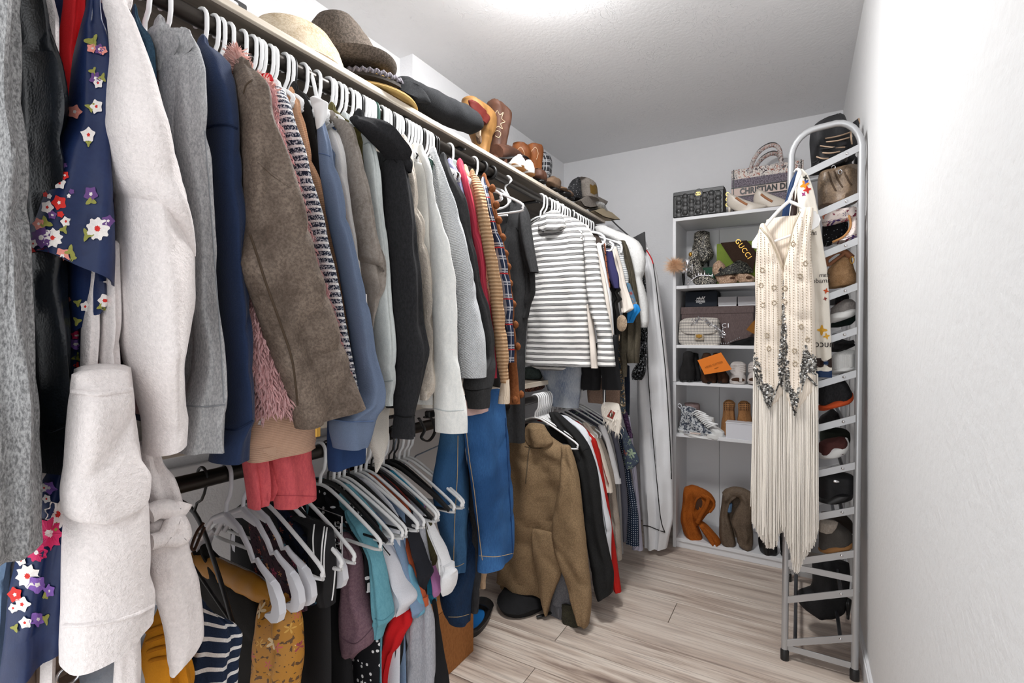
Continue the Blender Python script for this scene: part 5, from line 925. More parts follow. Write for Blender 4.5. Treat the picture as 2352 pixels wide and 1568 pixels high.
v, f = rings_vf([[p+Vector((-.06, .02, -.004)) for p in pts], [p+Vector((-.02, .01, .002)) for p in pts], pts, [p+Vector((0, 0, -.006)) for p in pts]]); ob('brim', v, f, gm, t)
t = thing('baseball_cap', 'cream and tan cap hanging over the end of the upper shelf', 'cap', P(1390, 490, X=-1.02), SHF)
lobe('crown', "466:1350/1378 474:1346/1392 484:1352/1396 490:1364/1394", mat('cap_navy_white', 'd8d6d2', '3b4250', 'mottle', 2, c3='e6e4e0'), t, X=-1.05, b=.05, lean=0, hem=False)
pts = [P(x, y, X=-1.0) for x, y in ((1366, 484), (1384, 478), (1406, 488), (1424, 503), (1410, 503), (1388, 497))]
v, f = rings_vf([[p+Vector((-.07, .02, 0)) for p in pts], pts, [p+Vector((0, 0, -.005)) for p in pts]]); ob('brim', v, f, mat('cream_straw', 'd8cdb8', 'b79f74', 'rib', 220, co='Object'), t)
# ------------------------------------------------------------------ white shelving unit
UX0, UX1, UYF, UYB, UZ = -.63, .02, 2.893, 3.205, 1.879
unit = thing('shelving_unit', 'tall white laminate shelving unit full of shoes and bags', 'shelving unit', ((UX0+UX1)/2, 3.05, 0)); yc = (UYF+UYB)/2; dp = UYB-UYF
for x in (UX0+.009, UX1-.009):
    vbox('side_panel', (x, yc, .472), (.018, dp, .944), M_white, unit, .001); vbox('side_panel', (x, yc, .946+.458), (.018, dp, .916), M_white, unit, .001)
vbox('top_panel', ((UX0+UX1)/2, yc, UZ-.009), (UX1-UX0, dp, .018), M_white, unit, .001)
SH = [1.4926, 1.1555, .945, .650, .055]
for z in SH: vbox('shelf_board', ((UX0+UX1)/2, yc+.002, z-.009), (UX1-UX0-.037, dp-.006, .018), M_white, unit, .001)
vbox('plinth', ((UX0+UX1)/2, UYF+.02, .018), (UX1-UX0-.037, .015, .036), M_white, unit, .001)
xs = P(1652, 560, Y=UYB-.01).x
for a, b in ((UX0+.018, xs-.001), (xs+.001, UX1-.018)): vbox('back_panel', ((a+b)/2, UYB-.004, UZ/2), (b-a, .006, UZ-.06), M_white, unit, 0)
SU = 'things in the shelving unit'
YU = 2.93
def LU(name, label, cat, m, rows, Y=YU, z=None, part='body', **kw):
    t, o = L(name, label, cat, m, rows, Y=Y, part=part, group=SU, **kw)
    return t, o
def frame(pA, pB, pC): u = (pB-pA).normalized(); w = (pC-pA); w = (w-u*w.dot(u)).normalized(); return u, w
# quilted black bag on top
blk = mat('black_calf', '1b1b1c', '111112', 'leather', .8, .4, .25, co='Object', spec=.5); qd = mat('black_satin_leather', '3a3a3a', '2a2a2a', 'leather', .8, .3, .3, co='Object', spec=.6); qd2 = mat('black_patent_leather', '262626', '5e5e5e', 'mottle', 6, .35, .6, co='Object', spec=.6)
a, b = P(1548, 440, Y=2.90), P(1664, 425, Y=2.90); x0, x1 = UX0+.0, b.x; hb = b.z-UZ; t = thing('quilted_bag', 'black quilted leather shoulder bag with gold emblem on top of the unit', 'handbag', ((x0+x1)/2, 2.94, UZ), SU)
vbox('bag_body', ((x0+x1)/2, 2.945, UZ+hb/2), (x1-x0, .09, hb), blk, t, .008)
vbox('flap_rim', ((x0+x1)/2, 2.899, UZ+hb-.014), (x1-x0-.006, .006, .022), blk, t, .002)
me1 = None
for r in range(5):
    for c in range(7):
        cx_ = x0+.032+(x1-x0-.064)*c/6; cz = UZ+.022+(hb-.060)*r/4 + (.006 if c % 2 else -.004)
        if r == 4 and c == 3: continue
        v, f = lathe_vf([(.0005, .008), (.010, .007), (.0165, .003), (.018, 0)], (cx_, 2.8995, cz), 10, tilt(rx=PI/2)); q = ob('quilt_pad', v, f, qd if (r+c) % 2 else qd2, t)
ce = P(1604, 445, Y=2.896); ob('clasp_tab', *lathe_vf([(.001, .006), (.022, .005), (.026, 0)], ce+Vector((0, .003, .004)), 18, tilt(rx=PI/2)), blk, t)
for s in (-1, 1): vtube('emblem', [ce+Vector((s*.004+.0085*math.cos(q)*s, -.005, .0085*math.sin(q))) for q in np.linspace(.5, 2*PI-.2, 14)], .0022, M_gold, t, n=6)
for k_ in range(5): vtube('chain_link', [P(1671+(k_ % 2)*3, 446+k_*6, Y=2.93)+Vector((.008*math.cos(q), 0, .009*math.sin(q))) for q in np.linspace(0, 2*PI, 10, False)], .0024, M_gold, t, n=6, closed=True)
# cream pumps
cr = mat('cream_patent', 'd9cfc2', rough=.35, bump=.02, spec=.5)
for i, (up, he, nm) in enumerate((("446:1672/1680 452:1670/1692 462:1668/1712 470:1672/1734 478:1686/1762 486:1698/1745", "466:1669/1682 474:1671/1681 487:1673/1678", 'left cream patent pump on top of the unit'), ("436:1738/1746 444:1733/1760 454:1730/1782 462:1730/1800 470:1740/1812 476:1752/1806", "456:1730/1742 464:1732/1742 478:1734/1738", 'right cream patent pump turned behind the other'))):
    t, o = LU('court_shoe', nm, 'shoe', cr, up, Y=2.93+.05*i, part='upper', b=.03, wr=.001, fold=.05); lobe('heel', he, cr, t, Y=2.935+.05*i, b=.012, lean=0, hem=False, wr=0)
    seam(o, [(1690+58*i, 454-8*i), (1702+58*i, 462-7*i), (1716+58*i, 470-7*i)], mat('nude_lining', 'b07a58', bump=0), .006, 'lining')
# book tote with lettering
fl = mat('toile', 'e3dbd4', '3f3a42', 'floral', 26, .9, .3, fl=('9c4d38', '3b3238', 'c98b72', '56606e'), c3='7a4438', leaf=1, co='Object')
tx0, tx1, ty = P(1680, 420, Y=2.99).x, P(1846, 400, Y=2.99).x, 2.99; tz1 = P(1681, 391, Y=ty).z; w = tx1-tx0; t = thing('book_tote', 'embroidered tote bag with a lettered band on top of the unit', 'tote bag', ((tx0+tx1)/2, 3.06, UZ), SU)
def fm(key, c, c2, sc, **kw):
    k = NT(key, .9, 0, .2); oc = k.co('Object'); x, y, z = k.xyz(oc); v = k.n('ShaderNodeCombineXYZ', X=x, Y=z, Z=0.0)
    vn = k.t.nodes.new('ShaderNodeTexVoronoi'); k.put(vn.inputs['Vector'], v); vn.inputs['Scale'].default_value = sc
    n1 = k.noise(v, sc*1.7, 4, .65, 1.2); n2 = k.noise(v, sc*.5, 2); m1 = k.ramp(n1, [(.5, (0, 0, 0, 1)), (.54, (1, 1, 1, 1))], True)
    cc = k.ramp(k.xyz(vn.outputs['Color'])[0], [(0, lin('4a3f45')), (.35, lin('8f4a36')), (.6, lin('5a5560')), (.8, lin('b9705a'))], True)
    k.col(k.mix(m1, lin(c), cc)); k.bump(n1, .2, .001); return k.m
vbox('bag_body', ((tx0+tx1)/2, ty+.075, (UZ+tz1)/2), (w, .15, tz1-UZ), fm('toile_print', 'e3dbd4', '', 55), t, .004)
stp = mat('grey_dense', '8f8790', '5d555e', 'tweed', .5, co='Object')
zb = P(1681, 444, Y=ty).z; vbox('lower_panel', ((tx0+tx1)/2, ty-.0015, (zb+.05)), (w-.002, .004, .045), stp, t, .0005); vbox('lower_panel', ((tx0+tx1)/2, ty-.0015, (zb-.045)), (w-.002, .004, .045), stp, t, .0005)
vbox('name_band', ((tx0+tx1)/2, ty-.002, zb), (w, .005, .046), mat('blush_band', 'e2cdc4', bump=.1, co='Object'), t, .0005)
for dz in (-.025, .025): vbox('band_edge', ((tx0+tx1)/2, ty-.003, zb+dz), (w, .005, .006), M_hangb, t, .0005)
for x in (tx0+.012, tx1-.012): vbox('edge_stripe', (x, ty-.003, (UZ+tz1)/2), (.004, .005, tz1-UZ), M_hangb, t, .0005)
v, f = text_vf('CHRISTIAN DIOR', .044, ((tx0+w*.53, ty-.0062, zb), (1, 0, 0), (0, 0, 1)), .0006, .80, bold=.0022, spacing=1.04); ob('lettering', v, f, M_hangb, t, smooth=False, kind='stuff')
for i, dy in enumerate((0, .14)):
    pa = [(tx0+w*.28, ty+dy+.005, tz1-.03), (tx0+w*.30, ty+dy, tz1+.02), (tx0+w*.40, ty+dy-.005, tz1+.075), (tx0+w*.55, ty+dy-.005, tz1+.10), (tx0+w*.66, ty+dy, tz1+.085), (tx0+w*.70, ty+dy, tz1+.03), (tx0+w*.71, ty+dy+.005, tz1-.03)]
    vtube('handle', smoothpath(pa, 6), .011, fm('toile_handle%d' % i, 'cfc6c2', '', 90), t, n=10); vtube('handle_piping', smoothpath([(x, y-.004, z+.012) for x, y, z in pa], 6), .003, M_hangb, t, n=6)
# shelf 1: glitter boots, tiara, masks, boxes
gl = mat('pewter_glitter', 'a9a49b', '2d2c2c', 'glitter', .7, .35, .5, c3='f2ead8', co='Object'); gd = mat('dark_glitter', '8a857c', '1e1d1d', 'glitter', .7, .35, .5, c3='d8d0bf', co='Object')
t, o = LU('glitter_boot', 'dark pewter glitter ankle boot standing at the back of the second shelf', 'boot', gd, "532:1600/1624 535:1595/1630 555:1593/1631 572:1589/1636 585:1590/1640 596:1598/1636 606:1606/1620 612:1610/1616", Y=3.09, part='upper', b=.045)
lobe('heel', "588:1624/1636 596:1624/1631 612:1625/1629", M_hangb, t, Y=3.09, b=.01, lean=0, hem=False)
t, o = LU('glitter_boot', 'pewter glitter ankle boot at the front of the second shelf', 'boot', gl, "574:1594/1602 578:1588/1606 600:1580/1609 620:1578/1615 632:1578/1625 640:1590/1640 648:1592/1648 654:1600/1640", Y=2.97, part='upper', b=.04); lobe('heel', "628:1566/1576 640:1567/1574 655:1569/1572", M_hangb, t, Y=2.99, b=.01, lean=0, hem=False)
sil = plain('rhinestone', 'd9d9dc', .15, .9)
t = thing('tiara', 'silver rhinestone tiara leaning on the glitter boot', 'tiara', P(1610, 654, Y=2.92), SU)
bp = smoothpath([P(x, y, Y=2.92) for x, y in ((1580, 654), (1588, 644), (1602, 634), (1618, 632), (1638, 634))], 5); vtube('band', bp, .003, sil, t, n=6)
for i, q in enumerate(bp[1::2]): 
    h_ = .012+.008*(i % 2)+(.006 if 3 < i < 8 else 0); ob('spike', *lathe_vf([(.003, 0), (.004, h_*.3), (.0018, h_*.6), (.0045, h_*.85), (.0005, h_*1.1)], q, 6, tilt(ry=-.5+.08*i)), sil, t)
t = thing('feather_puff', 'peach feather puff with jewelled clip at the shelf edge', 'hair clip', P(1552, 640, Y=2.87), SU)
c = P(1550, 610, Y=2.865); pf = mat('peach_feather', 'ffd9b4', 'ffcfa2', 'fuzz', co='Object', rough=1); s_ = ob('core', *lathe_vf([(.002, .022), (.016, .014), (.022, 0), (.016, -.014), (.002, -.022)], c, 14), pf, t); tufts(s_, 2600, .055, .0009, pf, 'feather_plume', seed=9, down=.0, curl=1.6)
for i, (x, y, r) in enumerate(((1576, 620, .012), (1578, 602, .016), (1586, 584, .010), (1569, 624, .008))): ob('jewel', *lathe_vf([(.001, .006), (r*.7, .004), (r, 0), (r*.7, -.004), (.001, -.006)], P(x, y, Y=2.86), 12, tilt(rx=PI/2), 1, 1.3), sil if i != 2 else M_gold, t)
for i in range(3): vtube('chain', smoothpath([P(1574+3*i, 612, Y=2.86), P(1582+4*i, 622+3*i, Y=2.86), P(1590, 606, Y=2.86)], 4), .001, sil, t, n=5); 
for i in range(2): vtube('tassel', [P(1574+3*i, 626, Y=2.86), P(1575+2*i, 652, Y=2.86)], .0022, sil, t, n=5)
vbox('green_box', P(1625, 634, Y=3.0)+Vector((0, .05, 0)), (.075, .1, .10), mat('emerald', '12452f', rough=.5, bump=0, co='Object'), None, .002, label='small emerald green box behind the glitter boots', cat='box', group=SU)
a, b = P(1646, 560, Y=3.02), P(1742, 556, Y=3.02); vbox('leaf_green_box', ((a.x+b.x)/2, 3.07, (a.z+SH[0])/2), (b.x-a.x, .1, a.z-SH[0]), mat('moss_green', '7d9137', '6c8030', 'mottle', 1, .7, .1, co='Object'), None, .002, label='moss green box behind the brown lettered dust bag', cat='box', group=SU)
pol = [(1655, 558), (1715, 552), (1728, 566), (1738, 582), (1730, 622), (1705, 625), (1681, 598)]; t = thing('dust_bag', 'dark brown folded dust bag with gold lettering', 'dust bag', P(1700, 625, Y=3.0), SU)
pw_ = [P(x, y, Y=3.005) for x, y in pol]; v, f = rings_vf([pw_, [p+Vector((0, -.006, 0)) for p in pw_]]); ob('cloth', v, f, mat('choc_cloth', '3a2a20', '30221a', 'tweed', .8, co='Object'), t, smooth=False)
A0, A1 = P(1695, 555, Y=2.998), P(1719, 588, Y=2.998); u = (A1-A0).normalized(); w_ = Vector((-u.z, 0, u.x)); v, f = text_vf('GUCCI', .038, ((A0+A1)/2, u, w_), .0005, 1.0, spacing=1.15); ob('lettering', v, f, M_gold, t, smooth=False, kind='stuff')
bl = mat('black_lace', '151515', '3a3a34', 'glitter', .5, .5, .4, c3='6b6a5e', co='Object')
t, o = LU('lace_mask', 'black beaded lace mask on the nude shoes', 'mask', bl, "600:1690/1704 606:1680/1716 614:1664/1722 622:1652/1728 628:1642/1730 634:1642/1664", Y=2.93, part='lace', b=.02, wr=.006)
for i in range(5): a = 1652+i*3; ob('lace_leaf', *lathe_vf([(.0005, -.016), (.006, 0), (.0005, .016)], P(a+2, 618+i*2, Y=2.91), 6, tilt(ry=.6), 1, .4), bl, t)
nu = mat('nude_glitter', 'c9a98f', '9f8068', 'glitter', .9, .5, .3, c3='e8cdb4', co='Object')
for i, (rows, nm) in enumerate((("600:1646/1656 608:1638/1664 622:1636/1672 634:1642/1690 642:1646/1697 651:1652/1690", 'left nude glitter peep-toe shoe on the second shelf'), ("626:1688/1706 632:1688/1726 640:1692/1734 648:1698/1732", 'right nude glitter peep-toe shoe on the second shelf'))):
    t, o = LU('peep_toe_shoe', nm, 'shoe', nu, rows, Y=2.945, part='upper', b=.03, wr=.002); c = P(1682+38*i, 638-1*i, Y=2.912); ob('toe_opening', *lathe_vf([(.001, .003), (.010, .002), (.013, 0)], c, 12, tilt(rx=PI/2), 1.2, .6), mat('dark_inside', '4a3326', bump=0), t)
# shelf 2
gbx = mat('taupe_card', '6b5c5a', '5e504f', 'heather', .4, .7, .15, co='Object'); a, b = P(1565, 706, Y=3.0), P(1730, 704, Y=3.0); h_ = a.z-SH[1]
t = thing('taupe_box', 'large taupe shoe box with silver lettering on the third shelf', 'box', ((a.x+b.x)/2, 3.08, SH[1]), SU); vbox('carton', ((a.x+b.x)/2, 3.085, SH[1]+h_/2), (b.x-a.x, .17, h_), gbx, t, .002)
vbox('lid', ((a.x+b.x)/2, 3.085, SH[1]+h_-.02), (b.x-a.x+.006, .176, .042), gbx, t, .002)
c = P(1646, 748, Y=2.999); v, f = text_vf('GUCCI', .034, (c, (1, 0, 0), (0, 0, 1)), .0005, 1.1, spacing=1.2); ob('lettering', v, f, M_chrome, t, smooth=False, kind='stuff')
zt = SH[1]+h_+.002; a, b = P(1574, 671, Y=3.02), P(1647, 671, Y=3.02); t = thing('black_gift_box', 'navy-black gift box with white carriage emblem on the taupe box', 'box', ((a.x+b.x)/2, 3.08, zt), SU)
vbox('carton', ((a.x+b.x)/2, 3.09, (a.z+zt)/2), (b.x-a.x, .14, a.z-zt), mat('midnight', '1c222c', rough=.6, bump=.05, co='Object'), t, .002)
c = P(1609, 693, Y=3.018); v, f = text_vf('HERMES', .012, (c, (1, 0, 0), (0, 0, 1)), .0004, 1.15, bold=.0006); v2, f2 = text_vf('PARIS', .006, (c+Vector((0, 0, -.010)), (1, 0, 0), (0, 0, 1)), .0004, 1.1); ob('lettering', *join((v, f), (v2, f2)), M_hang, t, smooth=False, kind='stuff')
em = [box_vf(c+Vector((-.002, 0, .0095)), (.052, .001, .0025))]
for x, r in ((-.016, .006), (-.004, .005)): em.append(tube_vf([c+Vector((x+r*math.cos(q), 0, .0155+r*math.sin(q))) for q in np.linspace(0, 2*PI, 12, False)], .0009, 5, True))
for (x, z, sx, sz) in ((-.010, .022, .022, .006), (.012, .0215, .016, .006), (.0205, .027, .004, .009), (.0235, .030, .006, .003), (.006, .0135, .002, .010), (.018, .0135, .002, .010), (-.006, .028, .004, .007), (.011, .028, .004, .009)): em.append(box_vf(c+Vector((x, 0, z-.001)), (sx, .001, sz)))
ob('carriage_emblem', *join(*em), M_hang, t, smooth=False, kind='stuff')
pg = mat('pale_grey_card', 'b9b7ba', rough=.6, bump=.03, co='Object')
for i, (l_, r_) in enumerate(((1649, 1692), (1694.5, 1736))):
    a, b = P(l_, 682-i, Y=3.03), P(r_, 682-i, Y=3.03); t = thing('pale_box', ('left', 'right')[i] + ' pale grey small box on top of the taupe box', 'box', ((a.x+b.x)/2, 3.08, zt), SU); vbox('lid', ((a.x+b.x)/2, 3.09, zt+(a.z-zt)*.58), (b.x-a.x, .12, (a.z-zt)*.84), pg, t, .001); vbox('tray', ((a.x+b.x)/2, 3.09, zt+(a.z-zt)*.08), (b.x-a.x-.004, .116, (a.z-zt)*.14), M_white, t, .0005)
tw = mat('tweed_plaid', 'd6cfc6', '4c4a4c', 'plaid', 62, .9, .5, c3='6a6a6c'); k = tw
t, o = LU('tweed_bag', 'grey and cream tweed flap bag with gold clasp on the third shelf', 'handbag', tw, "732:1570/1648 738:1562/1652 760:1560/1654 775:1558/1655 786:1560/1655 792:1566/1652", Y=2.955, part='bag_body', b=.045, e=4.5, fold=.03, wr=.003)
fp = lobe('flap', "731:1572/1647 738:1564/1651 756:1563/1651 763:1567/1648 767:1575/1640", tw, t, Y=2.945, b=.045, e=4.5, lean=0, hem=False, fold=.03, wr=.003)
c = P(1606, 774, Y=2.897); vbox('tongue', c, (.048, .006, .034), mat('greige_leather', 'b3a592', bump=.1, co='Object'), t, .003); vbox('clasp', c+Vector((0, -.004, .006)), (.030, .006, .016), M_gold, t, .001); vbox('clasp_bar', c+Vector((0, -.008, .006)), (.012, .004, .020), M_gold, t, .001)
t = thing('crystal_headband', 'silver crystal headband draped over the tweed bag', 'headband', P(1650, 770, Y=2.92), SU); rnd2 = random.Random(5); hp = smoothpath([P(x, y, Y=2.905) for x, y in ((1594, 738), (1606, 733), (1622, 740), (1640, 748), (1656, 760), (1660, 768))], 6); vtube('band', hp, .004, sil, t, n=6)
gm_ = join(*[lathe_vf([(.0004, .004), (.004, 0), (.0004, -.004)], hp[rnd2.randrange(len(hp))]+Vector((rnd2.uniform(-.014, .014), rnd2.uniform(-.012, .004), rnd2.uniform(-.020, .014))), 5, tilt(rnd2.random()*3, rnd2.random()*3)) for _ in range(150)]); ob('crystals', *gm_, sil, t, smooth=False, kind='stuff')
t, o = LU('pointed_flat', 'black suede pointed flat with pearl trim on the third shelf', 'shoe', mat('black_suede', '19191a', bump=.3), "776:1716/1734 780:1700/1742 785:1682/1746 790:1675/1746 793:1690/1746", Y=2.94, part='upper', b=.025, wr=.002); vtube('sole', [P(1675, 792, Y=2.915), P(1746, 795, Y=2.915)], .002, M_hangb, t)
for i in range(6): ob('pearl', *lathe_vf([(.0005, .004), (.004, 0), (.0005, -.004)], P(1674+5*i, 786-2.2*i, Y=2.91), 8), sil, t)
for i in range(4): ob('pearl', *lathe_vf([(.0005, .006), (.003, 0), (.0005, -.006)], P(1657+5*i, 788, Y=2.91), 8), sil, t)
pol = [P(x, y, Y=2.94) for x, y in ((1714, 757), (1728, 740), (1748, 722), (1756, 770), (1734, 768))]; v, f = rings_vf([pol, [p+Vector((0, .012, 0)) for p in pol]]); ob('monogram_pouch', v, f, mat('monogram', '8a5a26', '5e3a14', 'dots', 70, co='Object'), None, smooth=False, label='brown monogram pouch corner above the black flats', cat='pouch', group=SU)
# shelf 3
bs_ = mat('black_suede2', '1d1c1d', '2b2a2a', 'mottle', 2, .95, .4, co='Object'); cs = mat('brown_suede2', '4f3527', '3b271c', 'mottle', 2, .9, .4, co='Object')
for i, (rows, m_, nm, yy) in enumerate((("808:1574/1590 812:1570/1594 830:1568/1594 850:1562/1598 866:1560/1597 875:1562/1594", bs_, 'left black suede bootie on the fourth shelf', 2.94), ("812:1580/1604 840:1586/1606 860:1590/1610 872:1592/1611", bs_, 'right black suede bootie behind the left one', 3.0), ("812:1614/1632 830:1610/1640 852:1611/1646 868:1610/1648 878:1613/1647", cs, 'left brown suede bootie under the orange envelope', 2.95), ("812:1638/1652 835:1640/1660 854:1646/1668 866:1648/1675 877:1650/1674", cs, 'right brown suede bootie under the orange envelope', 2.96))):
    t, o = LU('suede_bootie', nm, 'boot', m_, rows, Y=yy, part='upper', b=.045, wr=.006); R = rowparse(rows)[-1]; lobe('sole', f"{R[0]-4}:{R[1]-1}/{R[2]+1} {R[0]+1}:{R[1]}/{R[2]}", M_hangb, t, Y=yy, b=.047, lean=0, hem=False, wr=0)
pol = [(1602, 827), (1656, 809), (1681, 848), (1667, 852), (1618, 860)]; t = thing('orange_envelope', 'orange lettered envelope propped on the brown booties', 'envelope', P(1640, 862, Y=2.885), SU); pw_ = [P(x, y, Y=2.89-.0006*(y-809)) for x, y in pol]; v, f = rings_vf([[p+Vector((0, .003, 0)) for p in pw_], pw_]); ob('paper', v, f, mat('orange_paper', 'e0791f', rough=.6, bump=.03, co='Object', var=.04), t, smooth=False)
A0, A1 = P(1624, 842, Y=2.862), P(1655, 832, Y=2.868); u = (A1-A0).normalized(); w_ = Vector((-u.z, 0, u.x)); v, f = text_vf('LOUIS VUITTON', .0125, ((A0+A1)/2, u, w_), .0004, .95, spacing=1.1); v2, f2 = text_vf('MAISON', .006, ((A0+A1)/2-w_*.022+u*.006, u, w_), .0004); ob('lettering', *join((v, f), (v2, f2)), mat('ink_brown', '5a2f10', bump=0), t, smooth=False, kind='stuff')
wl = mat('offwhite_leather', 'cdc6c2', rough=.6, bump=.1, co='Object')
for i in range(2):
    dx = 41*i; t, o = LU('white_slide', ('left', 'right')[i] + ' off-white banded slide sandal on the fourth shelf', 'sandal', wl, f"832:{1682+dx}/{1708+dx} 838:{1678+dx}/{1714+dx} 852:{1677+dx}/{1714+dx} 858:{1680+dx}/{1712+dx}", Y=2.99, part='band', b=.05, e=3.5); lobe('toe_band', f"856:{1682+dx}/{1708+dx} 864:{1677+dx}/{1713+dx} 874:{1675+dx}/{1714+dx}", wl, t, Y=2.955, b=.045, lean=0, hem=False, e=3)
    lobe('sole', f"873:{1675+dx}/{1714+dx} 880:{1677+dx}/{1713+dx}", wl, t, Y=2.95, b=.05, lean=0, hem=False, e=3); ob('toe_opening', *lathe_vf([(.001, .003), (.03, .002), (.034, 0)], P(1695+dx, 872, Y=2.907), 14, tilt(rx=PI/2), 1, .36), mat('dark_inside', '4a3326', bump=0), t)
    for k_ in range(4): vtube('stitch_row', [P(1678+dx, 838+5*k_, Y=2.939), P(1712+dx, 838+5*k_, Y=2.939)], .0012, wl, t, n=5)
# shelf 4: high-top sneaker etc.
ob_ = mat('oblique', 'c4c6c8', '3d4350', 'tweed', .22, .5, .2); wr_ = plain('white_rubber', 'e6e6e4', .5)
t, o = LU('hightop_sneaker', 'white and navy patterned high-top sneaker with thick laces', 'shoe', ob_, "934:1566/1590 938:1564/1600 950:1564/1600 965:1562/1612 978:1560/1636 988:1558/1655 996:1560/1662", Y=2.94, part='upper', b=.04, wr=.003)
lobe('sole', "984:1557/1560 988:1556/1618 994:1557/1664 1000:1562/1665 1005:1606/1656", wr_, t, Y=2.935, b=.045, lean=0, hem=False, wr=0); lobe('toe_cap', "976:1634/1640 984:1630/1654 992:1632/1664 999:1632/1664", wr_, t, Y=2.935, b=.042, lean=0, hem=False, wr=0)
rnd2 = random.Random(2)
for i in range(11):
    x, y = 1596+i*3.4, 946+i*3.4; vtube('lace', smoothpath([P(x-5, y+2, Y=2.895), P(x+6, y-3, Y=2.885), P(x+18+rnd2.uniform(-6, 8), y+rnd2.uniform(-4, 5), Y=2.89)], 4), .004, M_hang, t, n=6)
c = P(1577, 992, Y=2.888); vbox('sole_label', c, (.034, .003, .018), M_hange, t, .001); v, f = text_vf('DIOR', .013, (c+Vector((0, -.0022, 0)), (1, 0, 0), (0, 0, 1)), .0004, 1.0, bold=.0004); ob('lettering', v, f, M_hangb, t, smooth=False, kind='stuff')
vtube('pull_tab', smoothpath([P(x, y, Y=2.95) for x, y in ((1563, 938), (1557, 932), (1560, 927), (1565, 930), (1564, 938))], 4), .003, M_hange, t, n=6); vbox('sole_stripe', P(1597, 995, Y=2.888), (.055, .003, .006), mat('blush_band', 'e2cdc4', bump=.1, co='Object'), t, .0005)
t, o = LU('hightop_sneaker', 'second high-top sneaker with rosy collar behind the patterned one', 'shoe', mat('rosy_grey', '8f7a78', bump=.1), "926:1572/1606 932:1574/1608 945:1578/1608 960:1580/1608", Y=3.05, part='upper', b=.04); lobe('sole', "956:1576/1640 985:1576/1645", wr_, t, Y=3.05, b=.045, lean=0, hem=False, wr=0)
pe = mat('tan_suede_mule', 'a5764b', '8f633c', 'mottle', 1, .8, .2, c3='b4865a')
for i, (rows, nm) in enumerate((("920:1666/1684 926:1661/1689 940:1661/1687 955:1660/1688 970:1657/1690 990:1656/1690 1000:1660/1686", 'left tan perforated mule standing upright on the fifth shelf'), ("922:1700/1718 928:1695/1724 945:1696/1724 970:1693/1728 1000:1694/1726", 'right tan perforated mule standing upright on the fifth shelf'))):
    t, o = LU('perforated_mule', nm, 'shoe', pe, rows, Y=3.02, part='upper', b=.04, wr=.002)
    for r in range(4):
        for c_ in range(5):
            x, y = 1665+35*i+c_*4.6, 927+r*4.6; h2 = hit(o, x, y, .0005)
            if h2: ob('perforation', *box_vf(h2, (.006, .003, .006)), mat('dark_inside', '4a3326', bump=0), t, smooth=False)
a, b = P(1667, 970, Y=2.90), P(1740, 970, Y=2.90); z_ = SH[3]; t = thing('white_box', 'small open white box at the front of the fifth shelf', 'box', ((a.x+b.x)/2, 2.94, z_), SU); hz = a.z-z_
vbox('carton', ((a.x+b.x)/2, 2.94, z_+hz/2), (b.x-a.x, .075, hz), M_hange, t, .001); vbox('lid_edge', ((a.x+b.x)/2, 2.94, z_+hz), (b.x-a.x+.004, .079, .006), M_hange, t, .001)
# bottom: folded suede boots
rs = mat('rust_suede', 'a05417', '854310', 'mottle', 1.2, .85, .3, c3='b06324'); ts_ = mat('taupe_leather', '6b5b4c', '54473b', 'mottle', 1.2, .6, .3, c3='7c6c5c'); bl_ = mat('blue_paper', '5d7a9a', bump=.1)
t, o = LU('rust_boot', 'rust suede tall boot with its shaft folded over', 'boot', rs, "1116:1582/1600 1122:1572/1618 1135:1569/1600 1160:1567/1596 1190:1564/1598 1215:1568/1608 1235:1578/1614 1243:1592/1614", Y=2.96, part='leg', b=.05, wr=.008)
lobe('folded_shaft', "1117:1582/1606 1124:1576/1624 1134:1574/1636 1148:1576/1643 1162:1580/1640 1176:1586/1626 1190:1592/1616 1205:1594/1606", rs, t, Y=2.955, b=.05, lean=0, hem=False, wr=.006)
vtube('shaft_fold', smoothpath([P(x, y, Y=2.90) for x, y in ((1612, 1136), (1626, 1146), (1622, 1162), (1610, 1182), (1602, 1200))], 5), .012, rs, t, n=10)
vtube('shaft_cuff', smoothpath([P(x, y, Y=2.90) for x, y in ((1594, 1165), (1600, 1146), (1618, 1138), (1636, 1148), (1640, 1162), (1630, 1176))], 5), .007, rs, t, n=8); ob('opening', *lathe_vf([(.001, .004), (.025, .003), (.032, 0)], P(1604, 1156, Y=2.902), 14, tilt(rx=PI/2), .75, 1.2), mat('dark_inside', '4a3326', bump=0), t)
t, o = LU('rust_boot', 'rust suede boot lying with pointed toe to the right', 'boot', rs, "1196:1602/1612 1206:1604/1626 1220:1612/1640 1234:1622/1652 1244:1630/1656 1252:1637/1650", Y=2.93, part='foot', b=.035, wr=.005)
t, o = LU('taupe_boot', 'taupe leather tall boot, left of the folded pair', 'boot', ts_, "1124:1666/1690 1130:1661/1700 1150:1658/1680 1180:1654/1674 1200:1652/1680 1225:1651/1686 1245:1656/1690 1252:1664/1686", Y=2.95, part='leg', b=.05, wr=.007)
t2, o = LU('taupe_boot', 'taupe leather tall boot, right of the folded pair', 'boot', ts_, "1125:1690/1706 1132:1690/1722 1150:1700/1728 1175:1688/1730 1200:1680/1728 1225:1690/1730 1245:1694/1730 1257:1704/1728", Y=2.95, part='leg', b=.05, wr=.007)
vtube('folded_shaft', smoothpath([P(x, y, Y=2.94) for x, y in ((1668, 1140), (1684, 1130), (1704, 1132), (1722, 1144), (1727, 1165))], 5), .030, ts_, t, n=12)
lobe('inner_shaft', "1140:1670/1712 1170:1668/1716 1200:1672/1710 1230:1678/1704", ts_, t, Y=2.99, b=.03, lean=0, hem=False)
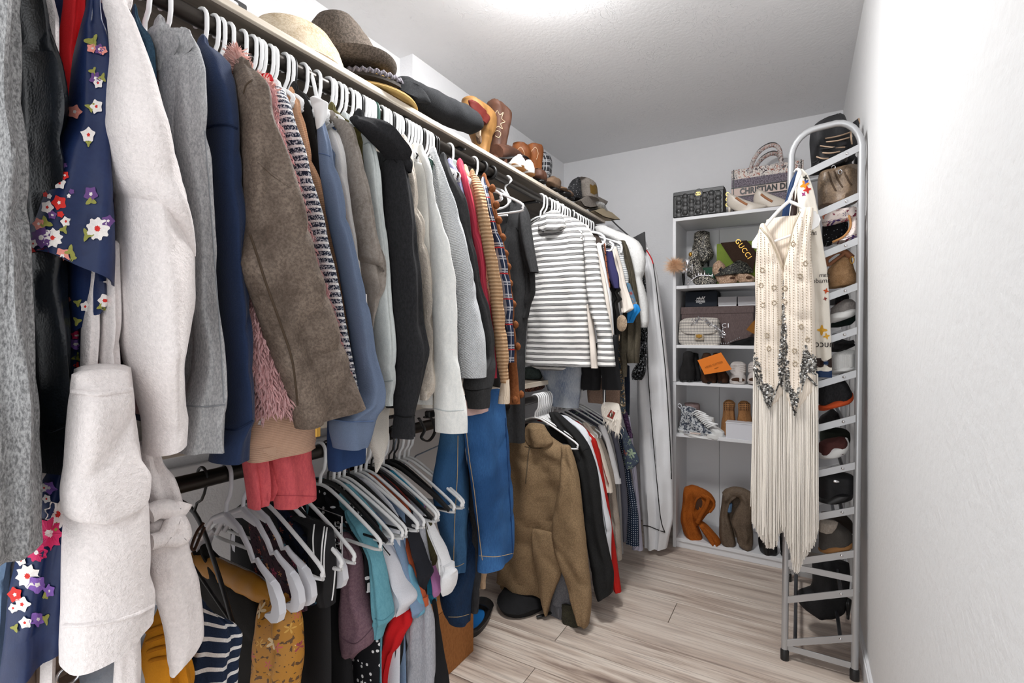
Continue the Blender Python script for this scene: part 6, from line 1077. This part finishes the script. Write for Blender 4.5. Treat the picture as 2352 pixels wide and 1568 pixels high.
ob('paper_stuffing', *box_vf(P(1676, 1165, Y=2.93), (.022, .03, .06), 0, .008, ry=.1), bl_, t); ob('paper_stuffing', *box_vf(P(1710, 1180, Y=2.93), (.022, .03, .10), 0, .008, ry=.3), bl_, t2)
for i, (rows, nm) in enumerate((("1195:1740/1760 1215:1742/1772 1240:1741/1784 1262:1744/1786 1273:1752/1784", 'left black ankle boot beside the taupe pair'), ("1195:1788/1806 1230:1790/1812 1262:1792/1812 1274:1796/1810", 'right black ankle boot mostly behind the fringe dress'))):
    t, o = LU('black_boot', nm, 'boot', blk, rows, Y=2.95, part='upper', b=.05, wr=.003); R = rowparse(rows)[-1]; lobe('sole', f"{R[0]-3}:{R[1]-4}/{R[2]+2} {R[0]+1}:{R[1]}/{R[2]}", M_hangb, t, Y=2.95, b=.045, lean=0, hem=False, wr=0)
# ------------------------------------------------------------------ silver shoe rack by the right wall
RX0, RX1, RY0, RY1 = -.05, .165, 2.10, 2.78
rack = thing('shoe_rack', 'tall silver tubular shoe rack with sloping tiers against the right wall', 'shoe rack', ((RX0+RX1)/2, 2.44, 0))
def lx(z): return .022*(z/1.95)
for y in (RY0, RY1):
    pth = [(RX0+lx(0), y, .03), (RX0+lx(.85), y, .85), (RX0+lx(1.75), y, 1.78)]
    cr_ = .085
    pth += [(RX0+lx(1.9)+cr_*(1-math.cos(q)), y, 1.865+cr_*1.15*math.sin(q)) for q in np.linspace(.15, PI/2, 7)]
    pth += [(RX1+lx(1.9)-cr_*.9*(1-math.cos(q)), y, 1.865+cr_*1.2*math.sin(q)) for q in np.linspace(PI/2, .1, 7)]
    pth += [(RX1+lx(1.75), y, 1.78), (RX1+lx(.85), y, .85), (RX1, y, .03)]
    vtube('side_frame', pth, .0115, M_alu, rack, n=14)
    for x in (RX0, RX1): ob('foot_cap', *lathe_vf([(.004, 0), (.0145, 0), (.0145, .035), (.012, .04), (.004, .04)], (x, y, 0), 14), M_hangb, rack)
    for z in (.352, .046): vbox('cross_bar', ((RX0+RX1)/2, y, z), (RX1-RX0, .004, .022), M_alu, rack, .0005)
    for z in (1.09, .315):
        for x in (RX0+lx(z), RX1+lx(z)): ob('joint_ring', *lathe_vf([(.010, -.002), (.0122, -.002), (.0122, .002), (.010, .002)], (x, y, z), 14), M_alu, rack)
TZ = [1.21-(y-770)*1.728/1128 for y in (340, 450, 552, 656, 757, 855, 958, 1066, 1168, 1268, 1357, 1462)]
for i, z in enumerate(TZ):
    for y in (RY0, RY1):
        a, b = Vector((RX0+lx(z), y-.006, z-.086)), Vector((RX1+lx(z), y-.006, z)); an = math.atan2(.086, RX1-RX0)
        vbox('tier_bar', (a+b)/2, ((b-a).length, .004, .024), M_alu, rack, .0005, ry=-an)
        p = a.lerp(b, .80); ob('rivet', *lathe_vf([(.0005, .003), (.004, .002), (.0055, 0)], p+Vector((0, -.002, 0)), 10, tilt(rx=PI/2)), M_chrome, rack)
    for f_ in (.15, .8): p = Vector((RX0+lx(z), 0, z-.086)).lerp(Vector((RX1+lx(z), 0, z)), f_); vtube('tier_tube', [(p.x, RY0-.003, p.z), (p.x, RY1, p.z)], .0065, plain('dark_tube', '5a5c60', .4, .6), rack, n=8)
RK = 'shoes on the silver rack'
def RS(name, label, m, rows, Y=2.17, part='upper', cat='shoe', **kw):
    kw.setdefault('b', .045); kw.setdefault('wr', .003); return L(name, label, cat, m, rows, Y=Y, part=part, group=RK, **kw)
bk = mat('rack_black', '1c1c1d', '2a2a2c', 'mottle', 2, .6, .3, co='Object'); tn = mat('strap_tan', 'b39a84', bump=.1)
t, o = RS('strappy_boot', 'black strappy gladiator boot with tan edges on top of the rack', bk, "266:1916/1934 272:1890/1940 285:1868/1944 300:1860/1950 320:1858/1955 350:1860/1965 372:1862/1962 385:1860/1940 395:1850/1905", Y=2.2, cat='boot')
rnd2 = random.Random(4)
for i, (a, b_) in enumerate((((1896, 318), (1955, 303)), ((1898, 326), (1950, 316)), ((1884, 343), (1944, 332)), ((1890, 351), (1928, 348)), ((1876, 360), (1902, 364)), ((1868, 374), (1880, 366)), ((1954, 304), (1957, 330)), ((1884, 335), (1940, 338)))):
    vtube('strap', smoothpath([P(a[0], a[1], Y=2.145), P((a[0]+b_[0])/2, (a[1]+b_[1])/2+2, Y=2.135), P(b_[0], b_[1], Y=2.15)], 4), .0045, tn if i % 3 != 2 else bk, t, n=6, flat=.6)
t, o = RS('strappy_boot', 'second black strappy boot pushed against the wall on top of the rack', bk, "275:1966/1984 285:1955/1990 310:1958/1992 340:1962/1990", Y=2.42, cat='boot')
for i in range(3): vtube('strap', [P(1972+6*i, 272+5*i, Y=2.36), P(1980+4*i, 292+6*i, Y=2.36)], .006, tn, t, n=6, flat=.5)
bz = mat('bronze_leather', '7a6450', '4c3d30', 'mottle', 1.4, .45, .3, c3='9a8468', spec=.5)
t, o = RS('bronze_boot', 'bronze brown metallic boot with buckle straps on the second tier', bz, "384:1925/1972 395:1880/1974 420:1876/1975 450:1877/1974 468:1877/1968 478:1880/1925", Y=2.2, b=.07, cat='boot')
for pts in ([(1902, 395), (1910, 420), (1920, 438)], [(1916, 392), (1926, 415), (1936, 430)], [(1940, 395), (1948, 415), (1956, 425)]): seam(o, pts, mat('bronze_dark', '4a3c30', bump=.1), .003, 'strap')
for x, y in ((1914, 386), (1931, 395)): c = hit(o, x, y, .003); c and vtube('buckle', [c+Vector((.006*math.cos(q), 0, .008*math.sin(q))) for q in np.linspace(0, 2*PI, 10, False)], .0015, M_chrome, t, n=5, closed=True)
t, o = RS('black_heel', 'black heeled shoe behind the bronze boot', bk, "355:1945/1960 370:1942/1970 385:1945/1974 400:1950/1972", Y=2.45, b=.05); lobe('heel', "360:1956/1963 384:1957/1961", M_chrome, t, Y=2.40, b=.008, lean=0, hem=False)
fp_ = mat('bright_floral', 'e9dcd6', '7d2740', 'floral', 24, .5, .1, fl=('c8354e', '46306e', 'e88a6a', '2f4a66'), c3='d8c34a')
t = thing('floral_sandal', 'bright floral print wedge sandal on the third tier', 'shoe', P(1930, 560, Y=2.16), RK)
lobe('strap', "477:1955/1966 485:1905/1970 492:1888/1972 502:1886/1974 512:1888/1930 518:1890/1905", fp_, t, Y=2.16, b=.04, lean=0, hem=False, wr=.002); lobe('wedge', "492:1956/1974 520:1954/1974 545:1940/1974 556:1910/1968", fp_, t, Y=2.15, b=.045, lean=0, hem=False)
vtube('rim', smoothpath([P(x, y, Y=2.10) for x, y in ((1950, 494), (1954, 515), (1948, 532), (1935, 545), (1912, 556))], 5), .004, mat('gum', 'a8794c', bump=.1), t, n=6)
t, o = RS('animal_print_flat', 'black flat with white speckles inside the floral sandal', mat('speckle', '17181b', 'b8c0c6', 'dots', 120, r=.16, rnd=1), "508:1925/1945 518:1888/1948 535:1888/1946 555:1890/1925 565:1892/1905", Y=2.22, b=.03)
ck = mat('cork', 'bd9770', '94704c', 'mottle', 4, .85, .3, c3='4f3a28')
t = thing('cork_wedge', 'tan sandal with tall cork wedge on the fourth tier', 'shoe', P(1935, 655, Y=2.17), RK)
lobe('wedge', "580:1942/1948 592:1925/1955 605:1912/1958 620:1900/1962 640:1899/1968 655:1901/1962 662:1903/1925", ck, t, Y=2.17, b=.045, lean=0, hem=False, wr=.001, fold=.03)
vtube('strap', smoothpath([P(x, y, Y=2.13) for x, y in ((1898, 612), (1896, 598), (1904, 588), (1920, 578), (1938, 577), (1950, 585), (1958, 592))], 5), .007, mat('tan_strap', '7c5138', rough=.6, bump=.1), t, n=8, flat=1.4); vtube('footbed', smoothpath([P(x, y, Y=2.13) for x, y in ((1902, 610), (1920, 596), (1942, 580))], 4), .006, mat('tan_strap'), t, n=8)
vtube('buckle', [P(1957, 597, Y=2.12)+Vector((.006*math.cos(q), 0, .012*math.sin(q))) for q in np.linspace(0, 2*PI, 12, False)], .0018, M_gold, t, n=5, closed=True)
def sneaker(name, label, mu, ms, up, so, Y=2.16, **kw):
    t, o = RS(name, label, mu, up, Y=Y, **kw); lobe('sole', so, ms, t, Y=Y-.004, b=.05, lean=0, hem=False, wr=0, fold=0); return t, o
whs = plain('white_rubber', 'e6e6e4', .5); gk = mat('grey_knit_shoe', '8c8784', '77726f', 'heather', .7, co='Object')
sneaker('grey_sneaker', 'grey knit sneaker with white sole on the fifth tier', gk, whs, "690:1935/1960 698:1922/1966 710:1908/1967 722:1907/1962 732:1908/1935", "705:1955/1967 715:1925/1968 724:1905/1963 735:1905/1938 741:1906/1918")
t, o = RS('clear_strap_shoe', 'dark shoe with rosy strap behind the grey sneaker', bk, "670:1915/1945 684:1906/1950 700:1906/1945", Y=2.32); vtube('strap', smoothpath([P(x, y, Y=2.26) for x, y in ((1910, 712), (1925, 700), (1942, 690))], 4), .006, mat('oxblood', '6e231c', rough=.6, bump=.1), t)
t, o = RS('dark_green_shoe', 'dark green shoe under the grey sneaker', mat('bottle_green', '1d2b28', bump=.2), "722:1950/1968 730:1925/1967 745:1908/1955 752:1908/1925", Y=2.25)
ww = mat('white_mesh', 'dcdcda', 'c9c9c8', 'waffle', 200, co='Object')
sneaker('white_running_shoe', 'white running shoe on the sixth tier', ww, whs, "806:1935/1966 812:1915/1966 824:1909/1966 840:1909/1966 850:1910/1940", "838:1940/1966 846:1915/1966 854:1909/1945 860:1910/1922")
t, o = RS('black_sandal', 'black buckled sandal above the white running shoe', bk, "785:1912/1960 792:1908/1964 800:1908/1950 808:1910/1930", Y=2.3); vtube('strap', smoothpath([P(x, y, Y=2.2) for x, y in ((1915, 790), (1930, 782), (1950, 786), (1962, 783))], 4), .006, bk, t)
orr = mat('orange_rubber', 'c9532b', bump=.1)
sneaker('black_orange_trainer', 'black running trainer with orange sole on the seventh tier', mat('black_knit_shoe', '1d1d1f', '2c2c2e', 'heather', .6, co='Object'), orr, "868:1905/1932 874:1884/1942 890:1880/1952 905:1880/1958 918:1880/1952 928:1880/1920", "905:1955/1960 913:1935/1961 924:1900/1952 934:1879/1920 942:1880/1895")
t, o = RS('black_trainer', 'second black trainer with laces under the orange-soled one', bk, "942:1905/1918 950:1895/1928 958:1884/1932 968:1880/1930 975:1881/1905", Y=2.28)
sneaker('maroon_slip_on', 'maroon slip-on sneaker with thick white sole on the eighth tier', mat('maroon_canvas', '4f2e2b', bump=.3), whs, "1006:1920/1945 1012:1895/1948 1022:1880/1950 1035:1880/1945 1042:1881/1910", "1008:1938/1948 1018:1925/1951 1030:1895/1949 1042:1880/1935 1051:1881/1905")
t, o = RS('green_trainer', 'dark green trainer behind the maroon slip-on', mat('forest', '2b302a', bump=.2), "985:1900/1945 992:1884/1952 1005:1882/1953 1018:1884/1950", Y=2.3)
t, o = sneaker('black_clog', 'black rubber clog with small oval emblem on the ninth tier', bk, M_hangb, "1085:1882/1955 1092:1880/1962 1110:1880/1962 1130:1880/1960 1142:1880/1940", "1126:1940/1961 1138:1895/1958 1148:1879/1930 1151:1880/1900")
c = hit(o, 1919, 1105, .002); c and ob('emblem', *lathe_vf([(.001, .002), (.007, .001), (.008, 0)], c, 14, tilt(rx=PI/2), 1.4, .6), M_chrome, t)
t, o = sneaker('grey_moccasin', 'grey suede moccasin with gum sole on the tenth tier', mat('grey_suede_shoe', '56524e', '45413e', 'mottle', 1.5, .9, .3, co='Object'), mat('gum', 'a8794c', bump=.1), "1196:1895/1925 1204:1882/1935 1218:1880/1955 1235:1880/1961 1248:1880/1950 1256:1880/1915", "1238:1950/1962 1246:1925/1961 1254:1895/1950 1262:1879/1915")
lobe('tongue', "1196:1884/1925 1206:1882/1922 1220:1881/1912", mat('beige_felt', 'a79d93', '948a80', 'heather', .6), t, Y=2.12, b=.02, lean=0, hem=False)
t, o = RS('dark_moccasin', 'dark brown moccasin behind the grey one', mat('dark_brown', '3a322d', bump=.2), "1180:1885/1945 1195:1882/1958 1215:1890/1960", Y=2.3)
t, o = RS('ankle_boot', 'black heeled ankle boot standing below the lowest tier', bk, "1285:1866/1950 1310:1864/1952 1340:1865/1950 1356:1860/1946 1372:1830/1944 1390:1832/1940 1402:1845/1925 1410:1868/1905", Y=2.33, b=.05, cat='boot', part='upper')
lobe('heel', "1375:1936/1956 1395:1942/1954 1420:1944/1951", M_hangb, t, Y=2.32, b=.012, lean=0, hem=False)
# ------------------------------------------------------------------ scarf and beaded fringe dress hanging on the rack
cm = mat('cream_silk', 'e6dfd3', rough=.55, bump=.1, var=.05); nv = mat('navy_silk', '1f3558', rough=.45, bump=.1); rdp = mat('red_key_print', '9a2b22', '2b1c18', 'hound', 75, .5, 0)
t = thing('silk_scarf', 'cream silk scarf with navy edge and red printed border draped over the rack', 'scarf', P(1890, 865, Y=2.06))
sc = lobe('front_panel', "392:1832/1846 405:1829/1856 430:1829/1866 479:1835/1877 563:1850/1890 633:1860/1901 700:1865/1905 761:1868/1908 852:1873/1911", cm, t, Y=2.065, b=.014, lean=0, fold=.4, hem=False)
lobe('navy_hem', "850:1873/1911 866:1874/1911", nv, t, Y=2.065, b=.010, lean=0); lobe('back_panel', "396:1826/1836 420:1814/1832 450:1806/1826 480:1798/1818 520:1792/1808 560:1785/1800 594:1782/1800", nv, t, Y=2.075, b=.010, lean=0)
s2 = lobe('side_panel', "398:1830/1838 430:1822/1834 480:1814/1834 540:1808/1832 600:1800/1826", cm, t, Y=2.07, b=.012, lean=0)
v, f = decal_vf(s2, [(1826, 425), (1833, 425), (1831, 480), (1826, 555), (1816, 585), (1813, 560), (1814, 500), (1821, 450)], .0015); v and ob('key_border', v, f, rdp, s2, smooth=False)
v, f = decal_vf(sc, [(1875, 822), (1909, 822), (1910, 844), (1875, 844)], .002); v and ob('key_border', v, f, rdp, sc, smooth=False)
v, f = decal_vf(sc, flower_poly(1897, 833, 7, 8), .003); v and ob('medallion', v, f, nv, sc, smooth=False)
for (x, y, r, c_) in ((1848, 425, 12, 'd98a2b'), (1852, 418, 8, '3a55a0'), (1854, 436, 10, 'b8342f'), (1846, 446, 6, '8a2f6a'), (1850, 408, 7, '3c3a34'), (1872, 752, 12, 'b8342f'), (1873, 745, 8, '4a3a8a'), (1888, 758, 13, 'd9a43b'), (1898, 772, 8, 'd9a43b'), (1897, 668, 7, 'c0502b'), (1903, 690, 6, 'b8742f'), (1895, 686, 5, '8a2f2a')):
    v, f = decal_vf(sc, flower_poly(x, y, r, 4, x, .4), .0016); v and ob('printed_motif', v, f, mat('silk_'+c_, c_, bump=0), sc, smooth=False)
for s_, x, y, sz in (('nucco', 1889, 790, .036), ('amado', 1886, 645, .024), ('dam', 1892, 632, .022), ('am', 1868, 535, .024)):
    h2 = hit(sc, x, y, .003)
    if h2: v, f = text_vf(s_, sz, (h2+Vector((0, -.003, 0)), (-1, 0, 0), (0, 0, 1)), .0003, .85); ob('printed_script', v, f, mat('ink_black', '2a2624', bump=0), sc, smooth=False, kind='stuff')
# dress
YD = 2.0
cd = mat('cream_beaded', 'e7dccf', 'dacdbd', 'rib', 120, .7, .25, ax=0, var=.1); bd = mat('silver_bead', 'b5a894', rough=.35, bump=0, metal=.5, co='Object'); sq = mat('silver_sequin', 'b9b7b2', '4f4d4b', 'glitter', .45, .3, .3, metal=.4, c3='f0f0ee', co='Object'); fr = mat('cream_fringe', 'f2ece3', rough=.7, bump=.1)
dh = thing('dress_hanger', 'white plastic hanger carrying the beaded fringe dress', 'hanger', P(1810, 470, Y=YD), None)
vtube('hook', smoothpath([P(x, y, Y=yy) for x, y, yy in ((1812, 462, YD), (1820, 440, YD), (1833, 412, YD+.01), (1838, 396, YD+.03), (1832, 388, YD+.06), (1826, 394, YD+.085))], 5), .0048, M_hang, dh)
vtube('arm', smoothpath([P(x, y, Y=YD) for x, y in ((1812, 462), (1790, 482), (1765, 510), (1752, 528))], 5), .006, M_hang, dh); vtube('arm', smoothpath([P(x, y, Y=YD) for x, y in ((1812, 462), (1836, 472), (1856, 484), (1874, 490))], 5), .006, M_hang, dh)
for pol in ([(1748, 524), (1757, 530), (1752, 550), (1738, 570), (1727, 568), (1727, 556), (1738, 540)], [(1868, 486), (1880, 492), (1885, 504), (1880, 518), (1868, 526), (1860, 524), (1866, 506)]):
    w_ = [P(x, y, Y=YD-.006) for x, y in pol]; ob('shoulder_pad', *rings_vf([[p+Vector((0, .016, 0)) for p in w_], w_]), M_hang, dh, smooth=False)
vtube('trouser_bar', [P(1762, 560, Y=YD), P(1815, 541, Y=YD), P(1868, 524, Y=YD)], .0045, M_hang, dh)
dr = thing('fringe_dress', 'cream flapper dress with silver beading and long fringe hanging on the rack', 'dress', P(1830, 1310, Y=YD))
lf = lobe('bodice_front', "516:1746/1758 530:1742/1766 560:1739/1780 590:1736/1792 620:1734/1800 660:1734/1802 700:1735/1802 760:1733/1802 820:1731/1803 870:1733/1803 900:1745/1802 935:1764/1772", cd, dr, Y=YD-.01, b=.03, lean=0, hem=False, k=3, fold=.25, nr=40)
rf = lobe('bodice_front', "480:1838/1868 500:1830/1868 530:1820/1864 560:1812/1862 590:1803/1862 620:1797/1866 660:1797/1870 700:1798/1872 760:1798/1872 820:1798/1874 870:1800/1872 900:1803/1866 930:1812/1840 955:1824/1828", cd, dr, Y=YD-.012, b=.03, lean=0, hem=False, k=3, fold=.25, nr=40)
lobe('back', "500:1760/1850 540:1752/1858 600:1742/1860 800:1738/1866 930:1740/1862", cd, dr, Y=YD+.03, b=.01, lean=0)
seam(lf, [(1744, 520), (1765, 545), (1780, 575), (1790, 600), (1797, 620)], bd, .0032, 'neck_trim'); seam(rf, [(1838, 486), (1824, 520), (1815, 555), (1806, 590), (1799, 618)], bd, .0032, 'neck_trim')
def beads(o, pts, r=.0019, step=4.2):
    q = [Vector((a, b_, 0)) for a, b_ in pts]; q = smoothpath(q, 40); acc = []; last = None
    for p in q:
        if last is None or (p-last).length >= step:
            last = p; h2 = hit(o, p.x, p.y, .0012)
            if h2: acc.append(lathe_vf([(r*.3, r), (r, 0), (r*.3, -r)], h2, 6))
    return acc
for o, xs in ((lf, [(1740, 560, 1738, 850), (1747, 535, 1748, 860), (1756, 545, 1757, 875), (1765, 560, 1767, 900), (1775, 585, 1777, 890), (1785, 605, 1787, 860), (1795, 630, 1796, 840)]), (rf, [(1806, 610, 1804, 840), (1814, 570, 1814, 870), (1823, 540, 1824, 900), (1832, 515, 1834, 910), (1842, 500, 1843, 880), (1852, 495, 1854, 860), (1861, 500, 1864, 850)])):
    B = []
    for a, b_, c_, d_ in xs: B += beads(o, [(a, b_), ((a*2+c_)/3, (2*b_+d_)/3), ((a+2*c_)/3, (b_+2*d_)/3), (c_, d_)])
    ob('bead_rows', *join(*B), bd, o, kind='stuff')
for o, spots in ((lf, ((1751, 620), (1748, 655), (1778, 660), (1778, 695), (1752, 700), (1762, 770), (1766, 800), (1790, 740))), (rf, ((1804, 662), (1803, 693), (1838, 634), (1840, 750), (1825, 805), (1826, 835), (1850, 605), (1855, 780), (1822, 560)))):
    for x, y in spots:
        B = [beads(o, [(x+4.5*math.cos(q), y+5*math.sin(q)), (x+4.6*math.cos(q), y+5*math.sin(q))], .0028, 99) for q in np.linspace(0, 2*PI, 7, False)]; B = [b_ for k_ in B for b_ in k_]
        if B: ob('bead_flower', *join(*B), bd, o, kind='stuff')
def sequins(o, pol, n, seed):
    rnd_ = random.Random(seed); xs_ = [p[0] for p in pol]; ys_ = [p[1] for p in pol]; V, F = [], []
    def inside(x, y):
        r = False; j = len(pol)-1
        for i in range(len(pol)):
            if (pol[i][1] > y) != (pol[j][1] > y) and x < (pol[j][0]-pol[i][0])*(y-pol[i][1])/(pol[j][1]-pol[i][1])+pol[i][0]: r = not r
            j = i
        return r
    k_ = 0
    while k_ < n:
        x, y = rnd_.uniform(min(xs_), max(xs_)), rnd_.uniform(min(ys_), max(ys_)); k_ += 1
        if not inside(x, y): continue
        h2 = hit(o, x, y, .0018)
        if h2 is None: continue
        a = Vector((rnd_.uniform(-.6, .6), -1, rnd_.uniform(-.6, .6))).normalized(); s = a.orthogonal().normalized(); s2 = a.cross(s); m = len(V); V += [h2+s*(.0042*math.cos(q))+s2*(.0042*math.sin(q)) for q in np.linspace(0, 2*PI, 7, False)]; F.append(tuple(range(m, m+7)))
    if V: ob('sequin_patch', V, F, sq, o, smooth=False, kind='stuff')
for i, (o, pol, n) in enumerate(((lf, [(1797, 700), (1802, 760), (1802, 900), (1790, 880), (1786, 830), (1792, 790)], 420), (rf, [(1799, 640), (1806, 760), (1812, 850), (1816, 900), (1803, 900), (1799, 780)], 420), (lf, [(1733, 808), (1745, 830), (1752, 880), (1770, 930), (1762, 935), (1742, 890), (1733, 850)], 420), (rf, [(1850, 790), (1858, 812), (1872, 818), (1874, 862), (1858, 855), (1846, 868), (1838, 890), (1836, 850)], 520), (rf, [(1812, 880), (1828, 905), (1836, 885), (1830, 930), (1825, 950), (1818, 920)], 300), (lf, [(1752, 885), (1764, 880), (1776, 895), (1768, 935), (1760, 915)], 260))): sequins(o, pol, n, i)
# pointed hem panels of mesh and sequins, then the fringe
for i, pol in enumerate(([(1731, 846), (1766, 940), (1802, 848), (1802, 800), (1740, 800)], [(1802, 848), (1825, 956), (1850, 860), (1878, 888), (1874, 820), (1810, 800)])):
    for dy, m_ in ((0, cd), (8, sq)):
        pts = [P(x, y, Y=YD-.03) for x, y in pol]
    a = pol[0]; b_ = pol[1]; c_ = pol[2]
    vtube('hem_trim', [P(a[0], a[1], Y=YD-.042), P(b_[0], b_[1], Y=YD-.042), P(c_[0], c_[1], Y=YD-.042)], .004, sq, dr, n=8)
vtube('hem_trim', [P(1850, 860, Y=YD-.042), P(1876, 886, Y=YD-.04)], .004, sq, dr, n=8)
rnd_ = random.Random(12); V, F = [], []
def edge(x):
    for (a, b_), (c_, d_) in (((1731, 846), (1766, 940)), ((1766, 940), (1802, 848)), ((1802, 848), (1825, 956)), ((1825, 956), (1850, 860)), ((1850, 860), (1880, 892))):
        if a <= x <= c_: return b_+(d_-b_)*(x-a)/(c_-a)
    return 870
def bottom(x): return float(np.interp(x, [1726, 1735, 1750, 1765, 1778, 1790, 1800, 1815, 1825, 1832, 1842, 1856, 1870, 1880], [1190, 1210, 1235, 1258, 1262, 1225, 1222, 1265, 1312, 1318, 1290, 1272, 1250, 1210]))
for i in range(900):
    x = rnd_.uniform(1731, 1878); y0 = edge(x); lay = rnd_.random(); y1 = bottom(x)-rnd_.random()**2*40; x2 = x+(x-1803)*.0+rnd_.uniform(-4, 4)-(3 if x < 1770 else 0); yy = YD-.035+.055*lay
    if lay > .75: y0 -= 30
    pts = [P(x+(x2-x)*t_+rnd_.uniform(-.8, .8), y0+(y1-y0)*t_, Y=yy) for t_ in (0, .25, .5, .75, 1)]; v, f = tube_vf(pts, [.0016, .0015, .0015, .0014, .0011], 4); n0 = len(V); V += v; F += [tuple(j+n0 for j in q) for q in f]
ob('fringe', V, F, fr, dr, kind='stuff')
lobe('lining', "880:1738/1872 1000:1736/1870 1150:1738/1868 1200:1745/1860", fr, dr, Y=YD+.035, b=.006, lean=0, fold=.5, k=6)
# ------------------------------------------------------------------ floor things
def slip(c, rz, L_=.26):
    R = []
    return R
p = P(1086, 1452, Z=.0); t = thing('slipper', 'black slipper with blue insole on the floor below the jeans', 'slipper', (-1.10, 1.60, 0)); c = P(1086, 1440, Z=.012); d = Vector((.35, -.94, 0)).normalized(); s_ = Vector((d.y, -d.x, 0))
def foot(c, d, s_, L_, w, z, n=24, k=1.0):
    R = []
    for j in range(n):
        q = 2*PI*j/n; a = math.cos(q); R.append(c+d*(a*L_/2)+s_*(math.sin(q)*w/2*(1-.12*a))*k+Vector((0, 0, z)))
    return R
c = Vector((p.x, p.y, 0))-d*.085
ob('sole', *rings_vf([foot(c, d, s_, .25, .092, 0), foot(c, d, s_, .255, .096, .012), foot(c, d, s_, .25, .092, .022)]), M_hangb, t); ob('insole', *rings_vf([foot(c+d*.03, d, s_, .15, .06, .022), foot(c+d*.03, d, s_, .15, .06, .025)]), mat('insole_blue', '1f6fb5', bump=.1, co='Object'), t)
ob('rim', *tube_vf(foot(c, d, s_, .245, .088, .026), .008, 8, True), M_hangb, t); ob('strap', *rings_vf([[c-d*(.03+.02*k)+s_*(math.cos(q)*.05)+Vector((0, 0, .02+.035*math.sin(q))) for q in np.linspace(0, PI, 14)]+[c-d*(.03+.02*k)+s_*(math.cos(q)*.046)+Vector((0, 0, .02+.031*math.sin(q))) for q in np.linspace(PI, 0, 14)] for k in range(4)]), M_hangb, t)
t = thing('black_duffel', 'black soft bag on the floor behind the khaki jacket', 'bag', (-1.02, 1.95, 0)); c = P(1210, 1385, Z=.03)
V, F = lathe_vf([(.01, 0), (.13, .003), (.145, .03), (.12, .06), (.05, .075), (.005, .078)], (c.x-.04, c.y+.08, 0), 28, None, .8, 1.3); ob('bag_body', [Vector(q)+Vector((0, 0, .008*noise.noise(Vector(q)*20))) if q[2] > .005 else q for q in V], F, mat('black_nylon', '19191a', '232325', 'mottle', 2, co='Object'), t); vtube('strap', smoothpath([(c.x+.07, c.y-.04, .01), (c.x+.11, c.y+.02, .012), (c.x+.10, c.y+.10, .02)], 4), .008, M_hangb, t, flat=.5)
